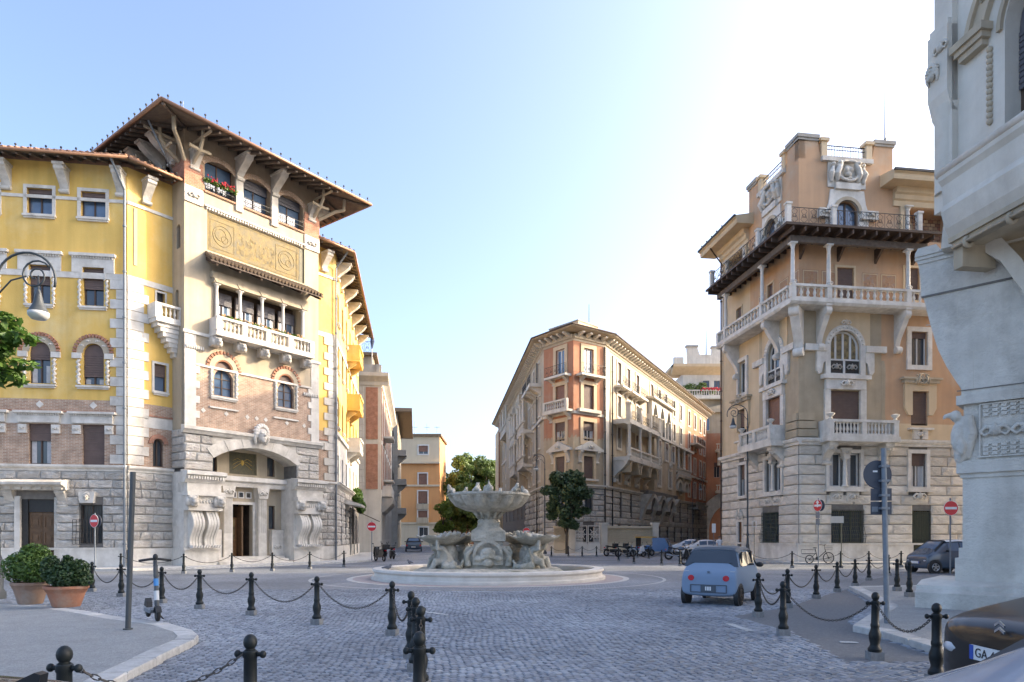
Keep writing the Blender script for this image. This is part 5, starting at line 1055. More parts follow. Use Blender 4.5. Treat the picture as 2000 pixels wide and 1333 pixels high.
# turret
TQ = 6.5; th = [(2.5, 4.05, 20.75, 23.1, True)]; tl = [(-4.0, -2.5, 20.75, 23.2, True)]
def stepped(x0, x1, sides):      # outline of the notched parapet
    return [(x0, 20.6), (x1, 20.6), (x1, 26.95), (x1-1.15, 26.95), (x1-1.2, 26.3), (x1-1.6, 25.7), (x0+1.75, 25.7), (x0+1.35, 26.3), (x0+1.3, 26.95), (x0, 26.95)]
wall(QR, 0, TQ, 20.6, 25.6, 'ochre', th); wall(QL, -TQ, 0, 20.6, 25.6, 'ochre', tl)
for fr, a, b_ in ((QR, 0, TQ), (QL, -TQ, 0)):
    c = (a+b_)/2
    fr.part('parapet', MB().prism([(a,25.6),(a+1.75,25.6),(a+1.4,26.1),(a+1.3,26.9),(a,26.9)], 0, .45), 'ochre'); fr.part('parapet', MB().prism([(b_-1.75,25.6),(b_,25.6),(b_,26.9),(b_-1.3,26.9),(b_-1.4,26.1)], 0, .45), 'ochre')
    for p, q in ((a-.14, a+1.36), (b_-1.36, b_+.14)): fr.part('coping', MB().box(p, q, -.15, .6, 26.9, 27.12).box(p+.05, q-.05, -.08, .5, 26.75, 26.9), 'greystone')
    fr.part('coping', MB().box(a+1.5, b_-1.5, -.22, .45, 25.5, 25.78), 'trav')
    for x in (a+1.7, b_-1.7): fr.part('parapet_post', MB().box(x-.2, x+.2, -.1, .35, 25.78, 26.75).box(x-.3, x+.3, -.2, .45, 26.75, 26.95), 'sand')
    b = MB()
    for k in range(15): x = a+1.95+(TQ-3.9)*k/14; b.tube([(x,.1,25.78),(x,.1,26.6)], .018, 4)
    b.box(a+1.9, b_-1.9, .08, .12, 26.58, 26.63); b.box(a+1.9, b_-1.9, .08, .12, 26.35, 26.38); fr.part('railing', b, 'iron')
    fr.part('relief_panel', MB().box(c-1.3, c+1.3, -.08, .01, 23.9, 25.5), 'trav'); carved('crest', fr, (c, -.1, 24.85), (1.55, 1.6, 1.2), 'trav', 'coat_of_arms'); fr.part('inscription_block', MB().box(c-.85, c+.85, -.26, 0, 23.75, 24.15), 'trav_clean')
    w0 = th[0] if fr is QR else tl[0]; r = (w0[1]-w0[0])/2; cc = (w0[0]+w0[1])/2; zs = w0[3]-r
    b = MB(); arcp = [(cc+r*cos(pi*k/16), zs+r*sin(pi*k/16)) for k in range(17)]
    b.prism([(cc+r,20.75)] + arcp + [(cc-r,20.75),(cc-r-.6,20.75),(cc-r-.75,22.2),(cc-r-.5,22.9),(cc-1.15,23.75),(cc+1.15,23.75),(cc+r+.5,22.9),(cc+r+.75,22.2),(cc+r+.6,20.75)], -.1, .01); fr.part('surround', b, 'trav_clean')
    fr.part('archivolt', MB().arch(cc, zs, r, r+.22, -.18, .0, 16), 'cream'); window(fr, *w0[:4], arch=True, mull=1, glass='glass_sky', t=.09, fm='frame_wood')
    for s in (-1, 1): fr.part('carved_block', MB().box(*sorted((cc+s*(r+.1), cc+s*(r+1.25))), -.3, 0, 21.9, 22.45), 'trav'); carved('orn', fr, (cc+s*(r+.75), -.3, 22.2), .9, 'trav', 'ornament')
for s, x in ((1, 2.12), (-1, 3.0)): pass
QR.part('window_leaf', MB().ring(1.95, 2.5, 20.85, 22.25, .05, -.32, -.28), 'frame_wood'); QR.part('pane', MB().box(1.95, 2.5, -.31, -.29, 20.85, 22.25), 'glass_sky')
QR.part('antenna', MB().tube([(6.2, .3, 27.1), (6.2, .3, 30.9)], [.06, .035], 6).tube([(6.2, .3, 27.1), (6.2, .3, 27.5)], .09, 6), 'galv')
# turret hidden sides and roofs
TQb = Fr(RBd, *QR.w(TQ, 0), 98); wall(TQb, 0, TQ, 20.6, 27, 'ochre'); TQc = Fr(RBd, *QR.w(TQ, TQ), 188); wall(TQc, 0, TQ, 20.6, 26, 'ochre'); QR.part('flat_roof', MB().box(.1, TQ-.1, .1, TQ-.1, 25.2, 25.3), 'greystone')
# wings either side of the turret with deep plaster eaves
for fr, x0, x1, cols2 in ((QR, TQ, XR, (6.9, 11.2)), (QL, XQ, -TQ, (-6.8, -8.3))):
    lo = (7.6, 10.9) if fr is QR else (-9.9, -7.2); y1 = 23.0
    wall(fr, x0, x1, 20.6, 24.2, 'sand' if fr is QL else 'ochre', [(lo[0], lo[1], 20.85, 22.95)], depth=1.2)
    fr.part('loggia_back', MB().box(lo[0]-.2, lo[1]+.2, 1.2, 1.26, 20.6, 23.1), 'tilework')
    o = window(fr, lo[0]+.1, lo[0]+1.05, 20.85, 22.4, sh=1, glass='glass', y=1.1); fr.part('surround', MB().ring(lo[0]+.1, lo[0]+1.05, 20.85, 22.4, .14, 1.1, 1.19), 'sand', parent=o)
    column(fr, lo[0]-.1 if fr is QR else lo[1]+.1, -.05, 20.85, 23.0, .16); column(fr, lo[1]-.0 if fr is QR else lo[0]+.0, -.05, 20.85, 23.0, .16); fr.part('pilaster', MB().box(*((lo[0]-.62, lo[0]-.34) if fr is QR else (lo[1]+.3, lo[1]+.55)), -.12, 0, 20.6, 23.0), 'sand')
    band(fr, x0, x1, 23.0, 24.1, 'sand', prof=[(.08,0),(.1,.3),(.22,.38),(.25,.62),(.4,.7),(.45,1)], name='entablature')
    e = fr.part('eave', MB().prismx([(0,24.1),(-1.25,24.1),(-1.3,24.25),(-1.3,24.42),(-1.45,24.5),(-1.45,24.62),(0,24.9)], x0-(.9 if fr is QR else 1.2), x1+(0 if fr is QR else .7)), 'sand')
    fr.part('gutter', MB().box(x0-(.95 if fr is QR else 1.2), x1+(0 if fr is QR else .75), -1.52, -1.38, 24.52, 24.66), 'iron', parent=e)
    fr.part('roof', MB().add([(x0,-1.3,24.66),(x1,-1.3,24.66),(x1,3.5,25.9),(x0,3.5,25.9)], [(0,1,2,3)]), 'greystone')
QL.part('chimney', MB().box(-8.1, -7.5, 1.0, 1.6, 24.8, 25.6), 'brick_red')
b = MB(); spikes(b, (-12, -1.4), (-7.5, -1.4), 24.6, .8); tag(QL.part('roof_spikes', b, 'iron'), kind='stuff')
downpipe(QL, -10.75, .2, 23.2, -.15, (-10.2, -1.3, 24.1), 'wood_dark', .06)
b = MB()    # body of the block behind the fronts
pa, pb, pc, pd = QL.w(XQ, 0), QR.w(XR, 0), (QR.w(XR, 0)[0]+14*VX, QR.w(XR, 0)[1]+14*VY), (QL.w(XQ, 0)[0]+14*UX, QL.w(XQ, 0)[1]+14*UY)
for p, q in ((pb, pc), (pc, pd), (pd, pa)): b.add([(p[0]-Q[0],p[1]-Q[1],0),(q[0]-Q[0],q[1]-Q[1],0),(q[0]-Q[0],q[1]-Q[1],24.4),(p[0]-Q[0],p[1]-Q[1],24.4)], [(0,1,2,3)])
obj('rear_wall', b, 'sand', RBd); obj('flat_roof', MB().prismz([(p[0]-Q[0], p[1]-Q[1]) for p in (pa, (Q[0]+.3, Q[1]+.3), pb, pc, pd)], 24.3, 24.5), 'greystone', RBd)
# next houses along the side street, mostly hidden behind the villa
nb = thing('side_street_palazzo', 'sand coloured palazzo whose bracketed eave shows just behind the turreted palazzo', 'building', (20.0, 54.8, 0))
NF = Fr(nb, 20.0, 54.8, -82)
NF.part('wall', MB().box(-5.5, 0, 0, 10, 0, 22.6), 'khaki'); NF.part('eave', MB().prismx([(0,22.2),(-2.1,22.75),(-2.25,23.0),(-2.25,23.2),(0,23.9)], -4.5, .0), 'sand')
NG = Fr(nb, 19.6, 60.5, 252.5)
NG.part('wall', MB().box(-64, 0, 0, 11, 0, 21.0), 'khaki'); NG.part('eave', MB().prismx([(0,20.7),(-.7,21.0),(-.7,21.2),(0,21.5)], -64, 0), 'sand')  # unseen row added as an occluder, height set to shade the wedge palazzo
# ================================================================== CENTRE PALAZZO (wedge between the two streets)
CB0 = (6.48, 72.0)
CP = thing('wedge_palazzo', 'terracotta and stone palazzo with a canted corner, rusticated base and deep bracketed eave', 'building', (*CB0, 0))
CA = Fr(CP, 6.48, 72.0, -53); CBf = Fr(CP, 6.48, 72.0, 37); BLf = Fr(CP, 3.531, 75.913, -84); CR = Fr(CP, 10.074, 74.708, 62.3)
LA, LBb, LL, LR = 4.9, 4.5, 57.0, 52.6
EZ = 23.4
def rust(fr, x0, x1, holes, nst=True, w0=1.1, w1=2.0, ch=.62):
    wall(fr, x0, x1, 0, 7.0, 'joint', holes, depth=.35)
    if nst: stones(fr, x0, x1, courses(.9, 6.9, ch), holes, 'ashlar_grey', .9, w0, w1, .05, .22)
    band(fr, x0, x1, 6.95, 7.3, 'plaster_pale', prof=[(.2,0),(.25,.4),(.45,.6),(.45,1)], name='cornice'); wall(fr, x0, x1, 0, .9, 'plaster_pale', holes, y=-.2, depth=.5)
for fr, x0, x1, c in ((CA, -LA, 0, -2.05), (CBf, 0, LBb, 2.15)):
    gh = [(c-.8, c+.8, 1.0, 2.75), (c-.6, c+.6, 4.6, 6.4)]
    uh = [(c-.75, c+.75, 7.95, 10.35), (c-.8, c+.8, 12.0, 14.05), (c-.75, c+.75, 15.4, 18.0), (c-.72, c+.72, 19.3, 21.9)]
    rust(fr, x0, x1, gh); wall(fr, x0, x1, 7.3, 12.2, 'olive', uh); wall(fr, x0, x1, 12.2, EZ-.3, 'terracotta_wall', uh)
    b = MB()
    for k in range(9): xx = x0+(x1-x0)*k/9; b.prism([(xx,12.2),(xx+(x1-x0)/9,12.2),(xx+(x1-x0)/9*U(.6,.9),12.2+U(.1,.5)),(xx+(x1-x0)/9*.3,12.2+U(.1,.45))], -.006, 0)
    fr.part('render_patch', b, 'olive')
    for h in gh: window(fr, *h, glass='glass', fm='iron')
    window(fr, *uh[0], sh=1 if fr is CBf else .9, glass='glass'); window(fr, *uh[1], sh=.45, fm='frame_white', glass='glass', cur=.5); window(fr, *uh[2], sh=1, glass='glass', shm='shutter_red' if fr is CA else 'shutter'); window(fr, *uh[3], fm='frame_white', glass='glass_sky', t=.12)
    for h in uh[1:]: fr.part('surround', MB().ring(h[0], h[1], h[2], h[3], .42, -.1, .02), 'sand')
    fr.part('surround', MB().ring(*uh[0], .3, -.12, .02), 'sand')
    for s in (-1, 1): bracket(fr, c+s*1.25, 10.9, 1.3, .4, .4, 'plaster_pale')
    b = MB(); b.prism([(c-1.9,10.9),(c+1.9,10.9),(c+1.9,11.1),(c,11.95),(c-1.9,11.1)], -.45, .0); fr.part('pediment', b, 'plaster_pale'); carved('orn', fr, (c, -.45, 11.3), 1.2, 'plaster_pale', 'ornament')
    fr.part('sill', MB().box(c-1.3, c+1.3, -.3, 0, 7.72, 7.92), 'plaster_pale'); band(fr, x0, x1, 14.75, 15.05, 'plaster_pale', .1)
    sl = fr.part('balcony', MB().box(c-1.75, c+1.75, -.9, 0, 18.75, 18.98), 'plaster_pale')
    iron_rail(fr, c-1.7, c+1.7, 19.0, 1.05, -.82, parent=sl)
    for s in (-1, 1): bracket(fr, c+s*1.1, 18.75, .6, .7, .4, 'plaster_pale', parent=sl)
    if fr is CA:
        sl = fr.part('balcony', MB().box(c-2.0, c+2.0, -.9, 0, 14.95, 15.2), 'plaster_pale'); balustrade(fr, c-1.95, c+1.95, 15.2, 1.1, -.75, 11, 'plaster_pale', .11, parent=sl, posts=(c-1.8, c+1.8))
        for s in (-1, 1): bracket(fr, c+s*1.5, 14.95, .8, .8, .45, 'plaster_pale', parent=sl)
    else: fr.part('sill', MB().box(c-1.6, c+1.6, -.4, 0, 15.0, 15.35), 'plaster_pale')
def c_eave(fr, x0, x1, m0, m1):
    ov = 1.4
    b = MB(); pr = [(0, EZ-.1), (ov*.9, EZ+.02), (ov, EZ+.08), (ov, EZ+.2), (0, EZ+.55)]
    vs = []
    for xx, mm in ((x0, -m0), (x1, m1)):
        for o, z in pr: vs.append((xx+mm*o/ov, -o, z))
    b.add(vs, [(i, i+1, 6+i, 5+i) for i in range(4)] + [(0,1,2,3,4), (9,8,7,6,5)]); e = fr.part('eave', b, 'khaki')
    b = MB(); b.tube([(x0-m0,-ov-.05,EZ+.22),(x1+m1,-ov-.05,EZ+.22)], .09, 6); fr.part('gutter', b, 'wood_dark', parent=e)
    band(fr, x0, x1, EZ-.95, EZ-.3, 'khaki', prof=[(.05,0),(.1,.3),(.25,.4),(.28,1)], name='entablature')
    n = min(60, int((x1-x0)/.95)); mm_ = MB().prismx([(0,0),(-.75,.3),(-.8,.45),(0,.45)], -.16, .16).mesh('modillion', 'plaster_pale')
    for k in range(n): fr.part('modillion', mm_, at=(x0+(x1-x0)*(k+.5)/n, -.25, EZ-.55), parent=e)
    return e
c_eave(CA, -LA, 0, 1.4*.25, 1.4); c_eave(CBf, 0, LBb, 1.4, 1.4*.2); c_eave(CR, 0, LR, 1.4*.2, 0); c_eave(BLf, -LL, 0, 0, 1.4*.25)
pts = [CA.w(-LA+.4, .5), CA.w(0, .7), CBf.w(LBb-.4, .5), CR.w(4, 5), BLf.w(-4, 5)]
obj('attic', MB().prismz([(p[0]-CB0[0], p[1]-CB0[1]) for p in pts], EZ+.2, EZ+1.25), 'sand', CP)
obj('attic_coping', MB().prismz([(p[0]-CB0[0]+(p[0]-8)*.03, p[1]-CB0[1]-.1) for p in pts], EZ+1.25, EZ+1.38), 'greystone', CP)
# right-hand street front
gx = [4.9, 8.7, 12.9, 17.6, 22.0, 26.2, 30.2, 34.2, 38.5, 42.5, 46.5]
gh = [(x-.6, x+.6, .95, 2.68) for x in gx] + [(5.0, 5.9, 4.1, 6.4), (8.9, 9.8, 4.1, 6.4), (29, 30, 4.1, 6.4), (33, 34, 4.1, 6.4), (38, 39, 4.1, 6.4), (42, 43, 4.1, 6.4), (46, 47, 4.1, 6.4)]
rust(CR, 0, LR, gh, True, 1.6, 3.0, .75)
for h in gh: window(CR, *h, glass='glass', fm='iron')
up = []
for x in (5.0, 8.4, 12.0): up += [(x-.5, x+.5, 8.0, 10.0), (x-.6, x+.6, 12.0, 14.4), (x-.6, x+.6, 15.6, 18.0), (x-.65, x+.65, 19.4, 21.9)]
for x in (18.4, 23.9): up += [(x-.75, x+.75, 8.5, 10.9)]
for x in (18.3, 22.0, 25.4): up += [(x-.7, x+.7, 12.2, 14.5), (x-.65, x+.65, 20.2, 22.0)]
for x in (30.0, 34.0): up += [(x-.6, x+.6, 8.3, 10.6), (x-.6, x+.6, 12.2, 14.6), (x-.6, x+.6, 16.0, 18.4), (x-.6, x+.6, 19.6, 21.9)]
for x in (39.5, 43.5, 47.6, 50.6): up += [(x-.6, x+.6, 8.3, 10.6), (x-.6, x+.6, 12.2, 14.6), (x-.6, x+.6, 16.0, 18.4), (x-.6, x+.6, 19.6, 21.9)]
wall(CR, 0, 37, 7.3, EZ-.3, 'khaki', up); wall(CR, 37, LR, 7.3, EZ-.3, 'terracotta_wall', up)
for h in up: window(CR, *h, sh=random.choice((.3, .5, .8, 0)), glass='glass', fm='frame_white'); CR.part('surround', MB().ring(h[0], h[1], h[2], h[3], .25, -.1, .02), 'plaster_pale')
CR.part('quoin_strip', MB().box(-.05, 1.3, -.12, .05, 7.3, EZ-.9), 'plaster_pale')
for x in (5.0, 8.6, 12.0):   # small iron balconies, top floor
    sl = CR.part('balcony', MB().box(x-1.5, x+1.5, -1.0, 0, 18.75, 19.0), 'plaster_pale'); iron_rail(CR, x-1.45, x+1.45, 19.0, 1.05, -.92, parent=sl); bracket(CR, x-1, 18.75, .6, .7, .4, 'plaster_pale', parent=sl); bracket(CR, x+1, 18.75, .6, .7, .4, 'plaster_pale', parent=sl)
# two-storey white loggia
sl = CR.part('loggia', MB().box(2.9, 15.0, -2.0, 0, 14.5, 15.0), 'plaster_pale'); s2 = CR.part('loggia', MB().box(2.9, 15.0, -2.0, 0, 10.3, 10.75), 'plaster_pale')
balustrade(CR, 2.9, 15.0, 10.75, 1.05, -1.85, 22, 'plaster_pale', .1, parent=s2, posts=(3.1, 7.2, 11.2, 14.9)); iron_rail(CR, 2.9, 15.0, 15.0, 1.05, -1.85, parent=sl)
for x in (3.1, 7.2, 11.2, 14.9): column(CR, x, -1.85, 10.75, 14.5, .2, 'plaster_pale'); CR.part('post', MB().box(x-.25, x+.25, -2.1, -1.6, 15.0, 16.6).box(x-.34, x+.34, -2.2, -1.5, 16.6, 16.8), 'plaster_pale', parent=sl)
for x in (3.1, 7.2, 11.2, 14.9): bracket(CR, x, 10.3, 2.4, 1.9, .8, 'plaster_pale')
for x in (5.15, 9.2, 13.05): CR.part('corbel_arch', MB().arch(x, 9.0, 1.45, 1.9, -1.9, -.02, 12), 'olive')
# oriel with pointed arcade, carried on ribbed corbels
CR.part('oriel', MB().box(16.2, 27.2, -1.0, 0, 7.6, 14.9), 'khaki'); CR.part('oriel_base', MB().prismx([(0,4.6),(-.35,4.9),(-.5,5.6),(-1.05,6.6),(-1.1,7.6),(0,7.6)], 13.2, 28.0), 'joint')
for x in (13.4, 18.0, 22.7, 27.2):
    pr = [(.0, 3.6)] + [(-(1.5*(k/8)**1.7)-.25, 3.6+3.5*k/8) for k in range(9)] + [(0, 7.1)]; CR.part('corbel_rib', MB().prismx(pr, x-.55, x+.55), 'ashlar_grey')
for x in (15.7, 20.3, 25.0): CR.part('corbel_arch', MB().arch(x, 5.2, 1.6, 2.05, -1.2, -.3, 12), 'ashlar_grey')
for x in (18.4, 23.9): window(CR, x-.75, x+.75, 8.5, 10.9, glass='glass', y=-1.02, fm='frame_white'); CR.part('surround', MB().ring(x-.75, x+.75, 8.5, 10.9, .25, -1.12, -1.0), 'plaster_pale'); carved('crest', CR, (x, -1.1, 11.7), .9, 'plaster_pale', 'carved_crest')
for x in (18.3, 22.0, 25.4): window(CR, x-.7, x+.7, 12.2, 14.5, glass='glass', y=-1.02, fm='frame_white', sh=.3); CR.part('surround', MB().ring(x-.7, x+.7, 12.2, 14.5, .2, -1.12, -1.0), 'plaster_pale')
CR.part('string_course', MB().box(15.0, 38, -1.2, 0, 14.75, 15.1), 'plaster_pale'); band(CR, 15, LR, 11.4, 11.7, 'plaster_pale', .25)
CR.part('arcade_wall', MB().box(16.6, 27.0, -.05, .0, 15.1, 19.4), 'dark')  # near-black sheet, painted shade behind the open arches
for i, x in enumerate((18.2, 21.6, 25.0)):
    CR.part('pointed_arch', MB().prism([(x-1.7,15.1),(x-1.15,15.1),(x-1.15,17.6)] + [(x-1.15+1.15*(k/6), 17.6+1.75*sin(pi/2*k/6)) for k in range(1, 7)] + [(x+1.15*(k/6), 17.6+1.75*sin(pi/2*(1-k/6))) for k in range(1, 7)] + [(x+1.15,15.1),(x+1.7,15.1),(x+1.7,19.9),(x-1.7,19.9)], -.6, -.06), 'plaster_pale')
    column(CR, x-1.35, -.75, 15.1, 17.6, .18, 'plaster_pale')
iron_rail(CR, 16.6, 27.0, 15.1, 1.0, -.5)
sl = CR.part('balcony', MB().box(15.8, 27.0, -1.1, 0, 19.75, 20.0), 'plaster_pale'); iron_rail(CR, 15.8, 27, 20.0, 1.0, -1.0, parent=sl)
for x in (30, 34):
    CR.part('corbel_arch', MB().arch(x, 8.6, 1.2, 1.6, -1.0, 0, 10), 'plaster_pale')
sl = CR.part('balcony', MB().box(28.2, 36.2, -1.2, 0, 10.5, 10.8), 'plaster_pale'); balustrade(CR, 28.2, 36.2, 10.8, 1.0, -1.1, 14, 'plaster_pale', .11, parent=sl)
for x in (28.5, 32, 36): column(CR, x, -1.05, 11.8, 14.75, .18, 'plaster_pale'); bracket(CR, x, 10.5, 1.8, 1.1, .7, 'plaster_pale')
sl = CR.part('balcony', MB().box(40, 46, -1.3, 0, 16.6, 16.85), 'plaster_pale'); iron_rail(CR, 40, 46, 16.85, 1.0, -1.2, parent=sl); sl = CR.part('balcony', MB().box(40, 46, -1.3, 0, 6.2, 6.5), 'greystone'); balustrade(CR, 40, 46, 6.5, .9, -1.1, 10, 'greystone', .1, parent=sl)
downpipe(CR, 2.2, .2, 22, -.2, None, 'iron', .08); downpipe(CBf, 4.45, .2, 22.4, -.22, None, 'iron', .08)
# left-hand street front
lx = [-3.2, -7.4, -11.6, -16.0, -20.5, -25.5, -31, -37, -43, -50]; lh = []; lg_ = []
for x in lx: lg_ += [(x-.6, x+.6, 1.0, 2.8), (x-.55, x+.55, 4.2, 6.3)]; lh += [(x-.6, x+.6, 8.2, 10.6), (x-.6, x+.6, 12.0, 14.4), (x-.6, x+.6, 15.7, 18.0), (x-.6, x+.6, 19.4, 21.8)]
rust(BLf, -LL, 0, lg_, False); stones(BLf, -16, 0, courses(.9, 6.9, .75), lg_, 'ashlar_grey', .9, 1.6, 2.8, .05, .22); wall(BLf, -LL, 0, 7.3, EZ-.3, 'khaki', lh)
for h in lh: window(BLf, *h, sh=random.choice((.3, .6, 1)), glass='glass'); BLf.part('surround', MB().ring(*h, .25, -.14, .02), 'plaster_pale')
for h in lg_: window(BLf, *h, glass='glass')
for z, x0, x1, k in ((18.75, -9.2, -5.4, 'i'), (18.75, -4.6, -1.6, 'i'), (14.5, -14.5, -8.0, 'b'), (10.3, -14.5, -8.0, 'b'), (14.5, -24, -18, 'b'), (10.3, -24, -18, 'b'), (18.0, -40, -30, 'b')):
    sl = BLf.part('balcony', MB().box(x0, x1, -1.4, 0, z, z+.4), 'plaster_pale')
    if k == 'i': iron_rail(BLf, x0, x1, z+.4, 1.05, -1.3, parent=sl)
    else: balustrade(BLf, x0, x1, z+.4, 1.05, -1.3, 10, 'plaster_pale', .11, parent=sl); column(BLf, x0+.3, -1.3, z+1.45, z+4.2, .2, 'plaster_pale'); column(BLf, x1-.3, -1.3, z+1.45, z+4.2, .2, 'plaster_pale'); column(BLf, (x0+x1)/2, -1.3, z+1.45, z+4.2, .2, 'plaster_pale')
    for xx in (x0+.6, x1-.6): bracket(BLf, xx, z, 1.0, 1.2, .6, 'plaster_pale', parent=sl)
BLf.part('tower_block', MB().box(-16.5, -14.5, -1.1, 1, 7.3, 20.6), 'khaki'); BLf.part('tower_block', MB().box(-30, -24.5, -1.3, 1, 7.3, 19.8), 'khaki'); BLf.part('end_block', MB().box(-57, -50, -.8, 3, 0, 21.5), 'sand')
band(BLf, -LL, 0, 14.75, 15.1, 'plaster_pale', .25); downpipe(BLf, -4.0, .2, 22, -.2, None, 'iron', .08); downpipe(BLf, -46, 5, 22, -1.0, None, 'copper', .15)
p1, p2, p3, p4 = CR.w(LR, 0), CR.w(LR, 14), BLf.w(-LL, 14), BLf.w(-LL, 0)
b = MB()
for p, q in ((p1, p2), (p2, p3), (p3, p4)): b.add([(p[0]-CB0[0],p[1]-CB0[1],0),(q[0]-CB0[0],q[1]-CB0[1],0),(q[0]-CB0[0],q[1]-CB0[1],EZ),(p[0]-CB0[0],p[1]-CB0[1],EZ)], [(0,1,2,3)])
obj('rear_wall', b, 'khaki', CP)
fp2 = [CB0, CBf.w(LBb, 0), p1, p2, p3, p4, BLf.w(0, 0)]; obj('roof', MB().prismz([(p[0]-CB0[0], p[1]-CB0[1]) for p in fp2], EZ+.2, EZ+.45), 'rooftile', CP)
CR.part('antenna', MB().tube([(3.2, 3.0, EZ+.5), (3.2, 3.0, EZ+5.2)], [.07, .03], 6), 'iron')
for k, x in enumerate((4.6, 5.6, 6.6)): CR.part('chimney_pot', MB().lathe([(.2,0),(.16,.5),(.3,.6),(.3,.85),(.1,1.0)], 8, (x, 2.0, EZ+.45)), 'iron')
# garden wall with a pierced gate in front of the canted corner
gwall = thing('garden_wall', 'low stone garden wall with lattice panels and a white gate below the wedge palazzo', 'wall', (4.4, 66.5, 0))
GF = Fr(gwall, 4.4, 66.6, 4)
for a, b_ in ((-.3, 1.3), (4.8, 9.6)):
    GF.part('wall', MB().box(a, b_, 0, .35, .1, 1.15), 'buff'); GF.part('coping', MB().box(a-.05, b_+.05, -.08, .43, 2.55, 2.75), 'buff')
    b = MB(); n = int((b_-a)/.35)
    for k in range(n):
        x = a+(b_-a)*(k+.5)/n
        for z in (1.32, 1.66, 2.0, 2.34): b.torus((x, .15, z), .15, .035, 8, 4)
    b.box(a, b_, .2, .24, 1.15, 2.55); GF.part('lattice', b, 'buff')
for x in (1.45, 4.65, 9.75): GF.part('gate_pier', MB().box(x-.3, x+.3, -.15, .5, .1, 2.9).box(x-.38, x+.38, -.22, .57, 2.9, 3.1), 'plaster_pale')
for s in (0, 1):
    a = 1.8+s*1.25; b = MB(); b.box(a, a+1.2, .1, .18, .15, 1.1); b.ring(a+.08, a+1.12, 1.2, 2.75, .07, .1, .18)
    for k in range(8): t = pi*k/8; b.tube([(a+.6, .14, 1.95), (a+.6+.5*cos(2*t), .14, 1.95+.7*sin(2*t))], .03, 4)
    b.torus((a+.6, .14, 1.95), .3, .03, 14, 4); GF.part('gate_leaf', b, 'frame_white')
# ================================================================== STREET ON THE LEFT
def simple_house(root, fr, x0, x1, z0, z1, m, cols, rows, ww, wh, sh=.6, shm='shutter', sill=None, surround=None, t=.2):
    H = [(c-ww/2, c+ww/2, r, r+wh) for c in cols for r in rows]; wall(fr, x0, x1, z0, z1, m, H)
    for h in H:
        o = window(fr, *h, sh=sh if isinstance(sh, float) else random.choice(sh), shm=shm, glass='glass', sill=sill, fm='frame_white')
        if surround: fr.part('surround', MB().ring(*h, t, -.08, .02), surround, parent=o)
bp_ = (-13.4, 70.0)
BK = thing('brick_palazzo', 'red brick palazzo with pale stone pilasters and a scalloped bay at its foot', 'building', (*bp_, 0))
BF = Fr(BK, *bp_, 8); BS = Fr(BK, *bp_, 98)
wall(BF, -9, 0, 0, 18.2, 'plaster_pale'); 
for x0, x1 in ((-1.55, -.35), (-4.2, -2.55), (-7.5, -5.2)):
    for z0, z1 in ((6.6, 11.2), (11.7, 17.0)): BF.part('brick_panel', MB().box(x0, x1, -.06, .01, z0, z1), 'brick_red')
for x in (-2.1, -4.8):
    for k in range(16): BF.part('quoin', MB().box(x-.35-(.15 if k % 2 else 0), x+.3, -.10, .01, 6.6+k*.66, 7.2+k*.66), 'plaster_pale')
SW = [(k*4.2+2.0, z) for k in range(7) for z in (8.0, 12.8)]
simple_house(BK, BS, 0, 30, 5.8, 18.2, 'plaster_pale', [2.2, 6.2, 10.4, 14.6, 18.8, 23, 27], [7.6, 12.6], 1.3, 3.0, (.5, 1.0), 'shutter_red'); simple_house(BK, BS, 0, 30, 0, 5.8, 'greystone', [2.2, 4.2, 6.2, 10.4, 14.6, 18.8, 23, 27], [1.4], 1.0, 3.0, .0)
for x in (.2, 4.0, 8.1, 12.3, 16.5, 20.7, 25): 
    for z0, z1 in ((6.6, 11.2), (11.7, 17.0)): BS.part('brick_panel', MB().box(x, x+1.0, -.06, .01, z0, z1), 'brick_red')
b = MB()
for k in range(9): b.prismx([(0,4.2),(-.3,4.4),(-1.1,5.2),(-1.2,5.75),(0,5.9)], 1.2+k*.9, 2.0+k*.9)
BS.part('scalloped_bay', b, 'greystone'); BS.part('bay', MB().box(1.0, 9.5, -1.0, 0, 5.9, 7.0), 'plaster_pale')
for z in (11.3, 16.0): sl = BS.part('balcony', MB().box(4, 8, -1.1, 0, z-3.6, z-3.4), 'plaster_pale'); iron_rail(BS, 4, 8, z-3.4, 1.0, -1.0, parent=sl)
for fr, x0, x1 in ((BF, -9, 0), (BS, 0, 30)): band(fr, x0, x1, 17.2, 18.4, 'plaster_pale', prof=[(.1,0),(.15,.3),(.4,.5),(.7,.7),(.75,1)], name='cornice', e1=.75 if fr is BF else 0); fr.part('parapet', MB().box(x0, x1, .2, .5, 18.4, 19.4), 'greystone')
BF.part('attic', MB().box(-9, -.9, 1.5, 8, 18.4, 20.6), 'cream'); BF.part('attic_roof', MB().box(-9.4, -.5, 1.1, 8.4, 20.6, 20.9), 'roof_old'); iron_rail(BF, -5, -1.2, 20.9, 1.2, 1.5); BF.part('body', MB().box(-9, -.3, .35, 29.5, 0, 18.3), 'plaster_pale')
BF.part('flagpole', MB().tube([(-1.0, 1.2, 18.4), (-1.0, .9, 23.2)], .05, 6), 'frame_white'); BF.part('furled_flag', MB().tube([(-1.0, .98, 21.2), (-.95, .95, 22.0), (-1.0, .9, 23.0)], [.05, .22, .06], 8), 'cloth_blue')
GS0 = (-17.3, 103.0); GSt = thing('grey_palazzo', 'tall grey stone palazzo with a projecting tiled eave between brick palazzo and orange house', 'building', (*GS0, 0)); GA = Fr(GSt, *GS0, 8); GB = Fr(GSt, *GS0, 98)
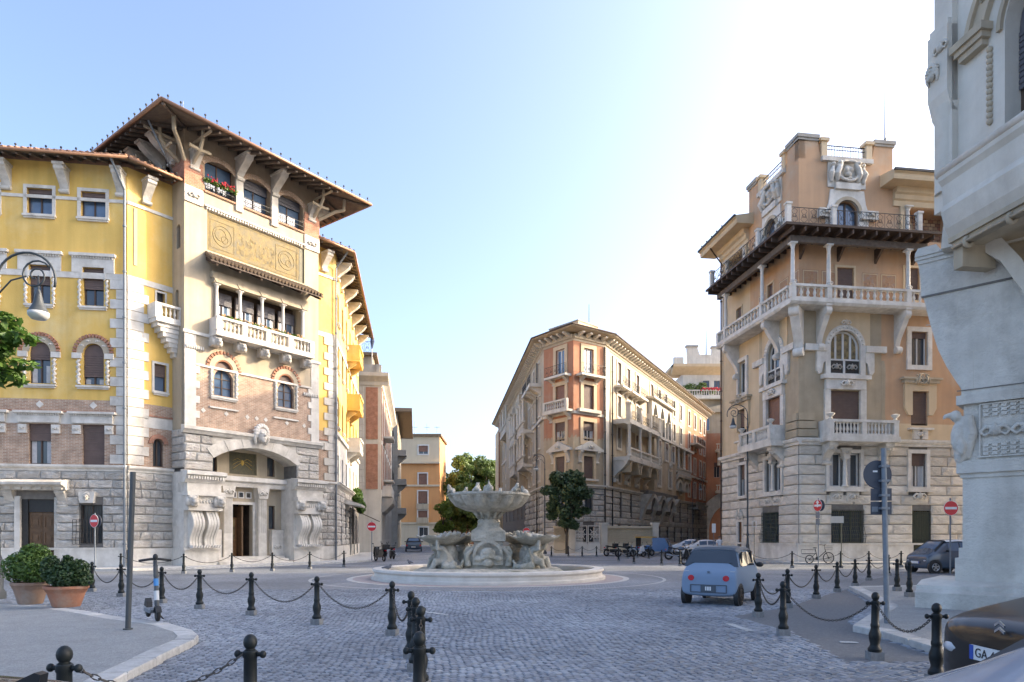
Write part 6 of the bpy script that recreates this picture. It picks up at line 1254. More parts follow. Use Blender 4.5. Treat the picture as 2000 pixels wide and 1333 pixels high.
wall(GA, -9, 0, 0, 20.5, 'greystone'); simple_house(GSt, GB, 0, 26, 0, 20.5, 'cream', [3, 8, 13, 18, 23], [1.5, 6.5, 11, 15.5], 1.3, 2.4, (.4, 1.0)); GA.part('body', MB().box(-9, -.3, .35, 25, 0, 20.4), 'greystone')
for k in range(24): GA.part('joint_course', MB().box(-2.2, .04, -.05, .0, .5+k*.82, 1.22+k*.82), 'greystone')
GA.part('eave', MB().box(-9, 2.2, -1.6, 27, 20.4, 20.8), 'roof_old'); GA.part('roof', hip(-9, .6, 0, 25, 1.6, 20.8, 20.8, 22.5, 0), 'roof_old')
for z in (5.2, 9.6, 14): bracket(GB, 1.5, z, 1.6, 1.3, 1.2, 'greystone'); GB.part('balcony', MB().box(.2, 4, -1.3, 0, z, z+.9), 'greystone')
OH0 = (-24.0, 147.0); OHt = thing('orange_house', 'orange rendered apartment house with cream attic closing the street', 'building', (*OH0, 0)); OF = Fr(OHt, *OH0, 0); W8 = 8.4
H = [(3.9, 5.7, 20.0, 21.8), (3.9, 5.7, 13.2, 15.4), (3.7, 5.7, 6.9, 10.9), (3.7, 5.7, 1.7, 4.4 - .2)]
wall(OF, 0, W8, 4.6, 17.6, 'salmon', [(3.9, 5.7, 13.0, 15.4), (3.8, 5.8, 8.2, 11.6), (3.8, 5.8, 5.2, 7.4)]); wall(OF, 0, W8, 0, 4.6, 'buff', [(4.0, 5.9, 1.2, 3.8)]); wall(OF, 0, W8, 17.6, 23.4, 'buff', [(3.9, 5.9, 19.6, 21.4)])
for h, s in (((3.9, 5.7, 13.0, 15.4), 1.0), ((3.8, 5.8, 8.2, 11.6), .75), ((3.8, 5.8, 5.2, 7.4), .8), ((4.0, 5.9, 1.2, 3.8), .0), ((3.9, 5.9, 19.6, 21.4), .7)): window(OF, *h, sh=s, shm='shutter_red', glass='glass', fm='frame_white'); OF.part('surround', MB().ring(*h, .25, -.1, .02), 'frame_white')
for z in (8.0, 5.0): OF.part('balcony', MB().box(3.5, 6.1, -.6, 0, z-.3, z+.9), 'cream')
for z in (4.5, 12.6, 17.5): band(OF, -.1, W8+.1, z, z+.4, 'buff', .25 if z < 17 else .8)
OF.part('roof', MB().box(-.4, W8+.4, -.5, 14, 23.4, 23.9), 'roof_old'); OF.part('body', MB().box(0, W8, .4, 14, 0, 23.3), 'salmon')
for x in (2.5, 5.2, 7.4): OF.part('antenna', MB().tube([(x, 4, 23.8), (x, 4, 23.8+U(2, 4.5))], .05, 4).tube([(x-.6, 4, 26), (x+.6, 4, 26)], .04, 4), 'galv')
# ================================================================== END OF THE RIGHT-HAND STREET
RA0 = (33.6, 124.0); RAt = thing('red_arch_house', 'red rendered house with a pale stone street arch at the end of the side street', 'building', (*RA0, 0)); RF = Fr(RAt, *RA0, -6)
wall(RF, 0, 22, 0, 20.5, 'terracotta_wall', [(4.2, 11, 0, 7.6), (4.6, 5.6, 12.5, 15.2), (3.0, 4.0, 12.5, 15.2)], depth=2.5); wall(RF, 0, 22, 20.5, 24.6, 'cream', [(1.0, 2.3, 21.0, 23.6, True)]); window(RF, 1.0, 2.3, 21.0, 23.6, arch=True, glass='glass_sky', fm='frame_white', t=.12)
for x in (3.0, 4.6): window(RF, x, x+1, 12.5, 15.2, glass='glass', fm='frame_white', sh=.3)
RF.part('street_arch', MB().arch(7.2, 3.0, 5.2, 7.4, -.8, .05, 16), 'ashlar_grey'); RF.part('arch_pier', MB().box(-.3, 2.0, -.8, .05, 0, 3.0), 'ashlar_grey'); RF.part('passage', MB().box(2.0, 12, 2.4, 2.5, 0, 9), 'dark')  # passage is a near-black slab, painting in the shade under the arch
sl = RF.part('balcony', MB().box(3.2, 7, -1.3, 0, 17.0, 17.4), 'plaster_pale'); balustrade(RF, 3.2, 7, 17.4, 1.1, -1.1, 9, 'plaster_pale', .13, parent=sl); sl = RF.part('balcony', MB().box(3.2, 7, -1.3, 0, 9.6, 10), 'plaster_pale'); balustrade(RF, 3.2, 7, 10, 1.1, -1.1, 9, 'plaster_pale', .13, parent=sl)
bracket(RF, 4, 17, 2.4, 1.2, .8, 'plaster_pale'); band(RF, 0, 22, 24.2, 24.8, 'cream', .8, name='cornice'); RF.part('body', MB().box(.3, 22, 2.6, 14, 0, 24.4), 'cream')
PT0 = (36.5, 146.0); PTt = thing('terrace_tower', 'cream rooftop tower with horned parapet and a planted terrace above the side street', 'building', (*PT0, 0)); PF = Fr(PTt, *PT0, 0)
PF.part('body', MB().box(-.5, 16, 0, 14, 0, 31.5), 'cream'); PF.part('terrace', MB().box(-1.2, 16, -1.6, 0, 31.0, 31.6), 'plaster_pale'); balustrade(PF, -1.1, 12, 31.6, 1.3, -1.4, 26, 'plaster_pale', .14)
wall(PF, .3, 9.4, 31.6, 37.0, 'plaster_pale', [(4.6, 6.0, 32, 35.4), (7.0, 8.3, 32, 35.4)], y=1.0); window(PF, 4.6, 6.0, 32, 35.4, glass='glass', y=1.2); window(PF, 7.0, 8.3, 32, 35.4, glass='glass', y=1.2); PF.part('tower_side', MB().box(.4, 9.3, 1.4, 9, 31.6, 37), 'plaster_pale')
PF.part('eave', MB().prismx([(1,36.6),(-.9,38.0),(-1,38.5),(1,38.6)], -2.2, 11.2), 'sand'); PF.part('eave_slab', MB().box(-2.2, 11.2, -.9, 10, 38.0, 38.6), 'sand')
PF.part('parapet', MB().prism([(1.2,38.6),(8.6,38.6),(8.7,42.2),(6.4,42.2),(6.3,40.8),(3.7,40.8),(3.2,42.4),(1.0,42.4)], .2, 1.0), 'plaster_pale'); PF.part('coping', MB().box(.8, 3.4, 0, 1.2, 42.4, 42.8).box(6.2, 8.9, 0, 1.2, 42.2, 42.6), 'greystone'); PF.part('corner_post', MB().box(-1.8, .2, 0, 1, 38.6, 40.2), 'plaster_pale')
PF.part('antenna', MB().tube([(5.2, .6, 40.8), (5.2, .6, 46)], [.12, .05], 5), 'iron')
o = foliage('terrace_plant', [(1.5, -.6, 33.2, 2.0, .8, 1.3, 1), (4, -.6, 33.4, 1.2, .6, 1.4, .7), (6, -.8, 32.8, .9, .6, .7, .4)], 900, .35, 'leaf_far', PTt, 21); b = MB()
for k in range(70): b.ball((U(3.5, 9.5), -1.5, U(32.8, 33.3)), U(.12, .22), 5, 4)
tag(PF.part('flowers', b, 'flower_red'), kind='stuff'); PF.part('lower_gable', MB().prism([(4.5,27),(15,27),(15,31),(9,31),(7.5,29.6),(5,29)], -2.5, 0), 'cream')
# ================================================================== NEAR RIGHT: PIER AND CORBEL OF THE GATEWAY
NR0 = (9.9, 15.0); NR = thing('gateway_palazzo', 'pale travertine gateway pier with a curved corbel and balcony at the right edge', 'building', (*NR0, 0))
PPf = Fr(NR, 9.9, 15.0, -44)           # x to the right and towards the viewer, negative = away to the left
def pv(pts): return [(-s, z) for s, z in pts]
T_ = 1.6
PPf.part('pier', MB().box(0, 5, 0, T_, 1.2, 3.15), 'travertine_big'); PPf.part('pier_base', MB().box(-.12, 5, -.12, T_, .7, 1.2).box(-.06, 5, -.06, T_, 1.2, 1.42), 'travertine_big'); PPf.part('plinth', MB().prismx([(T_,0.0),(-.75,.0),(-.75,.45),(-.62,.52),(-.6,.6),(-.2,.7),(T_,.72)], -.75, 5), 'travertine_big')
PPf.part('necking', MB().box(-.1, 5, -.1, T_, 3.05, 3.32).box(-.04, 5, -.04, T_, 2.95, 3.05), 'travertine_big')
PPf.part('capital', MB().box(.02, 5, .0, T_, 3.32, 4.55), 'travertine_big'); PPf.part('abacus', MB().box(-.1, 5, -.12, T_, 4.55, 4.75), 'travertine_big')
b = MB()
for r_ in range(3):
    for z in (3.42, 4.25):
        for k in range(7): x = .38+k*.16; b.prism([(x, z+r_*.09), (x+.1, z+r_*.09), (x+.1, z+.05+r_*.09), (x+.14, z+.05+r_*.09), (x+.14, z+.075+r_*.09), (x, z+.075+r_*.09)], -.04, .0)
tag(PPf.part('fret_relief', b, 'travertine_big'), kind='stuff'); PPf.part('relief_frame', MB().ring(.34, 3, 3.40, 4.5, .03, -.06, 0), 'travertine_big')
for k in range(3): carved('orn', PPf, (.6+k*.55, -.01, 3.92), .75, 'travertine_big', 'leaf_relief')
sculpt('carved_eagle', 'travertine_big', [('b', (-.06,-.02,3.85), (.17,.2,.36)), ('b', (-.04,-.02,3.5), (.13,.17,.28)), ('b', (-.12,-.06,4.32), (.12,.13,.13)), ('t', [(-.18,-.12,4.34), (-.3,-.18,4.32), (-.33,-.19,4.24)], [.07,.05,.02]), ('t', [(.1,-.04,4.3), (.16,-.06,3.9), (.1,-.02,3.4)], [.12,.14,.06]), ('b', (-.1,-.18,3.75), (.09,.08,.2)), ('b', (.02,-.2,3.6), (.08,.07,.18)), ('B', (-.12,.16,-.04,.1,3.36,3.5))], .03, PPf)
crv = [(-.02, 4.75), (.02, 4.95), (.10, 5.05), (.30, 5.45), (.46, 5.85), (.58, 6.3), (.68, 6.75), (.74, 7.05), (.74, 7.12), (.80, 7.12), (.82, 7.6), (.86, 7.9), (.92, 7.98), (.92, 8.14), (.88, 8.2), (.9, 8.6), (.6, 8.75)]
acv = [(-.34,7.98),(-.15,7.98),(.0,7.94),(.38,7.76),(.74,7.41),(1.09,6.73),(1.32,6.0),(1.45,5.2),(1.48,4.75)]; abt = [(-.30,8.45),(-.1,8.56),(.19,8.45),(.65,8.07),(1.09,7.37),(1.45,6.5),(1.75,5.5),(1.85,4.75)]
PPf.part('corbel', MB().prism([(-.02,4.75)] + pv(crv[1:14]) + [(-.86,8.24),(-.5,8.24)] + acv, -.02, T_), 'travertine_big')
PPf.part('arch_band', MB().prism(acv + abt[::-1], -.35, T_), 'plaster_pale', smooth=30)
PPf.part('spandrel', MB().prism(abt[1:] + [(6, 4.75), (6, 8.5)], .25, T_), 'cream')
PPf.part('corbel_roll', MB().tube([(-s, T_*.5, z-.03) for s, z in crv[1:7]], .06, 6), 'travertine_big', smooth=True)
b = MB()
for z, a in ((7.1, -.78), (7.86, -.86), (7.96, -.92), (8.04, -.92)): b.box(a, 4, -.05 if z > 7.2 else -.035, 0, z, z+.045)
PPf.part('moulding', b, 'travertine_big')
PPf.part('block_joints', MB().box(-.7, 4, -.024, -.0, 6.45, 6.462).box(-.4, 4, -.024, 0, 5.7, 5.71).box(.5, .51, -.024, 0, 5.7, 6.45).box(-.1, -.09, -.024, 0, 6.46, 7.1).box(.2, .21, -.024, 0, 4.9, 5.7).box(.9, .91, -.024, 0, 6.46, 7.1), 'plaster_pale'); PPf.part('bed_joint', MB().box(-.79, 4, -.05, -.02, 7.085, 7.125), 'joint'); PPf.part('bed_joint', MB().box(-.1, 4, -.04, -.02, 4.86, 4.88), 'joint')
# upper storey over the pier: runs along the street axis, facing left
UWf = Fr(NR, 9.79, 15.5, -82)         # x runs towards the viewer
wall(UWf, 0, 12, 9.0, 22, 'plaster_pale', [(1.64, 3.6, 9.6, 12.98, True)], depth=.45); window(UWf, 1.64, 3.6, 9.6, 12.98, arch=True, sh=.66, shm='shutter_grey', mull=1, glass='glass', y=.4, t=.09)
UEnd = Fr(NR, 9.79, 15.5, 8); wall(Fr(NR, *UWf.w(0, 0), 188), -14, 0, 8.7, 22, 'plaster_pale'); UWf.part('body', MB().box(.05, 12, .5, 14, 8.7, 21.9), 'plaster_pale')
UWf.part('corner_pier', MB().box(-.1, .42, -.14, .2, 9.0, 22), 'plaster_pale')
b = MB(); b.arch(2.62, 12.0, 1.02, 1.12, -.08, .02, 24); b.arch(2.62, 12.0, 1.45, 1.56, -.12, .02, 24); b.arch(2.62, 12.0, 1.56, 1.82, -.06, .02, 24); b.arch(2.62, 12.0, 1.82, 1.94, -.14, .02, 24); UWf.part('archivolt', b, 'cream')
UWf.part('impost', MB().box(.62, 1.24, -.16, 0, 11.95, 12.08).box(.56, 1.3, -.22, 0, 12.08, 12.2).box(.5, 1.36, -.28, 0, 12.2, 12.36), 'cream'); b = MB()
for k in range(13): b.ball((1.3, -.03, 10.3+k*.125), (.065, .065, .07), 8, 6)
UWf.part('bead_column', b, 'cream', smooth=True); UWf.part('round_pilaster', MB().lathe([(.26,9.4),(.26,11.0),(.30,11.1),(.34,11.3)], 18, (.12, .02, 0)), 'plaster_pale', smooth=40)
for k in range(3): carved('orn', UWf, (2.62-1.68*cos(radians(12+k*22)), -.06, 12.0+1.68*sin(radians(12+k*22))), .35, 'cream', 'ornament')
UWf.part('pilaster_block', MB().box(-.16, .42, -.26, .1, 11.55, 13.0).box(-.14, .40, -.22, .1, 13.0, 13.15), 'plaster_pale'); UWf.part('block_base', MB().prismx([(.1,11.1),(-.14,11.1),(-.26,11.55),(.1,11.55)], -.15, .42), 'plaster_pale'); carved('face', UWf, (.02, -.26, 12.1), .40, 'plaster_pale', 'carved_mask'); carved('orn', UWf, (.25, -.26, 12.55), .6, 'plaster_pale', 'ornament')
UWf.part('parapet', MB().prismx([(0,8.05),(-.5,8.05),(-.62,8.25),(-.72,8.6),(-.66,8.75),(-.7,9.15),(-.78,9.25),(-.8,9.4),(-.55,9.45),(-.5,8.9),(0,8.9)], .78, 12), 'plaster_pale')
UWf.part('coping', MB().tube([(.74, -.74, 9.42), (12, -.74, 9.42)], .1, 10), 'plaster_pale', smooth=True)
b = MB(); b.box(.80, 12, -.56, 0, 7.94, 8.05); b.box(.84, 12, -.5, 0, 7.82, 7.94)
UWf.part('moulding', b, 'cream'); b = MB()
for k in range(4): b.tube([(.9, -.56+.05*k, 7.80+.0*k), (12, -.56+.05*k, 7.80)], .03, 6)
for x in (1.25, 2.3, 3.4): b.torus((x, -.48, 7.80), .09, .05, 10, 6, 'x')
UWf.part('reed_moulding', b, 'cream', smooth=True); UWf.part('console', MB().box(.86, 1.1, -.48, .3, 7.35, 7.82), 'cream')
UWf.part('soffit', MB().box(.9, 12, -.45, 3, 7.9, 7.95), 'cream')

# unseen block, added across the side street on the right to keep the square in shade
SB0 = (35.0, 14.5); SBt = thing('shade_block', 'plain sand coloured palazzo across the side street behind the gateway pier', 'building', (*SB0, 0)); SBf = Fr(SBt, *SB0, 8); SBl = Fr(SBt, *SBf.w(0, 0), -82)
simple_house(SBt, SBl, -24, 0, 0, 24.5, 'sand', [-21, -17, -13, -9, -5, -2], [2, 6.5, 11, 15.5, 20], 1.2, 2.2, (.5, 1.0), surround='plaster_pale'); simple_house(SBt, SBf, 0, 30, 0, 24.5, 'sand', [3, 8, 13, 18, 23, 28], [2, 6.5, 11, 15.5], 1.2, 2.2, .5)
SBf.part('body', MB().box(.35, 30, .35, 23.9, 0, 24.4), 'sand'); SBf.part('roof', hip(0, 30, 0, 24, 1.2, 24.5, 24.5, 26.5, 0), 'rooftile')
# ================================================================== FOUNTAIN
FT = thing('fountain', 'weathered stone fountain with a scalloped bowl over carved shell basins in a round pool', 'fountain', (FC[0], FC[1], 0))
obj('pool_rim', MB().lathe([(4.74,0),(4.74,.10),(4.62,.14),(4.60,.26),(4.68,.34),(4.66,.42),(4.30,.43),(4.24,.38),(4.24,.12)], 96, cap=False), 'fountain_rim', FT, smooth=40)
obj('water', MB().lathe([(0.01,.24),(4.25,.24)], 64, cap=False), 'water', FT)
obj('island', MB().lathe([(3.2,.15),(3.2,.34),(3.05,.40),(2.7,.42),(0.01,.42)], 8, cap=False, a0=22.5, a1=382.5), 'fountain', FT)
b = MB(); b.box(-.95, .95, -.95, .95, .4, 1.0); b.box(-.86, .86, -.86, .86, 1.0, 1.05); base = obj('base_block', b, 'fountain', FT)
def sq(prof):   # square stepped pedestal
    b = MB(); vs = []
    for r, z in prof: vs += [(-r,-r,z),(r,-r,z),(r,r,z),(-r,r,z)]
    n = len(prof); b.add(vs, [(4*j+i, 4*j+(i+1) % 4, 4*j+4+(i+1) % 4, 4*j+4+i) for j in range(n-1) for i in range(4)] + [(3,2,1,0), (4*n-4,4*n-3,4*n-2,4*n-1)]); return b
obj('pedestal', sq([(.80,1.05),(.60,1.15),(.58,1.45),(.68,1.5),(.68,1.88),(.66,1.92),(.46,2.06),(.42,2.24)]), 'fountain', FT)
b = MB(); b.lathe([(.46,2.24),(.46,2.34),(.40,2.4),(.40,2.52),(.5,2.6),(.56,2.72)], 16); obj('neck', b, 'fountain', FT, smooth=40)
b = MB()
for k in range(12): a = 2*pi*k/12; b.tube([(.42*cos(a), .42*sin(a), 2.4), (.5*cos(a), .5*sin(a), 2.55), (.66*cos(a), .66*sin(a), 2.72)], [.04,.06,.05], 6)
obj('neck_ribs', b, 'fountain', FT, smooth=True)
n = 96; prof = [(.5,2.66),(.95,2.74),(1.35,2.92),(1.52,3.12),(1.62,3.27),(1.64,3.31),(1.70,3.35),(1.70,3.43),(1.58,3.45),(1.48,3.34),(.9,3.2),(.05,3.15)]; vs = []; fs = []
for j, (r, z) in enumerate(prof):
    for i in range(n):
        a = 2*pi*i/n; lob = abs(sin(a*8)); q = r*(1+(.10*lob-.07 if 1 <= j <= 4 else .0)); vs.append((q*cos(a), q*sin(a), z))
for j in range(len(prof)-1):
    for i in range(n): fs.append((j*n+i, j*n+(i+1) % n, (j+1)*n+(i+1) % n, (j+1)*n+i))
obj('bowl', MB().add(vs, fs), 'fountain', FT, smooth=50); obj('bowl_water', MB().lathe([(.02,3.37),(1.50,3.37)], 40, cap=False), 'water', FT)
frog = [('b', (0,0,.12), (.13,.19,.12)), ('b', (0,-.12,.24), (.10,.11,.12)), ('t', [(.1,.1,.1), (.2,-.02,.06), (.14,.16,.02)], .05), ('t', [(-.1,.1,.1), (-.2,-.02,.06), (-.14,.16,.02)], .05), ('t', [(.08,-.1,.2), (.13,-.2,.02)], .04), ('t', [(-.08,-.1,.2), (-.13,-.2,.02)], .04), ('b', (.05,-.15,.35), .045), ('b', (-.05,-.15,.35), .045)]
fo = sculpt('frog', 'fountain', frog, .03); bpy.context.view_layer.update(); fm_ = bpy.data.meshes.new_from_object(fo.evaluated_get(bpy.context.evaluated_depsgraph_get())); bpy.data.objects.remove(fo)
for p in fm_.polygons: p.use_smooth = True
for k in range(6): a = pi*2*k/6+.25; obj('frog', fm_, None, FT, (1.54*cos(a), 1.54*sin(a), 3.43), a+pi/2 if k % 2 else a-pi/2, (.85, .85, .95))
sculpt('spout_figure', 'fountain', [('t', [(0,0,3.15), (0,0,3.6), (.02,0,3.85)], [.22,.14,.07]), ('b', (.06,-.1,3.65), (.14,.14,.16)), ('b', (-.1,.05,3.62), (.15,.13,.2)), ('t', [(0,0,3.8), (0,0,4.05)], [.05,.03])], .035, None, (0,0,0), FT)
def group(ang, seed, parent):
    """shell basin on two crouching tritons with fish tails; x points outwards"""
    r = random.Random(seed); B = []
    for s in (-1, 1):
        j = lambda v: tuple(q+r.uniform(-.05, .05) for q in v)
        B += [('t', [j((.75,s*.42,.55)), j((.95,s*.5,.85)), j((1.05,s*.42,1.15)), j((1.1,s*.40,1.3))], [.22,.25,.22,.12]), ('b', j((1.22,s*.40,1.42)), (.14,.13,.16)), ('t', [j((1.02,s*.58,1.18)), j((1.3,s*.85,1.2)), j((1.35,s*.75,1.5))], [.10,.085,.07]), ('t', [j((1.05,s*.25,1.18)), j((1.4,s*.15,1.2)), j((1.5,s*.1,1.5))], [.10,.085,.07]),
              ('t', [j((.9,s*.5,.7)), j((1.35,s*.62,.72)), j((1.45,s*.5,.4))], [.19,.16,.12]), ('t', [j((.85,s*.6,.6)), j((1.1,s*.95,.55)), j((.7,s*1.1,.45)), j((.4,s*.95,.5)), j((.3,s*.75,.75))], [.18,.16,.12,.09,.05]), ('b', j((1.5,s*.45,.36)), (.2,.12,.1))]
    B += [('b', (.75,0,.5), (.6,.75,.3)), ('b', (.7,0,.9), (.35,.4,.5))]
    for k in range(14): B.append(('b', (r.uniform(.5,1.55), r.uniform(-.95,.95), r.uniform(.38,.62)), (r.uniform(.1,.24), r.uniform(.1,.24), r.uniform(.06,.16))))
    for k in range(9): a = r.uniform(-1.2, 1.2); B.append(('t', [(.5+.5*r.random(), .5*a, .45), (.8+.6*r.random(), .8*a, .8), (.7+.6*r.random(), .9*a, 1.1+.3*r.random())], [.09,.06,.04]))
    off = (.92*cos(ang), .92*sin(ang), 0); g = sculpt('triton_group', 'fountain', B, .035, None, off, parent); g.rotation_euler = (0, 0, ang)
    vs = []; fs = []; N = 28
    for q, z in ((.15,1.32),(.5,1.40),(.8,1.56),(.98,1.66),(1.0,1.70),(.92,1.69),(.5,1.52),(.05,1.48)):
        for i in range(N): a = 2*pi*i/N; k = 1+(.06*cos(a*7) if q > .3 else 0); vs.append((1.0+q*k*cos(a), q*k*sin(a)*1.0, z+(.10*cos(a*7) if q > .7 else 0)*.5))
    for j2 in range(7):
        for i in range(N): fs.append((j2*N+i, j2*N+(i+1) % N, (j2+1)*N+(i+1) % N, (j2+1)*N+i))
    s_ = obj('shell_basin', MB().add(vs, fs), 'fountain', parent, off, smooth=60); s_.rotation_euler = (0, 0, ang)
    B = []
    for k in range(9): a = pi*(.55+.9*k/8); B.append(('t', [(.95+.15*cos(a), .2*sin(a), 1.5), (.9+.55*cos(a), .62*sin(a), 1.75), (.85+.6*cos(a), .75*sin(a), 1.86+.06*sin(a*2))], [.09,.10,.05]))
    for k in range(8): B.append(('b', (r.uniform(.6,1.6), r.uniform(-.6,.6), r.uniform(1.58,1.74)), (r.uniform(.08,.2), r.uniform(.08,.2), r.uniform(.05,.12))))
    c_ = sculpt('shell_crest', 'fountain', B, .03, None, off, parent); c_.rotation_euler = (0, 0, ang)
for k, a in enumerate((-14, 194, 45, 135)): group(radians(a), 31+k, FT)
b = MB(); b.arch(0, .95, .48, .6, -1.12, -.9, 14); b.box(-.6, .6, -1.08, -.9, .55, .95); b.prism([(-1.0,1.0),(1.0,1.0),(.85,1.3),(-.85,1.3)], -.93, -.7); obj('cartouche', b, 'fountain', FT)
sculpt('cartouche_relief', 'fountain', [('b', (0,-1.1,1.0), (.32,.12,.26)), ('b', (-.4,-1.08,.8), (.16,.12,.12)), ('b', (.4,-1.08,.8), (.16,.12,.12)), ('b', (0,-1.15,.62), (.24,.14,.14)), ('t', [(-.8,-1.0,.5), (-.85,-1.0,.95), (-.6,-1.0,1.2)], [.16,.12,.08]), ('t', [(.8,-1.0,.5), (.85,-1.0,.95), (.6,-1.0,1.2)], [.16,.12,.08]), ('t', [(-.3,-1.12,.8), (0,-1.2,.9), (.3,-1.12,.8)], .06)], .035, None, (0,0,0), FT)
# pigeons on the rim
pg = [('b', (0,0,.12), (.13,.07,.07)), ('b', (.11,0,.2), (.045,.04,.05)), ('t', [(.06,0,.14), (.1,0,.2)], [.055,.04]), ('t', [(-.08,0,.12), (-.24,0,.10)], [.05,.025]), ('t', [(.14,0,.2), (.18,0,.19)], [.02,.008]), ('t', [(.02,.03,.08), (.02,.03,0)], .012), ('t', [(.02,-.03,.08), (.02,-.03,0)], .012)]
for i, (px, py, z, a, lb) in enumerate(((766, 1096, .43, 2.4, 'grey pigeon standing on the rim of the fountain pool'), (755, 1108, .43, .4, 'dark pigeon perched on the outer edge of the pool rim'), (786, 1090, .43, 1.2, 'pigeon on the far side of the pool rim'))):
    Y = (1.65-z)*1333/(py+6-1050); x = (px-1000)/1333*Y; v = Vector((x-FC[0], Y-FC[1])).normalized()*4.48
    o = sculpt('pigeon', 'pigeon', pg, .02, None, (FC[0]+v.x, FC[1]+v.y, .42)); o.rotation_euler = (0, 0, a); tag(o, lb, 'pigeon')
# ================================================================== BOLLARDS AND CHAINS
bp0 = thing('bollard', 'x', 'bollard', (0,0,0))
obj('post', MB().lathe([(.095,.12),(.10,.16),(.075,.19),(.065,.22),(.085,.30),(.088,.35),(.065,.41),(.058,.44),(.064,.46),(.064,.49),(.056,.50),(.054,.74),(.062,.75),(.062,.79),(.05,.80)], 14), 'bollard', bp0, smooth=40)
obj('finial', MB().ball((0,0,.86), (.058,.058,.062), 12, 8).lathe([(.05,.80),(.03,.815),(.04,.83)], 10), 'bollard', bp0, smooth=True)
obj('footing', MB().box(-.10,.10,-.10,.10,0,.12), 'footing', bp0)
for s in (-1, 1): obj('chain_stud', MB().tube([(s*.05,0,.77), (s*.10,0,.77)], .018, 6).ball((s*.115,0,.77), .03, 8, 6), 'bollard', bp0, smooth=True)
first = [True]
def bollard(x, y, label, group, a=0.0, tilt=0.0):
    o = bp0 if first[0] else clone(bp0); first[0] = False
    o.scale = (.88, .88, 1); o.location = (x, y, KH if inside((x, y), isl_l) or inside((x, y), isl_r) else .0); o.rotation_euler = (tilt, 0, a); o['label'] = label; o['group'] = group; o['category'] = 'bollard'; return o
LK = {}
def chain(p, q, sag, label, group, links=True, pitch=.052):
    P0, P1 = Vector(p), Vector(q); b = MB(); n = max(6, int((P1-P0).length*1.12/pitch)) if links else 14; pts = []
    for i in range(n+1): t = i/n; v = P0.lerp(P1, t); v.z -= sag*4*t*(1-t); pts.append(v)
    if not links: b.tube([tuple(v) for v in pts], .014, 5)
    else:
        for i in range(n):
            a, c = pts[i], pts[i+1]; d = (c-a); L = d.length; d.normalize(); s1 = d.cross(Vector((0,0,1))).normalized(); s2 = s1.cross(d); w_ = s1 if i % 2 else s2; m_ = (a+c)/2; ring = [m_+d*(L*.66*cos(2*pi*k/8))+w_*(.016*sin(2*pi*k/8)) for k in range(8)]; o = len(b.v); nn = w_.cross(d)
            for k in range(8):
                g = (ring[k]-m_).normalized()
                for s3 in (1, -1): b.v.append(tuple(ring[k]+g*.0055*s3))
                b.v.append(tuple(ring[k]+nn*.0055)); b.v.append(tuple(ring[k]-nn*.0055))
            for k in range(8):
                k2 = (k+1) % 8; e = [0, 2, 1, 3]
                for j in range(4): b.f.append((o+k*4+e[j], o+k*4+e[(j+1) % 4], o+k2*4+e[(j+1) % 4], o+k2*4+e[j]))
    return tag(obj('chain', b, 'chain', smooth=not links), label, 'chain', group)
def row(pts, label, glabel, clabel, links=True, closed=(), sag=.26, skip=(), tilt={}, own={}):
    for i, (x, y) in enumerate(pts): bollard(x, y, own.get(i, label), glabel if i not in own or list(own.values()).count(own[i]) < 2 else glabel+', forward line', U(-.2, .2), tilt.get(i, 0))
    for i in range(len(pts)-1):
        if i in skip: continue
        (x0, y0), (x1, y1) = pts[i], pts[i+1]; L = hypot(x1-x0, y1-y0); d = ((x1-x0)/L*.06, (y1-y0)/L*.06)
        z0 = .77+(KH if inside((x0, y0), isl_l) or inside((x0, y0), isl_r) else 0); z1 = .77+(KH if inside((x1, y1), isl_l) or inside((x1, y1), isl_r) else 0)
        chain((x0+d[0], y0+d[1], z0), (x1-d[0], y1-d[1], z1), min(sag, L*.17), clabel, 'chains joining the '+glabel, links)
def at(px, Y): return ((px-1000)/1333*Y, Y)
row([at(38, 27.5), at(180, 20.6), at(237, 18.8), at(316, 17.0), at(390, 15.6), at(491, 14.35), at(619, 12.85), at(766, 11.4), at(803, 9.3), at(812, 8.35), at(822, 7.3), at(819, 5.3)],
    'black iron bollard with ball top in the row bending round the left cobbles', 'bollards of the left row', 'iron chain sagging between bollards of the row on the left cobbles', sag=.42, skip=(0,), own={0: 'black bollard standing alone behind the pale terracotta pot', 1: 'black bollard at the end of the chain row beside the dark potted bush', 3: 'black bollard right behind the kick scooter', 7: 'black bollard at the corner where the left chain row turns sharply', 8: 'black bollard in the short close-set line after the turn of the left row', 9: 'black bollard in the short close-set line after the turn of the left row', 10: 'black bollard in the short close-set line after the turn of the left row', 11: 'black bollard in the short close-set line after the turn of the left row'})
row([at(126, 4.6), at(489, 5.15)], 'near black bollard of which only the ball top and upper shaft show', 'near pair of bollards', 'iron chain between the two near bollards', sag=.5, own={0: 'black bollard top just behind the low dark brown car', 1: 'large black bollard standing alone on the cobbles before the chain row'})
row([at(1829, 7.6), at(1708, 9.15), at(1530, 11.4), at(1481, 14.1), at(1538, 15.9), at(1594, 18.3), at(1635, 20.5), at(1670, 22.9), at(1697, 26.0), at(1735, 29.2)],
    'black iron bollard with ball top in the row beside the right footpath', 'bollards of the right row', 'iron chain sagging between bollards beside the right footpath', sag=.36, tilt={1: .03, 2: -.03}, own={0: 'black bollard close beside the nose of the black hatchback', 1: 'slightly leaning black bollard off the tip of the right kerb', 2: 'black bollard at the sharp bend of the right chain row', 3: 'black bollard just behind the blue microcar', 9: 'black bollard ending the right chain row near the two tone car'})
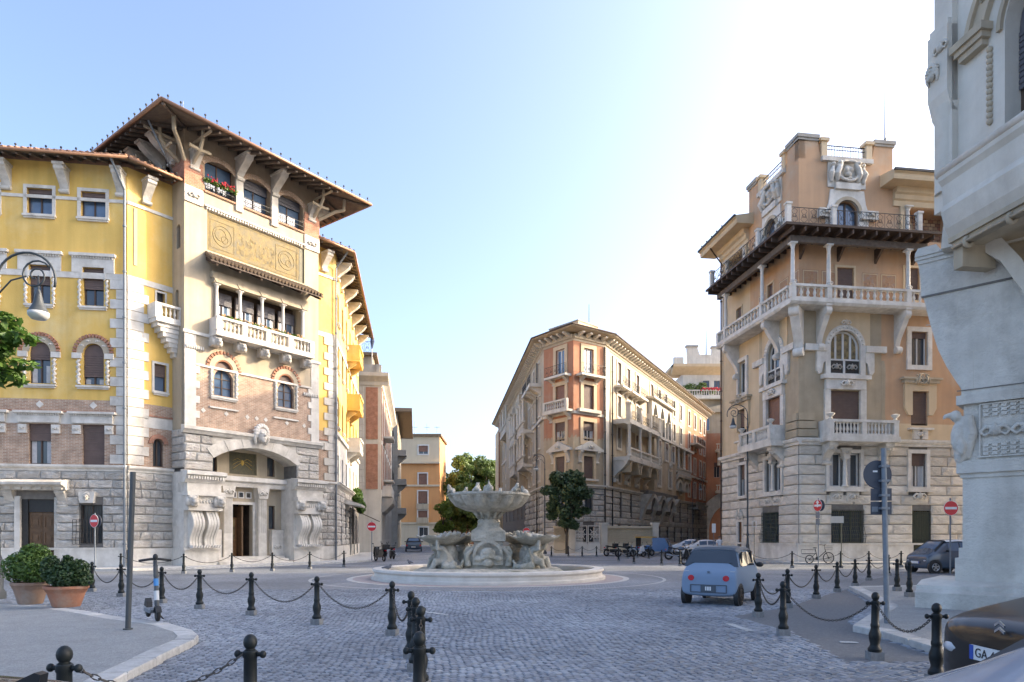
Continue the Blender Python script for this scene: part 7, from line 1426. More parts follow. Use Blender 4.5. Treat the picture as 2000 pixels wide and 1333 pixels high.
row([at(236, 31.5), at(359, 31.0), at(453, 32.5), at(532, 33.5), at(605, 35.5), at(672, 38.0)], 'slim black bollard on the pavement edge before the tower porch', 'bollards before the tower porch', 'thin chain between bollards before the tower porch', False, sag=.3)
row([at(1462, 37.5), at(1547, 36.8), at(1642, 36.6), at(1697, 36.9), at(1760, 37.4)], 'black bollard on the pavement edge along the plinth of the turreted palazzo', 'bollards along the turreted palazzo', 'thin chain along the plinth of the turreted palazzo', False, sag=.3)
row([at(1077, 57.5), at(1110, 57.5), at(1137, 57.5), at(1165, 58), at(1186, 60)], 'black bollard on the kerb before the garden wall', 'bollards before the garden wall', 'thin chain before the garden wall', False)
row([at(1208, 47), at(1238, 42.5), at(1292, 40.0), at(1328, 39.2)], 'black bollard in the line before the parked motorbikes', 'bollards before the motorbikes', 'thin chain before the parked motorbikes', False, sag=.35)
row([at(1225, 53), at(1245, 55), at(1267, 52)], 'black bollard standing between the parked motorbikes', 'bollards between motorbikes', 'thin chain between the motorbikes', False)
row([at(1752, 19.5), at(1776, 17.6)], 'low black bollard on the kerb beside the gateway pier', 'bollards at the gateway pier', 'short chain beside the gateway pier', False, skip=(0,))
# ================================================================== POLES, SIGNS, LAMPS
pl = tag(obj('pole', MB().tube([(0,0,0), (.085,0,2.62)], .043, 12).lathe([(.075,0),(.075,.02)], 12), 'pole_dark', None, (*at(250, 11.35), KH), smooth=40), 'bare dark grey pole leaning slightly on the left pavement', 'pole')
sg = thing('sign_post', 'tall grey sign post carrying a round sign and two plates seen from behind', 'sign', (*at(1732, 12.2), KH))
obj('post', MB().tube([(0,0,0), (-.06,0,3.12)], .045, 12), 'galv', sg, smooth=40)
obj('round_sign', MB().disc((-.13,.07,2.66), .245, .02, 32).torus((-.13,.07,2.66), .245, .012, 32, 5), 'sign_back', sg); obj('plate', MB().box(-.25,.12,.06,.08,2.19,2.41), 'sign_back', sg); o = obj('plate', MB().box(-.25,.12,.06,.08,1.94,2.17), 'sign_back', sg)
[obj('clamp', MB().box(-.12,.03,-.05,.07,z,z+.04), 'galv', sg) for z in (2.52, 2.78, 2.26, 2.03)]; obj('sticker', MB().box(-.22,-.14,.05,.059,2.70,2.73), 'sign_white', sg); obj('sticker', MB().box(-.24,-.13,.05,.059,1.99,2.08), 'galv', o)
def no_entry(px, Y, zc, label, r=.30, yaw=0.0, top=.0, z0=.12, lean=0.0, back=False):
    t = thing('no_entry_sign', label, 'sign', (*at(px, Y), z0), yaw); obj('post', MB().tube([(lean,.04,0), (0,.04,zc+r+.08-z0+top)], .03, 8), 'galv', t, smooth=40)
    d = obj('disc', MB().disc((0,0,zc-z0), r, .015, 32), 'sign_red', t); obj('bar', MB().box(-r*.8, r*.8, -.014, -.009, zc-z0-r*.17, zc-z0+r*.17), 'sign_white', d); obj('rim', MB().torus((0,.0,zc-z0), r, .011, 32, 5), 'sign_white', d)
    if back: obj('rear_disc', MB().disc((.12,.07,zc-z0), r, .015, 32), 'sign_back', t)
    return t
no_entry(184, 32, 2.42, 'red no entry sign turned sideways before the grilled window of the yellow palazzo', yaw=-.43, back=True)
no_entry(726, 45, 2.36, 'red no entry sign at the mouth of the left street')
no_entry(1028, 60, 2.2, 'red no entry sign seen just right of the fountain')
no_entry(1857, 28.5, 2.87, 'red no entry sign beside the gateway pier above the two tone car', top=.05)
t = no_entry(1597, 36, 3.33, 'red no entry sign with a white arrow on a post beside the cargo bicycle', yaw=-1.25, back=True)
obj('arrow', MB().prism([(-.05,3.12),(.05,3.12),(.05,3.35),(.13,3.35),(0,3.5),(-.13,3.35),(-.05,3.35)], -.02, -.016), 'sign_white', t); obj('plate', MB().box(-.14,.14,-.01,.01,2.55,2.85), 'galv', t); obj('plate', MB().box(-.14,.14,-.01,.01,2.2,2.5), 'galv', t)
t = thing('notice_board', 'small blank white board on a thin post before the barred window of the turreted palazzo', 'sign', (*at(1634, 36.5), .12)); obj('post', MB().tube([(.25,0,0),(.25,0,2.6)], .022, 6), 'iron_green', t); obj('board', MB().box(-.34,.36,-.03,.0,2.3,2.66), 'plaster_pale', t)
t = thing('notice_board', 'small white notice on a thin post near the arched passage of the red house', 'sign', (*at(1394, 52), .0)); obj('post', MB().tube([(0,0,0),(0,0,2.4)], .025, 6), 'galv', t); obj('board', MB().box(-.14,.14,-.03,.0,2.0,2.7), 'sign_white', t)
t = thing('notice_board', 'small notice on a thin green post beside the street lamp of the turreted palazzo', 'sign', (*at(1473, 41.5), .12)); obj('post', MB().tube([(0,0,0),(0,0,2.5)], .02, 6), 'iron_green', t); obj('board', MB().ring(-.12,.12,2.2,2.5,.02,-.02,0), 'sign_white', t)
def lamp(px, Y, H, reach, label, z0=.12, s=1.0, body=True):
    t = thing('street_lamp', label, 'street lamp', (*at(px, Y), z0)); sg_ = 1 if reach > 0 else -1; R = abs(reach)
    obj('post', MB().lathe([(.20*s,0),(.20*s,.15),(.14*s,.25),(.15*s,.7),(.11*s,.85),(.13*s,.95),(.085*s,1.1),(.07*s,1.6),(.10*s,1.7),(.06*s,1.85),(.045*s,H-1.6),(.07*s,H-1.5),(.04*s,H-1.4),(.035*s,H-.6)], 12), 'pole_dark', t, smooth=40)
    pts = [(0,0,H-.9)]
    for k in range(17):
        a = pi-pi*1.08*k/16; pts.append((sg_*(R*.62+R*.62*cos(a)), 0, H-.62+.62*R*sin(a)*.95))
    arm = obj('arm', MB().tube(pts, .03*s, 8), 'pole_dark', t, smooth=True)
    sp = []
    for k in range(26): a = k*.42; q = R*.34*(1-k/30); sp.append((sg_*(R*.82+q*cos(a+.5)), 0, H-.50+q*sin(a+.5)))
    obj('scroll', MB().tube(sp, .022*s, 6).tube([(0,0,H-1.0), (sg_*R*.3,0,H-.62), (sg_*R*.62,0,H-.52)], .02*s, 6), 'pole_dark', arm, smooth=True)
    bx_ = sg_*R*.88; obj('lamp_shade', MB().lathe([(.03,-.85),(.07,-.95),(.09,-1.05),(.12,-1.2),(.20,-1.36),(.24,-1.42)], 16, (bx_, 0, H)).tube([(bx_,0,H-.5),(bx_,0,H-.88)], .018, 6), 'pole_dark', t, smooth=40); obj('reflector', MB().lathe([(.24,-1.42),(.235,-1.5),(.17,-1.58),(.02,-1.6)], 16, (bx_, 0, H)), 'lamp_white', t, smooth=True); return t
lamp(-6, 17.0, 8.55, 1.18, 'tall iron street lamp with a curled arm and bell shade by the yellow palazzo'); lamp(1460, 47.5, 10.7, -1.15, 'ornate iron street lamp with scrolled arm at the corner of the turreted palazzo')
lamp(1064, 63, 9.3, -.9, 'slim street lamp beside the clipped tree of the wedge palazzo'); lamp(1353, 92, 9.6, 1.2, 'far street lamp before the long front of the wedge palazzo', 0)
# ================================================================== PLANTS
def pot(px, Y, w_, h, label, leaf, seed, cs):
    t = thing('potted_bush', label, 'potted plant', (*at(px, Y), KH)); obj('pot', MB().lathe([(w_*.62,0),(w_*.66,.03),(w_*.86,h*.62),(w_*.87,h*.66),(w_*.91,h*.7),(w_*1.0,h*.86),(w_*1.04,h*.88),(w_*1.04,h),(w_*.92,h),(w_*.9,h*.9)], 28, cap=False), 'terracotta_pale' if seed == 3 else 'terracotta', t, smooth=35); obj('soil', MB().disc((0,0,h*.92), w_*.92, .02, 24, 'z'), 'soil', t)
    obj('stem', MB().tube([(0,0,h*.9),(0,0,h+.35)], .03, 6), 'bark', t); return foliage('foliage', cs, 5200, .045, leaf, t, seed, shell=.72)
pot(60, 15.75, .38, .50, 'clipped round bush in a pale weathered terracotta pot', 'leaf_box', 3, [(.06,0,.90,.50,.50,.42,3), (.32,-.1,.78,.33,.36,.30,1), (-.3,0,.82,.32,.36,.34,1), (.1,0,1.2,.3,.3,.2,.7)])
pot(130, 15.1, .42, .46, 'looser dark green bush in a bright terracotta pot', 'leaf_dark', 4, [(.02,0,.70,.44,.40,.30,2.4), (.27,0,.78,.22,.26,.28,1), (-.3,-.05,.82,.20,.26,.32,1), (.36,.0,.62,.20,.22,.2,.6), (.02,0,.95,.12,.14,.2,.4)])
def tree(x, y, H, tr, cs, n, size, leaf, label, seed, trunk_to=None, limbs=6, group=None, z0=0):
    t = thing('tree', label, 'tree', (x, y, z0), group=group); r = random.Random(seed); b = MB(); top = trunk_to or H*.6
    b.tube([(0,0,0), (r.uniform(-.1,.1),r.uniform(-.1,.1),top*.5), (0,0,top)], [tr, tr*.8, tr*.55], 8)
    for k in range(limbs): c = cs[k % len(cs)]; b.tube([(0,0,top*r.uniform(.6,.98)), (c[0]*.5,c[1]*.5,(top+c[2])*.5), (c[0]*.9,c[1]*.9,c[2])], [tr*.45, tr*.3, tr*.1], 5)
    obj('trunk', b, 'bark', t, smooth=True); foliage('crown', cs, n, size, leaf, t, seed); return t
rr = random.Random(12)
def clumps(cx, cy, cz, R, RZ, n, s):
    out = []
    for k in range(n):
        a = rr.uniform(0, 2*pi); u = rr.uniform(-.9, .95); q = math.sqrt(1-u*u)*rr.uniform(.55, .95); out.append((cx+R*q*cos(a), cy+R*q*sin(a), cz+RZ*u*.85, s*rr.uniform(.7,1.25), s*rr.uniform(.7,1.25), s*rr.uniform(.55,.95), 1))
    return out
tree(*at(1107, 62.5), 8.6, .14, clumps(0,0,5.2,2.15,3.2,44,.62) + [(0,0,4.9,1.5,1.5,2.4,4)], 10000, .19, 'leaf_mag', 'dense dark clipped tree in front of the wedge palazzo', 41, 2.6)
ft = 'tall trees closing the street behind the fountain'
for i, (px, Y, H, R, lf) in enumerate(((878, 175, 18.5, 5.5, 'leaf_deep'), (903, 160, 21.5, 6.3, 'leaf_far'), (938, 152, 21, 6.0, 'leaf_far'), (964, 156, 19.5, 5.0, 'leaf_deep'), (884, 165, 11.8, 4.6, 'leaf_deep'), (915, 158, 11, 4.2, 'leaf_deep'))):
    tree(*at(px, Y), H, .4, clumps(0,0,H*.62,R,H*.38,46,R*.27), 9500 if H > 12 else 5500, .42, lf, ('tall leafy street tree with a rounded crown behind the fountain' if H > 12 else 'low dark tree under the tall street trees behind the fountain'), 50+i, H*.4, group=ft if H > 12 else 'low trees behind the fountain')
tree(*at(937, 100), 10.2, .12, clumps(0,0,7.8,2.1,1.8,14,.8), 2600, .26, 'leaf_lime', 'yellow green sapling seen above the fountain bowl', 61, 5)
tree(*at(865, 118), 8.5, .2, clumps(0,0,5.0,1.5,3,14,.9), 2500, .3, 'leaf_lime', 'slender light green tree beside the orange house', 62, 4)
tree(-13.9, 15.6, 9, .16, [(1.6,.2,5.5,.7,.6,.4,1), (2.0,-.1,5.9,.6,.5,.3,.9), (1.9,.3,6.5,.6,.5,.3,.8), (2.35,0,5.2,.4,.4,.2,.35), (2.6,.0,6.1,.42,.35,.16,.3), (.9,0,6.4,1.0,1.0,.8,2), (-.6,0,6.4,1.4,1.3,1.2,3), (-.5,.5,7.6,1.3,1.3,.8,2), (2.75,.05,5.5,.3,.3,.12,.12)], 4200, .13, 'leaf_street', 'light green street tree reaching in beside the yellow palazzo', 71, 4.0, 9, z0=KH)
FHt = thing('far_house', 'low pink house under the trees at the end of the street', 'building', (*at(880, 165), 0)); FF = Fr(FHt, *at(880, 165), 0); simple_house(FHt, FF, 0, 11, 0, 9, 'terracotta_wall', [2, 5, 8.5], [1.5, 5.5], 1.2, 2.0, .5); FF.part('roof', hip(0, 11, 0, 8, .6, 9, 9, 11.5, 0), 'rooftile'); FF.part('body', MB().box(.1, 10.9, .4, 8, 0, 8.9), 'terracotta_wall')
# ================================================================== VEHICLES
def wheel(root, x, y, R, w_, rimm='rim', side=1):
    o = obj('wheel', MB().torus((x, y, R), R*.80, R*.22, 24, 8, 'y').disc((x, y-side*w_*.1, R), R*.6, w_*.5, 20), 'tyre', root, smooth=40)
    b = MB(); b.torus((x, y+side*w_*.35, R), R*.58, R*.05, 20, 5, 'y'); b.disc((x, y+side*w_*.36, R), R*.14, .02, 10)
    for k in range(5): a = 2*pi*k/5+.3; c_, s_ = cos(a), sin(a); b.add([(x+c_*R*.1-s_*R*.07, y+side*w_*.37, R+s_*R*.1+c_*R*.07), (x+c_*R*.1+s_*R*.07, y+side*w_*.37, R+s_*R*.1-c_*R*.07), (x+c_*R*.58+s_*R*.12, y+side*w_*.37, R+s_*R*.58-c_*R*.12), (x+c_*R*.58-s_*R*.12, y+side*w_*.37, R+s_*R*.58+c_*R*.12)], [(0,1,2,3)])
    obj('rim', b, rimm, o)
def car(name, label, x, y, rz, st, W, body, roofm=None, wheels=((-.8,), (.8,)), R=.30, cabin=(3, 5), glass='glass_sky', rimm='rim', lights=True, group=None, z0=0.0, tail=None, side_glass=True, plate=True, sil=.97, mirrors=True):
    """st: stations front(+x) to rear: (x, z low, z belt, z top, half width scale, roof half width scale)"""
    t = thing(name, label, 'car', (x, y, z0), rz, group); rings = []
    for (sx, zl, zb, zt, wf, rf) in st:
        w_ = W*wf; r_ = W*rf; h = [(w_*.80, zl), (w_*.97, zl+.07), (w_, zl+(zb-zl)*.5), (w_*sil, zb-.04), (w_*(sil-.035), zb), (r_+(w_*(sil-.035)-r_)*.12, zt-(zt-zb)*.12-.02), (r_*.86, zt-.012), (r_*.45, zt+.012)]
        rings.append([(sx, -a, z) for a, z in h] + [(sx, a, z) for a, z in reversed(h)])
    n = len(rings[0]); vs = [v for r_ in rings for v in r_]; fs = [(j*n+i, j*n+(i+1) % n, (j+1)*n+(i+1) % n, (j+1)*n+i) for j in range(len(rings)-1) for i in range(n)] + [tuple(range(n)), tuple(range(len(rings)*n-1, (len(rings)-1)*n-1, -1))]
    o = obj('body', MB().add(vs, fs), body, t, smooth=45); md = o.modifiers.new('round', 'SUBSURF'); md.levels = 2; md.render_levels = 2
    def lerp(a, c, k): return tuple(a[i]+(c[i]-a[i])*k for i in range(3))
    a0, a1 = cabin; zc = lambda j, i: rings[j][i]
    def patch(nm, quads, m, out, parent=None):
        b = MB()
        for q in quads:
            b.add([(p[0]+out[0], p[1]+out[1], p[2]+out[2]) for p in q], [(0,1,2,3)])
        return obj(nm, b, m, t)
    if side_glass:
        for s, ib, it in ((-1, 4, 5), (1, n-5, n-6)):
            for j in range(a0, a1):
                A, B_, C_, D_ = zc(j, ib), zc(j+1, ib), zc(j+1, it), zc(j, it)
                q = (lerp(lerp(A, D_, .12), lerp(B_, C_, .12), .07), lerp(lerp(A, D_, .12), lerp(B_, C_, .12), .95), lerp(lerp(A, D_, .92), lerp(B_, C_, .92), .95), lerp(lerp(A, D_, .92), lerp(B_, C_, .92), .07)); patch('side_window', [q], glass, (0, s*.012, .0))
    for nm, j0, j1, sgn in (('windscreen', a0-1, a0, 1), ('rear_window', a1+1, a1, -1)):
        A, B_, C_, D_ = zc(j0, 5), zc(j0, n-6), zc(j1, n-7), zc(j1, 6); q = (lerp(lerp(A, D_, .2), lerp(B_, C_, .2), .09), lerp(lerp(A, D_, .2), lerp(B_, C_, .2), .91), lerp(lerp(A, D_, .86), lerp(B_, C_, .86), .92), lerp(lerp(A, D_, .86), lerp(B_, C_, .86), .08)); patch(nm, [q], glass, (sgn*.02, 0, .03)); q2 = (lerp(lerp(A, D_, .0), lerp(B_, C_, .0), -.02), lerp(lerp(A, D_, .0), lerp(B_, C_, .0), 1.02), lerp(lerp(A, D_, 1), lerp(B_, C_, 1), 1.02), lerp(lerp(A, D_, 1), lerp(B_, C_, 1), -.02)); patch(nm+'_surround', [q2], 'plastic', (sgn*.012, 0, .022))
    if roofm:
        b = MB(); idx = [5, 6, 7, 8, 9, 10]
        for j in range(a0, a1):
            for i in range(5): b.add([zc(j, idx[i]), zc(j, idx[i+1]), zc(j+1, idx[i+1]), zc(j+1, idx[i])], [(0,1,2,3)])
        b.v = [(p[0], p[1]*1.01, p[2]+.018) for p in b.v]; obj('roof', b, roofm, t, smooth=True)
    for (wx,) in wheels:
        for s in (-1, 1): obj('wheel_arch', MB().disc((wx, s*(W-.055), R*1.02), R*1.17, .1, 22), 'plastic', t); wheel(t, wx, s*(W-.04), R, .16, rimm, s)
    fx, rx = st[0][0], st[-1][0]; zb = st[0][2]
    if lights:
        for s in (-1, 1): obj('headlight', MB().ball((fx-.14, s*W*.66, zb-.12), (.14,.17,.07), 10, 6), 'lens', t, smooth=True); obj('taillight', MB().ball((rx+.10, s*W*.80, st[-1][2]-.12), (.12,.13,.12), 10, 6), 'red_lens', t, smooth=True)
    if plate:
        for xx, s in ((fx+.03, 1), (rx-.03, -1)): p_ = obj('licence_plate', MB().box(xx-.008, xx+.008, -.26, .26, st[0][1]+.18, st[0][1]+.29), 'plate_white', t); obj('plate_band', MB().box(xx-.010, xx+.010, -.26 if s < 0 else .22, -.22 if s < 0 else .26, st[0][1]+.18, st[0][1]+.29), 'plate_blue', p_)
    for s in (-1, 1) if mirrors else (): j = a0; v = zc(j, 4); obj('wing_mirror', MB().ball((v[0]+.12, s*(abs(v[1])+.12), v[2]+.06), (.07,.10,.07), 8, 6), 'plastic', t, smooth=True)
    return t
HATCH = [(1.95,.28,.62,.66,.78,.6),(1.86,.20,.72,.78,.93,.78),(.72,.18,.93,1.0,1.0,.86),(.1,.18,.95,1.42,1.0,.74),(-.6,.18,.97,1.47,1.0,.74),(-1.35,.18,1.0,1.42,1.0,.72),(-1.80,.22,1.0,1.06,.96,.80),(-1.93,.3,.8,.86,.86,.70)]
SUVS = [(2.1,.32,.75,.80,.8,.6),(2.0,.26,.88,.94,.94,.8),(.9,.24,1.06,1.12,1.0,.88),(.25,.24,1.08,1.58,1.0,.78),(-.7,.24,1.1,1.64,1.0,.78),(-1.7,.24,1.1,1.58,1.0,.76),(-2.05,.28,1.1,1.15,.97,.84),(-2.12,.36,.85,.9,.88,.7)]
# small blue two-seater
AMI = [(1.20,.30,.66,.70,.92,.82),(1.185,.25,.80,.86,.985,.90),(1.0,.22,.93,1.0,1.0,.92),(.66,.22,.96,1.40,1.0,.85),(.56,.22,.96,1.48,1.0,.83),(.0,.22,.96,1.52,1.0,.82),(-.60,.22,.96,1.49,1.0,.83),(-.70,.22,.96,1.42,1.0,.85),(-.98,.22,.94,1.02,1.0,.92),(-1.185,.25,.80,.86,.985,.90),(-1.20,.30,.66,.70,.92,.82)]
ami = car('microcar', 'small pale blue two seat microcar with a dark roof driving off across the cobbles', 5.36, 17.45, radians(58), AMI, .69, 'ami_blue', 'ami_roof', ((-.86,), (.87,)), .27, (3, 7), 'glass', 'rim_dark', lights=False, plate=False)
for q in [c for c in ami.children if c.name.startswith(('rear_window',))]: q.data.materials[0] = MATS['glass']
ami.scale = (1, 1, .93)
for s in (-1, 1):
    obj('taillight', MB().disc((-1.195, s*.42, .72), .075, .03, 20, 'x'), 'red_lens', ami); obj('headlight', MB().disc((1.195, s*.42, .72), .075, .03, 20, 'x'), 'lens', ami); obj('indicator', MB().box(-1.13, -1.07, s*.55-.05, s*.55+.05, .885, .905), 'lens', ami)
    for x0, x1 in ((-.62, -.50), (.40, .50)): obj('window_pillar', MB().box(x0, x1, s*.625-.012, s*.625+.012, 1.0, 1.40), 'plastic', ami)
obj('bumper_recess', MB().box(-1.215, -1.19, -.42, .42, .34, .36).box(-1.215, -1.19, -.42, .42, .53, .55).box(-1.215, -1.19, -.44, -.42, .34, .55).box(-1.215, -1.19, .42, .44, .34, .55), 'ami_roof', ami)
lp = obj('licence_plate', MB().box(-1.222, -1.205, -.18, .18, .36, .53), 'ami_roof', ami); obj('plate_number', MB().box(-1.226, -1.221, -.07, -.045, .40, .50).box(-1.226, -1.221, -.035, -.01, .40, .50).box(-1.226, -1.221, .0, .025, .40, .50).box(-1.226, -1.221, .04, .07, .40, .50), 'sign_white', lp)
def chevrons(x, y, z, s, parent, m='chrome', face=-1):
    b = MB()
    for k in (0, .55*s): b.add([(x, y-.6*s, z+k-.35*s), (x, y, z+k), (x, y+.6*s, z+k-.35*s), (x, y+.6*s, z+k-.12*s), (x, y, z+k+.25*s), (x, y-.6*s, z+k-.12*s), (x+face*.012, y-.6*s, z+k-.35*s), (x+face*.012, y, z+k), (x+face*.012, y+.6*s, z+k-.35*s), (x+face*.012, y+.6*s, z+k-.12*s), (x+face*.012, y, z+k+.25*s), (x+face*.012, y-.6*s, z+k-.12*s)], [(6,7,10,11),(7,8,9,10),(0,1,7,6),(1,2,8,7),(3,4,10,9),(4,5,11,10),(5,0,6,11),(2,3,9,8)])
    return obj('emblem', b, m, parent)
chevrons(-1.175, 0, .86, .06, ami, 'ami_roof')
# two-tone short car on the right
SM_ = [(1.30,.26,.70,.74,.84,.66),(1.22,.2,.80,.86,.95,.8),(.85,.18,.95,1.02,1.0,.86),(.25,.18,.98,1.5,1.0,.74),(-.35,.18,.98,1.54,1.0,.74),(-.95,.18,.98,1.50,1.0,.74),(-1.28,.22,.95,1.0,.96,.84),(-1.36,.28,.75,.8,.88,.7)]
car('city_car', 'short dark blue and silver city car by the gateway pier', *at(1838, 32), pi+.12, SM_, .80, 'car_slate', 'car_silver', ((-.92,), (.92,)), .29, (3, 5), 'glass_sky', 'rim')
# parked cars
car('hatchback', 'white hatchback parked side on near the red arch house', 16.0, 58.6, pi*1.0-.08, HATCH, .88, 'car_white'); car('hatchback', 'dark red hatchback parked behind the white one', 18.4, 63.0, pi-.1, HATCH, .88, 'car_red')
car('hatchback', 'white hatchback with dark windows farther up the side street', 16.8, 66.5, pi-.15, HATCH, .88, 'car_white'); car('suv', 'slate blue suv standing in the left street by the orange house', *at(808, 80), pi/2+radians(8), SUVS, .92, 'car_slate')
# cars by the photographer
cd = car('hatchback', 'glossy black hatchback with a licence plate and double chevron emblem nosing in from the right', 5.58, 5.1, pi, [(1.95,.30,.86,.90,.8,.6),(1.84,.22,1.0,1.05,.95,.8),(1.0,.20,1.12,1.18,1.0,.86),(.35,.20,1.14,1.60,1.0,.74),(-.6,.20,1.15,1.66,1.0,.74),(-1.35,.20,1.15,1.60,1.0,.72),(-1.80,.22,1.1,1.18,.96,.80),(-1.93,.30,.9,.95,.86,.70)], .90, 'car_dark', plate=False, lights=True, glass='glass_sky', mirrors=False)
pr_ = obj('licence_plate', MB().box(1.965, 1.985, -.26, .26, .70, .81), 'plate_white', cd); obj('plate_band', MB().box(1.984, 1.99, -.26, -.22, .70, .81), 'plate_blue', pr_); chevrons(1.93, .0, .96, .085, cd, 'chrome', 1); obj('grille_bar', MB().box(1.94, 1.975, -.5, .5, .54, .57), 'chrome', cd); obj('wiper', MB().tube([(.92,.45,1.24), (.80,-.15,1.32), (.78,-.5,1.32)], .014, 5), 'plastic', cd); obj('bumper', MB().box(1.9, 1.98, -.62, .62, .30, .46), 'plastic', cd)
def letters(txt, parent, loc, rot, size, m):
    cu = bpy.data.curves.new('lettering', 'FONT'); cu.body = txt; cu.size = size; cu.align_x = 'CENTER'; cu.align_y = 'CENTER'; cu.extrude = .001
    o = bpy.data.objects.new('lettering', cu); col.objects.link(o); bpy.context.view_layer.update(); me = bpy.data.meshes.new_from_object(o.evaluated_get(bpy.context.evaluated_depsgraph_get())); bpy.data.objects.remove(o); me.materials.clear(); me.materials.append(MATS[m])
    return obj('lettering', me, None, parent, loc, 0, None, False, rot)
letters('GA 402VR', pr_, (1.9885, .02, .755), (pi/2, 0, pi/2), .10, 'ink')
car('hatchback', 'pale blue grey car whose bonnet and windscreen fill the lower right corner', 3.12, 2.70, pi, [(a, z, b*1.08, t_*1.02, w_, q) for a, z, b, t_, w_, q in HATCH], .86, 'car_pale', mirrors=False)
LOW = [(2.1,.25,.55,.6,.8,.6),(2.0,.18,.64,.70,.94,.8),(.9,.16,.82,.88,1.0,.86),(.2,.16,.84,1.24,1.0,.64),(-.6,.16,.86,1.29,1.0,.64),(-1.25,.16,.88,1.28,1.0,.62),(-1.72,.16,.88,1.21,1.0,.60),(-2.02,.2,.86,.92,.96,.8),(-2.15,.28,.7,.75,.86,.7)]
cl_ = car('coupe', 'low dark brown car with a fin aerial on its roof in the lower left corner', -2.66, 1.52, pi, LOW, .86, 'car_brown', cabin=(3, 6), mirrors=False); obj('fin_aerial', MB().prism([(-1.52,1.255),(-1.40,1.26),(-1.44,1.29),(-1.515,1.325),(-1.53,1.32)], -.145, -.115), 'car_dark', cl_)
# motorbikes and scooters
def motorbike(px, Y, rz, label, body='car_dark', scoot=False, group='parked motorbikes', box_=False, z0=0.0):
    t = thing('motor_scooter' if scoot else 'motorbike', label, 'scooter' if scoot else 'motorbike', (*at(px, Y), z0), rz, group); R = .24 if scoot else .31; wb = .64 if scoot else .70
    for x in (-wb, wb): o = obj('wheel', MB().torus((x,0,R), R*.8, R*.22, 18, 6), 'tyre', t, smooth=True); obj('rim', MB().torus((x,0,R), R*.52, R*.05, 14, 4).disc((x,0,R), R*.2, .08, 10), 'rim', o)
    obj('fork', MB().tube([(wb,.06,R),(wb*.72,.05,.95)], .025, 6).tube([(wb,-.06,R),(wb*.72,-.05,.95)], .025, 6).tube([(wb*.72,.05,.9),(wb*.72,-.05,.9)], .03, 6), 'iron', t); obj('handlebar', MB().tube([(wb*.58,-.34,1.05),(wb*.70,-.12,1.0),(wb*.70,.12,1.0),(wb*.58,.34,1.05)], .018, 6), 'iron', t)
    if scoot:
        obj('body', MB().prism([(-.75,.35),(-.3,.28),(.25,.26),(.42,.30),(.58,.85),(.50,.95),(.40,.85),(.28,.38),(-.1,.38),(-.2,.72),(-.8,.78),(-.9,.6)], -.15, .15), body, t); obj('seat', MB().prism([(-.78,.76),(-.1,.72),(-.08,.80),(-.4,.84),(-.85,.88)], -.13, .13), 'seat', t); obj('front_shield', MB().prism([(.55,.42),(.68,.52),(.56,.98),(.48,.98)], -.2, .2), body, t); obj('fender', MB().arch(.64, .24, .25, .28, -.08, .08, 8, 20, 150), body, t)
    else:
        obj('tank', MB().ball((.18,0,.82), (.30,.15,.15), 12, 8), body, t, smooth=True); obj('seat', MB().prism([(-.75,.86),(-.1,.76),(0,.80),(-.1,.86),(-.7,.95)], -.12, .12), 'seat', t); obj('engine', MB().box(-.22,.28,-.16,.16,.26,.62).lathe([(.1,-.2),(.1,.2)], 10, (.05,0,.4)), 'iron', t); obj('exhaust', MB().tube([(.2,-.16,.35),(-.2,-.2,.28),(-.85,-.2,.42)], [.03,.04,.055], 8), 'rim', t); obj('fender', MB().arch(-.7, .31, .34, .37, -.08, .08, 8, 30, 140), body, t)
    obj('headlight', MB().ball((wb*.82,0,.88), (.09,.09,.09), 10, 6), 'lens', t, smooth=True); obj('taillight', MB().box(-.93,-.87,-.07,.07,.72,.80), 'red_lens', t)
    for s in (-1, 1): obj('mirror', MB().tube([(wb*.62,s*.25,1.03),(wb*.60,s*.32,1.2)], .01, 5).ball((wb*.60,s*.34,1.22), (.02,.06,.04), 8, 5), 'iron', t)
    if box_: obj('top_box', MB().box(-1.15,-.78,-.2,.2,.85,1.15), 'seat', t)
    return t
motorbike(1197, 60, .5, 'black motorbike at the left end of the parked line'); motorbike(1222, 57.5, .3, 'dark motorbike with a top box in the parked line', box_=True); motorbike(1243, 58, .2, 'white scooter in the parked line of motorbikes', 'car_white', True, box_=True); motorbike(1262, 60, .6, 'blue motorbike in the parked line', 'car_blue')
motorbike(1325, 50, -.3, 'grey motorbike parked before the white hatchback', 'car_slate'); motorbike(1358, 40.5, pi-.35, 'black scooter with red tail parked beyond the blue microcar', 'car_dark', True); motorbike(742, 47, 2.2, 'dark scooter parked at the mouth of the left street', 'car_dark', True, box_=True); motorbike(766, 52, 1.9, 'black motorbike parked in the left street', 'car_dark'); motorbike(752, 62, 1.8, 'motorbike half hidden along the left street', 'car_slate')
tk = thing('three_wheeler', 'blue three wheeled van with an amber canopy among the motorbikes', 'van', (*at(1286, 63), 0), -.5)
obj('cab', MB().prism([(-.4,.35),(1.0,.35),(1.15,.75),(.75,1.6),(-.4,1.62)], -.62, .62), 'car_blue', tk); obj('windscreen', MB().add([(1.13,-.5,.85),(1.13,.5,.85),(.82,.45,1.5),(.82,-.45,1.5)], [(0,1,2,3)]), 'glass_sky', tk); obj('canopy', MB().box(-2.0,-.35,-.7,.7,1.62,1.72), 'amber', tk); obj('bed', MB().box(-2.0,-.4,-.66,.66,.45,.8), 'car_blue', tk); obj('canopy_post', MB().box(-1.95,-1.88,-.66,.66,.8,1.62), 'iron', tk)
for x, y in ((.8, 0), (-1.5, .55), (-1.5, -.55)): obj('wheel', MB().torus((x, y, .24), .18, .06, 16, 6), 'tyre', tk)
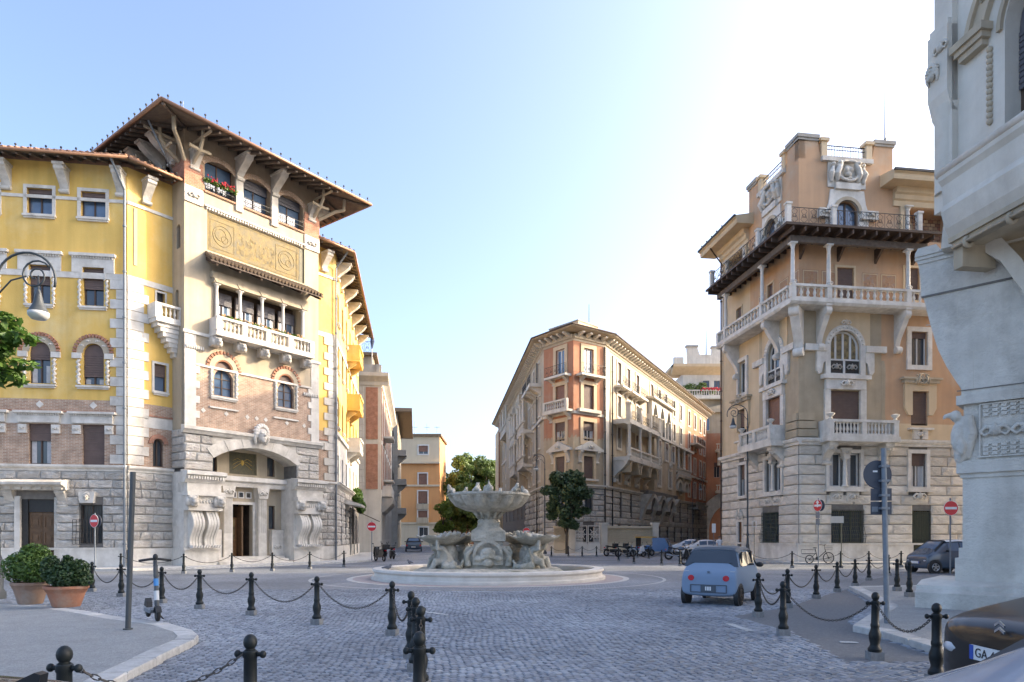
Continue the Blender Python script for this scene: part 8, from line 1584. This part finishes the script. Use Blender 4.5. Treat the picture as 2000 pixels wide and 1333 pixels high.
# cargo bicycle
bk = thing('cargo_bicycle', 'black cargo bicycle with a long rear rack leaning by the turreted palazzo', 'bicycle', (*at(1599, 39.6), .12), .04)
for x, R in ((-.55, .26), (.58, .34)):
    o = obj('wheel', MB().torus((x,0,R), R-.03, .028, 24, 6), 'tyre', bk, smooth=True); b = MB()
    for k in range(9): a = 2*pi*k/9; b.tube([(x,0,R),(x+(R-.03)*cos(a),0,R+(R-.03)*sin(a))], .004, 3)
    b.disc((x,0,R), .05, .07, 10); obj('spokes', b, 'iron', o)
obj('frame', MB().tube([(-.55,0,.26),(-.08,0,.30),(.40,0,.72),(.36,0,.88)], .025, 6).tube([(-.08,0,.30),(-.2,0,.86)], .022, 6).tube([(-.55,0,.26),(-.16,0,.62)], .016, 6).tube([(.38,0,.78),(.58,0,.34)], .02, 6), 'iron', bk); obj('saddle', MB().ball((-.22,0,.92), (.14,.08,.035), 10, 6), 'seat', bk, smooth=True); obj('handlebar', MB().tube([(.36,0,.86),(.34,0,1.06),(.28,.25,1.12),(.16,.28,1.1)], .014, 6).tube([(.34,0,1.06),(.28,-.25,1.12),(.16,-.28,1.1)], .014, 6), 'iron', bk)
obj('rear_rack', MB().box(-.95,-.2,-.14,.14,.56,.60).tube([(-.95,.16,.82),(-.3,.16,.82)], .012, 5).tube([(-.95,-.16,.82),(-.3,-.16,.82)], .012, 5).tube([(-.95,-.16,.82),(-.95,.16,.82)], .012, 5).tube([(-.95,.16,.6),(-.95,.16,.82)], .01, 5).tube([(-.3,-.16,.6),(-.3,-.16,.82)], .01, 5), 'iron', bk); obj('front_basket', MB().box(.42,.72,-.16,.16,.80,.82).tube([(.42,.16,.92),(.74,.16,.92),(.74,-.16,.92),(.42,-.16,.92)], .01, 5), 'iron', bk); obj('pedals', MB().disc((-.08,.04,.30), .09, .02, 14).box(-.02,.06,.06,.16,.20,.22).box(-.22,-.14,-.16,-.06,.38,.40), 'iron', bk)
# e-scooter on the left pavement
es = thing('kick_scooter', 'white and blue electric kick scooter standing on the left pavement', 'kick scooter', (*at(299, 12.75), KH), 0)
es.rotation_euler = (0, 0, radians(-52))
for x, R in ((.42, .125), (-.45, .115)): o = obj('wheel', MB().torus((x,0,R), R-.035, .036, 20, 8), 'tyre', es, smooth=True); obj('hub', MB().disc((x,0,R), .06, .05, 12), 'iron', o)
obj('deck', MB().prism([(-.40,.13),(.18,.13),(.30,.20),(.27,.24),(.15,.19),(-.36,.20)], -.09, .09), 'galv', es); st_ = obj('stem', MB().tube([(.42,0,.16),(.36,0,.30),(.20,0,1.12)], [.03,.042,.034], 10), 'pole_dark', es, smooth=True); obj('stem_sleeve', MB().tube([(.345,0,.38),(.31,0,.55)], .044, 10), 'scooter_white', st_); obj('stem_band', MB().tube([(.292,0,.64),(.268,0,.77)], .0415, 10), 'scooter_blue', st_); obj('stem_cover', MB().tube([(.262,0,.80),(.22,0,1.02)], .040, 10), 'pole_dark', st_)
obj('handlebar', MB().tube([(.19,-.27,1.10),(.20,-.08,1.13),(.20,.08,1.13),(.19,.27,1.10)], .023, 8).ball((.22,0,1.17), (.05,.045,.06), 8, 6), 'plastic', es, smooth=True); obj('rear_fender', MB().prism([(-.60,.22),(-.32,.20),(-.34,.30),(-.42,.37),(-.48,.36)], -.05, .05), 'plastic', es); obj('front_fender', MB().arch(.42, .125, .135, .155, -.045, .045, 8, 20, 170), 'plastic', es); obj('kickstand', MB().tube([(-.05,.06,.14),(-.02,.17,.0)], .01, 5).tube([(.05,.06,.14),(.06,.17,.0)], .01, 5), 'iron', es)
# person walking away near the villa corner
pn = thing('person', 'person in a pale top and dark trousers walking behind the blue microcar', 'person', (*at(1405, 50), .0), .3)
def skin_body():
    V = {'pelvis': (0,0,.95,.15,.11), 'waist': (0,.01,1.10,.13,.10), 'chest': (0,.0,1.30,.16,.11), 'neck': (0,0,1.48,.055,.055), 'head': (0,-.02,1.58,.085,.10), 'crown': (0,-.02,1.68,.075,.085)}
    for s, n_ in ((-1, 'l'), (1, 'r')):
        V.update({'sh'+n_: (s*.19,0,1.42,.065,.065), 'el'+n_: (s*.25,s*.08,1.14,.045,.045), 'wr'+n_: (s*.25,s*.16-.02,.90,.03,.03), 'ha'+n_: (s*.25,s*.17-.05,.82,.035,.02), 'hp'+n_: (s*.10,0,.88,.10,.10), 'kn'+n_: (s*.10,s*.12-.04,.50,.065,.065), 'an'+n_: (s*.10,s*.22,.09,.042,.042), 'to'+n_: (s*.11,s*.22-.14,.04,.04,.03)})
    E = [('pelvis','waist'),('waist','chest'),('chest','neck'),('neck','head'),('head','crown')] + [e for n_ in 'lr' for e in (('chest','sh'+n_),('sh'+n_,'el'+n_),('el'+n_,'wr'+n_),('wr'+n_,'ha'+n_),('pelvis','hp'+n_),('hp'+n_,'kn'+n_),('kn'+n_,'an'+n_),('an'+n_,'to'+n_))]
    ks = list(V); me = bpy.data.meshes.new('body'); me.from_pydata([V[k][:3] for k in ks], [(ks.index(a), ks.index(c)) for a, c in E], []); o = bpy.data.objects.new('body', me); col.objects.link(o); o.modifiers.new('skin', 'SKIN')
    if not me.skin_vertices: me.attributes.new('skin', 'FLOAT', 'POINT')
    for i, k in enumerate(ks):
        if me.skin_vertices: d = me.skin_vertices[0].data[i]; d.radius = V[k][3:5]; d.use_root = k == 'pelvis'
    md = o.modifiers.new('smooth', 'SUBSURF'); md.levels = md.render_levels = 2; return o
sc_ok = True
import bmesh
bo = skin_body(); 
if not bo.data.skin_vertices:
    bm = bmesh.new(); bm.from_mesh(bo.data); bm.verts.layers.skin.verify(); bm.to_mesh(bo.data); bm.free()
bo.parent = pn; bo.data.materials.append(MATS['skin'])
obj('shirt', MB().lathe([(.165,.92),(.165,1.0),(.15,1.12),(.185,1.3),(.20,1.40),(.10,1.49),(.07,1.50)], 16, (0,0,0), 1.05, .78, cap=False).tube([(-.16,0,1.43),(-.25,-.05,1.22)], [.085,.07], 8).tube([(.16,0,1.43),(.25,.05,1.22)], [.085,.07], 8), 'cloth_white', pn, smooth=True)
obj('trousers', MB().tube([(-.1,0,.98),(-.1,-.16,.5),(-.1,-.22,.1)], [.12,.09,.075], 10).tube([(.1,0,.98),(.1,.08,.5),(.1,.22,.1)], [.12,.09,.075], 10), 'cloth_blue', pn, smooth=True); obj('hair', MB().ball((0,.01,1.645), (.095,.11,.10), 12, 8), 'hair', pn, smooth=True)
